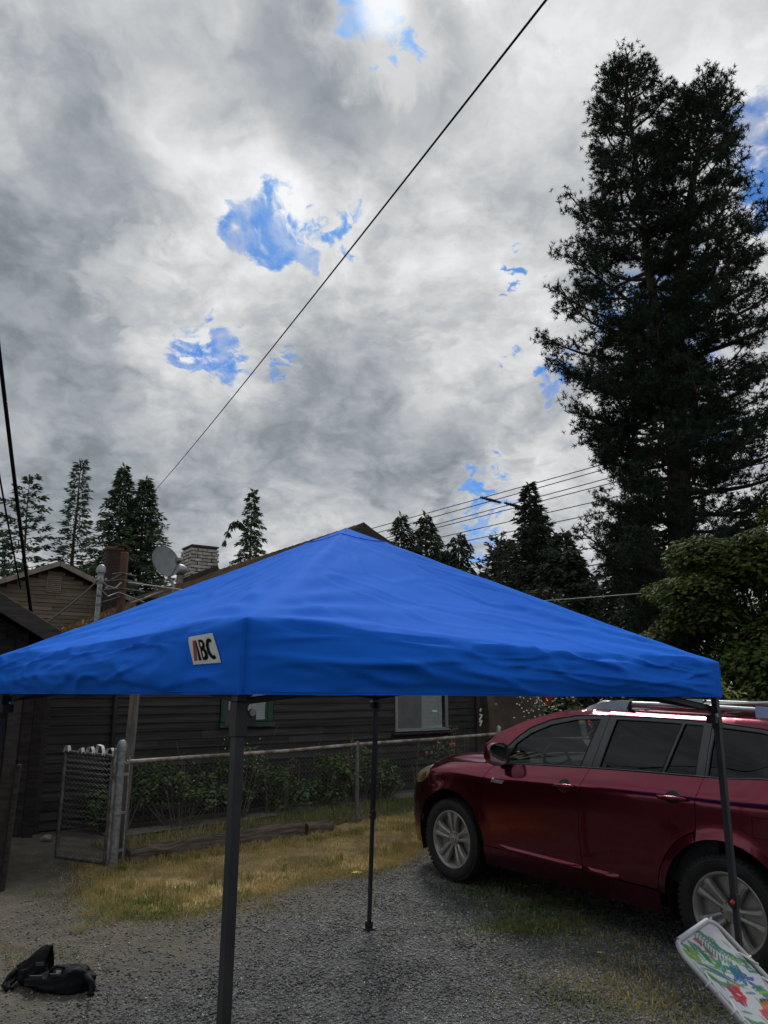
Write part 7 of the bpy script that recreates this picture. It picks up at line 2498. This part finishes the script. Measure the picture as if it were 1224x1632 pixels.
# roof rails with end caps, cross bar
for s_ in (1, -1):
    x = np.linspace(-1.48, -3.18, 30)
    yy = s_ * .585
    zt = 1.748 - .010 * ((x + 2.3) / .85) ** 2
    zt[0:3] = np.interp(np.arange(3), [0, 2], [1.690, zt[2]]); zt[-3:] = np.interp(np.arange(3), [0, 2], [zt[-3], 1.69])
    mb = MB()
    mb.tube(np.stack([x, np.full(30, yy), zt - .016], 1), .020, 8)
    mb.v[0][:, 1] = yy + (mb.v[0][:, 1] - yy) * .85
    rl = mb.build('roof_rail', M_silver, car, smooth=True, angle=60)
    for xa, xb in ((-1.42, -1.86), (-2.94, -3.26)):
        n_ = 12
        xx = np.linspace(xa, xb, n_)
        top = np.interp(xx, [min(xa, xb), (xa + xb) / 2, max(xa, xb)], [1.752, 1.745, 1.665][::1] if xa > -2 else [1.655, 1.745, 1.750])
        if xa > -2: top = 1.665 + (1.752 - 1.665) * np.clip((xa - xx) / .30, 0, 1) ** .6
        else: top = 1.655 + (1.752 - 1.655) * np.clip((xx - xb) / .24, 0, 1) ** .6
        V = []
        for a, t_ in zip(xx, top):
            V += [(a, yy - .026, 1.66), (a, yy - .018, t_), (a, yy + .018, t_), (a, yy + .026, 1.66)]
        F = []
        for i in range(n_ - 1):
            for k in range(3): F.append((i * 4 + k, i * 4 + k + 1, i * 4 + k + 5, i * 4 + k + 4))
        F += [(3, 2, 1, 0), (n_ * 4 - 4, n_ * 4 - 3, n_ * 4 - 2, n_ * 4 - 1)]
        if xa < xb or True: pass
        MB().add(V, F).build('rail_foot', M_silver, rl, smooth=True, angle=40)
    MB().box((-1.872, yy, 1.716), (.016, .050, .076), np.array([[.9, 0, -.43], [0, 1, 0], [.43, 0, .9]])).build('rail_joint', M_seal, rl)
MB().box((-2.55, 0, 1.752), (.07, 1.14, .022), bev=.008).build('cross_bar', M_silver, car)

# ------ inside: floor, dash, seats, wheel; underbody
mb = MB(); mb.box((-1.55, 0, .42), (4.1, 1.60, .30)); mb.box((-.05, 0, .70), (.9, 1.30, .55)); mb.box((-3.2, 0, .75), (.9, 1.35, .5))
mb.build('underbody', M_under, car)
for cx in (0.0, -2.79):
    for s_ in (1, -1):
        a = np.linspace(R(-20), R(200), 18)
        rows = [np.stack([cx + .47 * np.cos(a), np.full(18, s_ * y_), .375 + .47 * np.sin(a)], 1) for y_ in (.90, .60)]
        w_ = MB().grid(np.array(rows), s_ > 0)
        w_.add(np.vstack([rows[1], [[cx, s_ * .60, .2]]]), [(i, i + 1, 18) for i in range(17)])
        w_.build('wheel_housing', M_under, car)
for s_ in (1, -1):
    MB().box((-1.45, s_ * .80, .78), (2.5, .04, .62)).build('door_lining', M_cabin_dark, car)
mb = MB(); mb.box((-.62, 0, 1.05), (.42, 1.50, .16), bev=.05); mb.box((-.55, 0, .85), (.5, 1.45, .3))
mb.build('dashboard', M_cabin, car)
ring = np.array([(-.92 + .045 * math.sin(a), .40 + .185 * math.cos(a), 1.13 + .18 * math.sin(a)) for a in np.linspace(0, 2 * math.pi, 25)[:-1]])
sw_ = MB().tube(ring, .014, 7, closed=True)
for a in (.2, math.pi - .2, -math.pi / 2): sw_.tube([(-.90, .40, 1.12), (-.92 + .045 * math.sin(a), .40 + .185 * math.cos(a), 1.13 + .18 * math.sin(a))], .012, 6)
sw_.tube([(-.90, .40, 1.12), (-.70, .40, 1.03)], .03, 8)
sw_.build('steering_wheel', M_cabin_dark, car, smooth=True)
for x, hs_ in ((-1.35, 1), (-2.30, 1), (-3.05, .8)):
    for y in (.40, -.40):
        mb = MB()
        mb.box((x, y, .68), (.50, .50, .16), bev=.05)
        mb.box((x - .30, y, .98), (.14, .48, .62), np.array([[.97, 0, -.24], [0, 1, 0], [.24, 0, .97]]), bev=.05)
        mb.box((x - .39, y, 1.37), (.09, .25, .17), np.array([[.97, 0, -.24], [0, 1, 0], [.24, 0, .97]]), bev=.035)
        mb.build('car_seat', M_cabin if x > -2 else M_cabin_dark, car)

# ------ wheels
def tyre_mesh():
    prof = [(.262, -.105), (.290, -.122), (.335, -.124), (.362, -.108), (.374, -.080), (.3755, -.05), (.376, 0), (.3755, .05), (.374, .080), (.362, .108), (.335, .124), (.325, .1225), (.322, .125), (.300, .125), (.290, .122), (.262, .105)]
    mb = MB().lathe(prof, 64, 'y', close=True)
    # tread blocks at the shoulder
    for k in range(56):
        a = 2 * math.pi * k / 56
        for sg in (1, -1):
            c_ = np.array([.3605 * math.cos(a), sg * .098, .3605 * math.sin(a)])
            rt = np.array([[math.cos(a), 0, -math.sin(a)], [0, 1, 0], [math.sin(a), 0, math.cos(a)]])
            mb.box(c_, (.022, .036, .026), rt)
    return mb


def rim_mesh(rot0):
    mb = MB()
    mb.lathe([(.236, .02), (.246, .085), (.262, .100), (.2655, .106), (.260, .111), (.250, .108), (.243, .098), (.232, .060), (.225, -.06), (.225, -.10)], 64, 'y')
    for k in range(5):
        a = rot0 + 2 * math.pi * k / 5
        ca, sa = math.cos(a), math.sin(a)
        for sg in (1, -1):
            # each spoke is a pair of blades that spread towards the rim
            st = []
            for r_, c_, hw, y_ in ((.050, .016, .016, .070), (.085, .022, .0135, .080), (.14, .029, .0165, .092), (.19, .037, .021, .099), (.225, .046, .027, .100), (.246, .052, .033, .096)):
                st.append((r_, sg * c_ * 1.08, hw * 1.16, y_))
            V = []
            for r_, c_, hw, y_ in st:
                for dt, dy in ((-hw, -.040), (-hw * .85, -.003), (0, .004), (hw * .85, -.003), (hw, -.040)):
                    tt_ = c_ + dt
                    V.append((r_ * ca - tt_ * sa, y_ + dy, r_ * sa + tt_ * ca))
            F = []
            for i in range(len(st) - 1):
                for j in range(4): F.append((i * 5 + j, i * 5 + j + 1, i * 5 + j + 6, i * 5 + j + 5))
            F += [tuple(range(5))[::-1], tuple(range(len(V) - 5, len(V)))]
            mb.add(V, F)
        # web set back between the two blades
        V = [(r_ * ca - t_ * sa, y_, r_ * sa + t_ * ca) for r_, t_, y_ in ((.05, -.018, .052), (.05, .018, .052), (.246, .05, .072), (.246, -.05, .072))]
        mb.add(V, [(0, 1, 2, 3)])
    mb.lathe([(.074, .040), (.074, .070), (.066, .078), (.05, .080), (.036, .080)], 30, 'y')
    return mb


me_t = None
wheels = {}
for nm, cx, s_, ro in (('f', 0, 1, R(91)), ('r', -2.79, 1, R(109)), ('f', 0, -1, R(60)), ('r', -2.79, -1, R(20))):
    wh = bpy.data.objects.new('wheel', None); COL.objects.link(wh); wh.parent = car; wh.empty_display_size = .1
    wh.location = (cx, s_ * .812, .375)
    wh.rotation_euler = (0, 0, 0 if s_ > 0 else math.pi)
    if me_t is None:
        o = tyre_mesh().build('tyre', M_tyre, wh, smooth=True, angle=35); me_t = o.data
    else:
        o = bpy.data.objects.new('tyre', me_t); COL.objects.link(o); o.parent = wh
    rim_mesh(ro).build('rim', M_rim, wh, smooth=True, angle=32)
    hc = MB().lathe([(.036, .078), (.0355, .088), (.030, .0905), (0, .091)], 24, 'y')
    hc.build('hub_cap', M_rim, wh, smooth=True, angle=30)
    em = MB()
    for rx, rz in ((.020, .0135), (.0075, .013)):
        em.tube([(rx * math.cos(a), .0925, rz * math.sin(a)) for a in np.linspace(0, 2 * math.pi, 19)[:-1]], .0018, 5, closed=True)
    em.tube([(.013 * math.cos(a), .0925, .0045 + .0055 * math.sin(a)) for a in np.linspace(0, 2 * math.pi, 15)[:-1]], .0018, 5, closed=True)
    em.build('emblem', M_chrome, wh)
    mb = MB()
    for k in range(5):
        a = ro + math.pi / 5 + 2 * math.pi * k / 5
        mb.lathe([(.0165, .060), (.0165, .0795), (.010, .0798), (.010, .074), (0, .074)], 10, 'y', origin=(.0565 * math.cos(a), 0, .0565 * math.sin(a)))
    mb.build('lug_nut', M_seal, wh)
    mb = MB().lathe([(0, .0), (.17, .0), (.17, -.02), (.222, -.022), (.222, -.09)], 32, 'y')
    mb.build('brake_disc', M_under, wh)
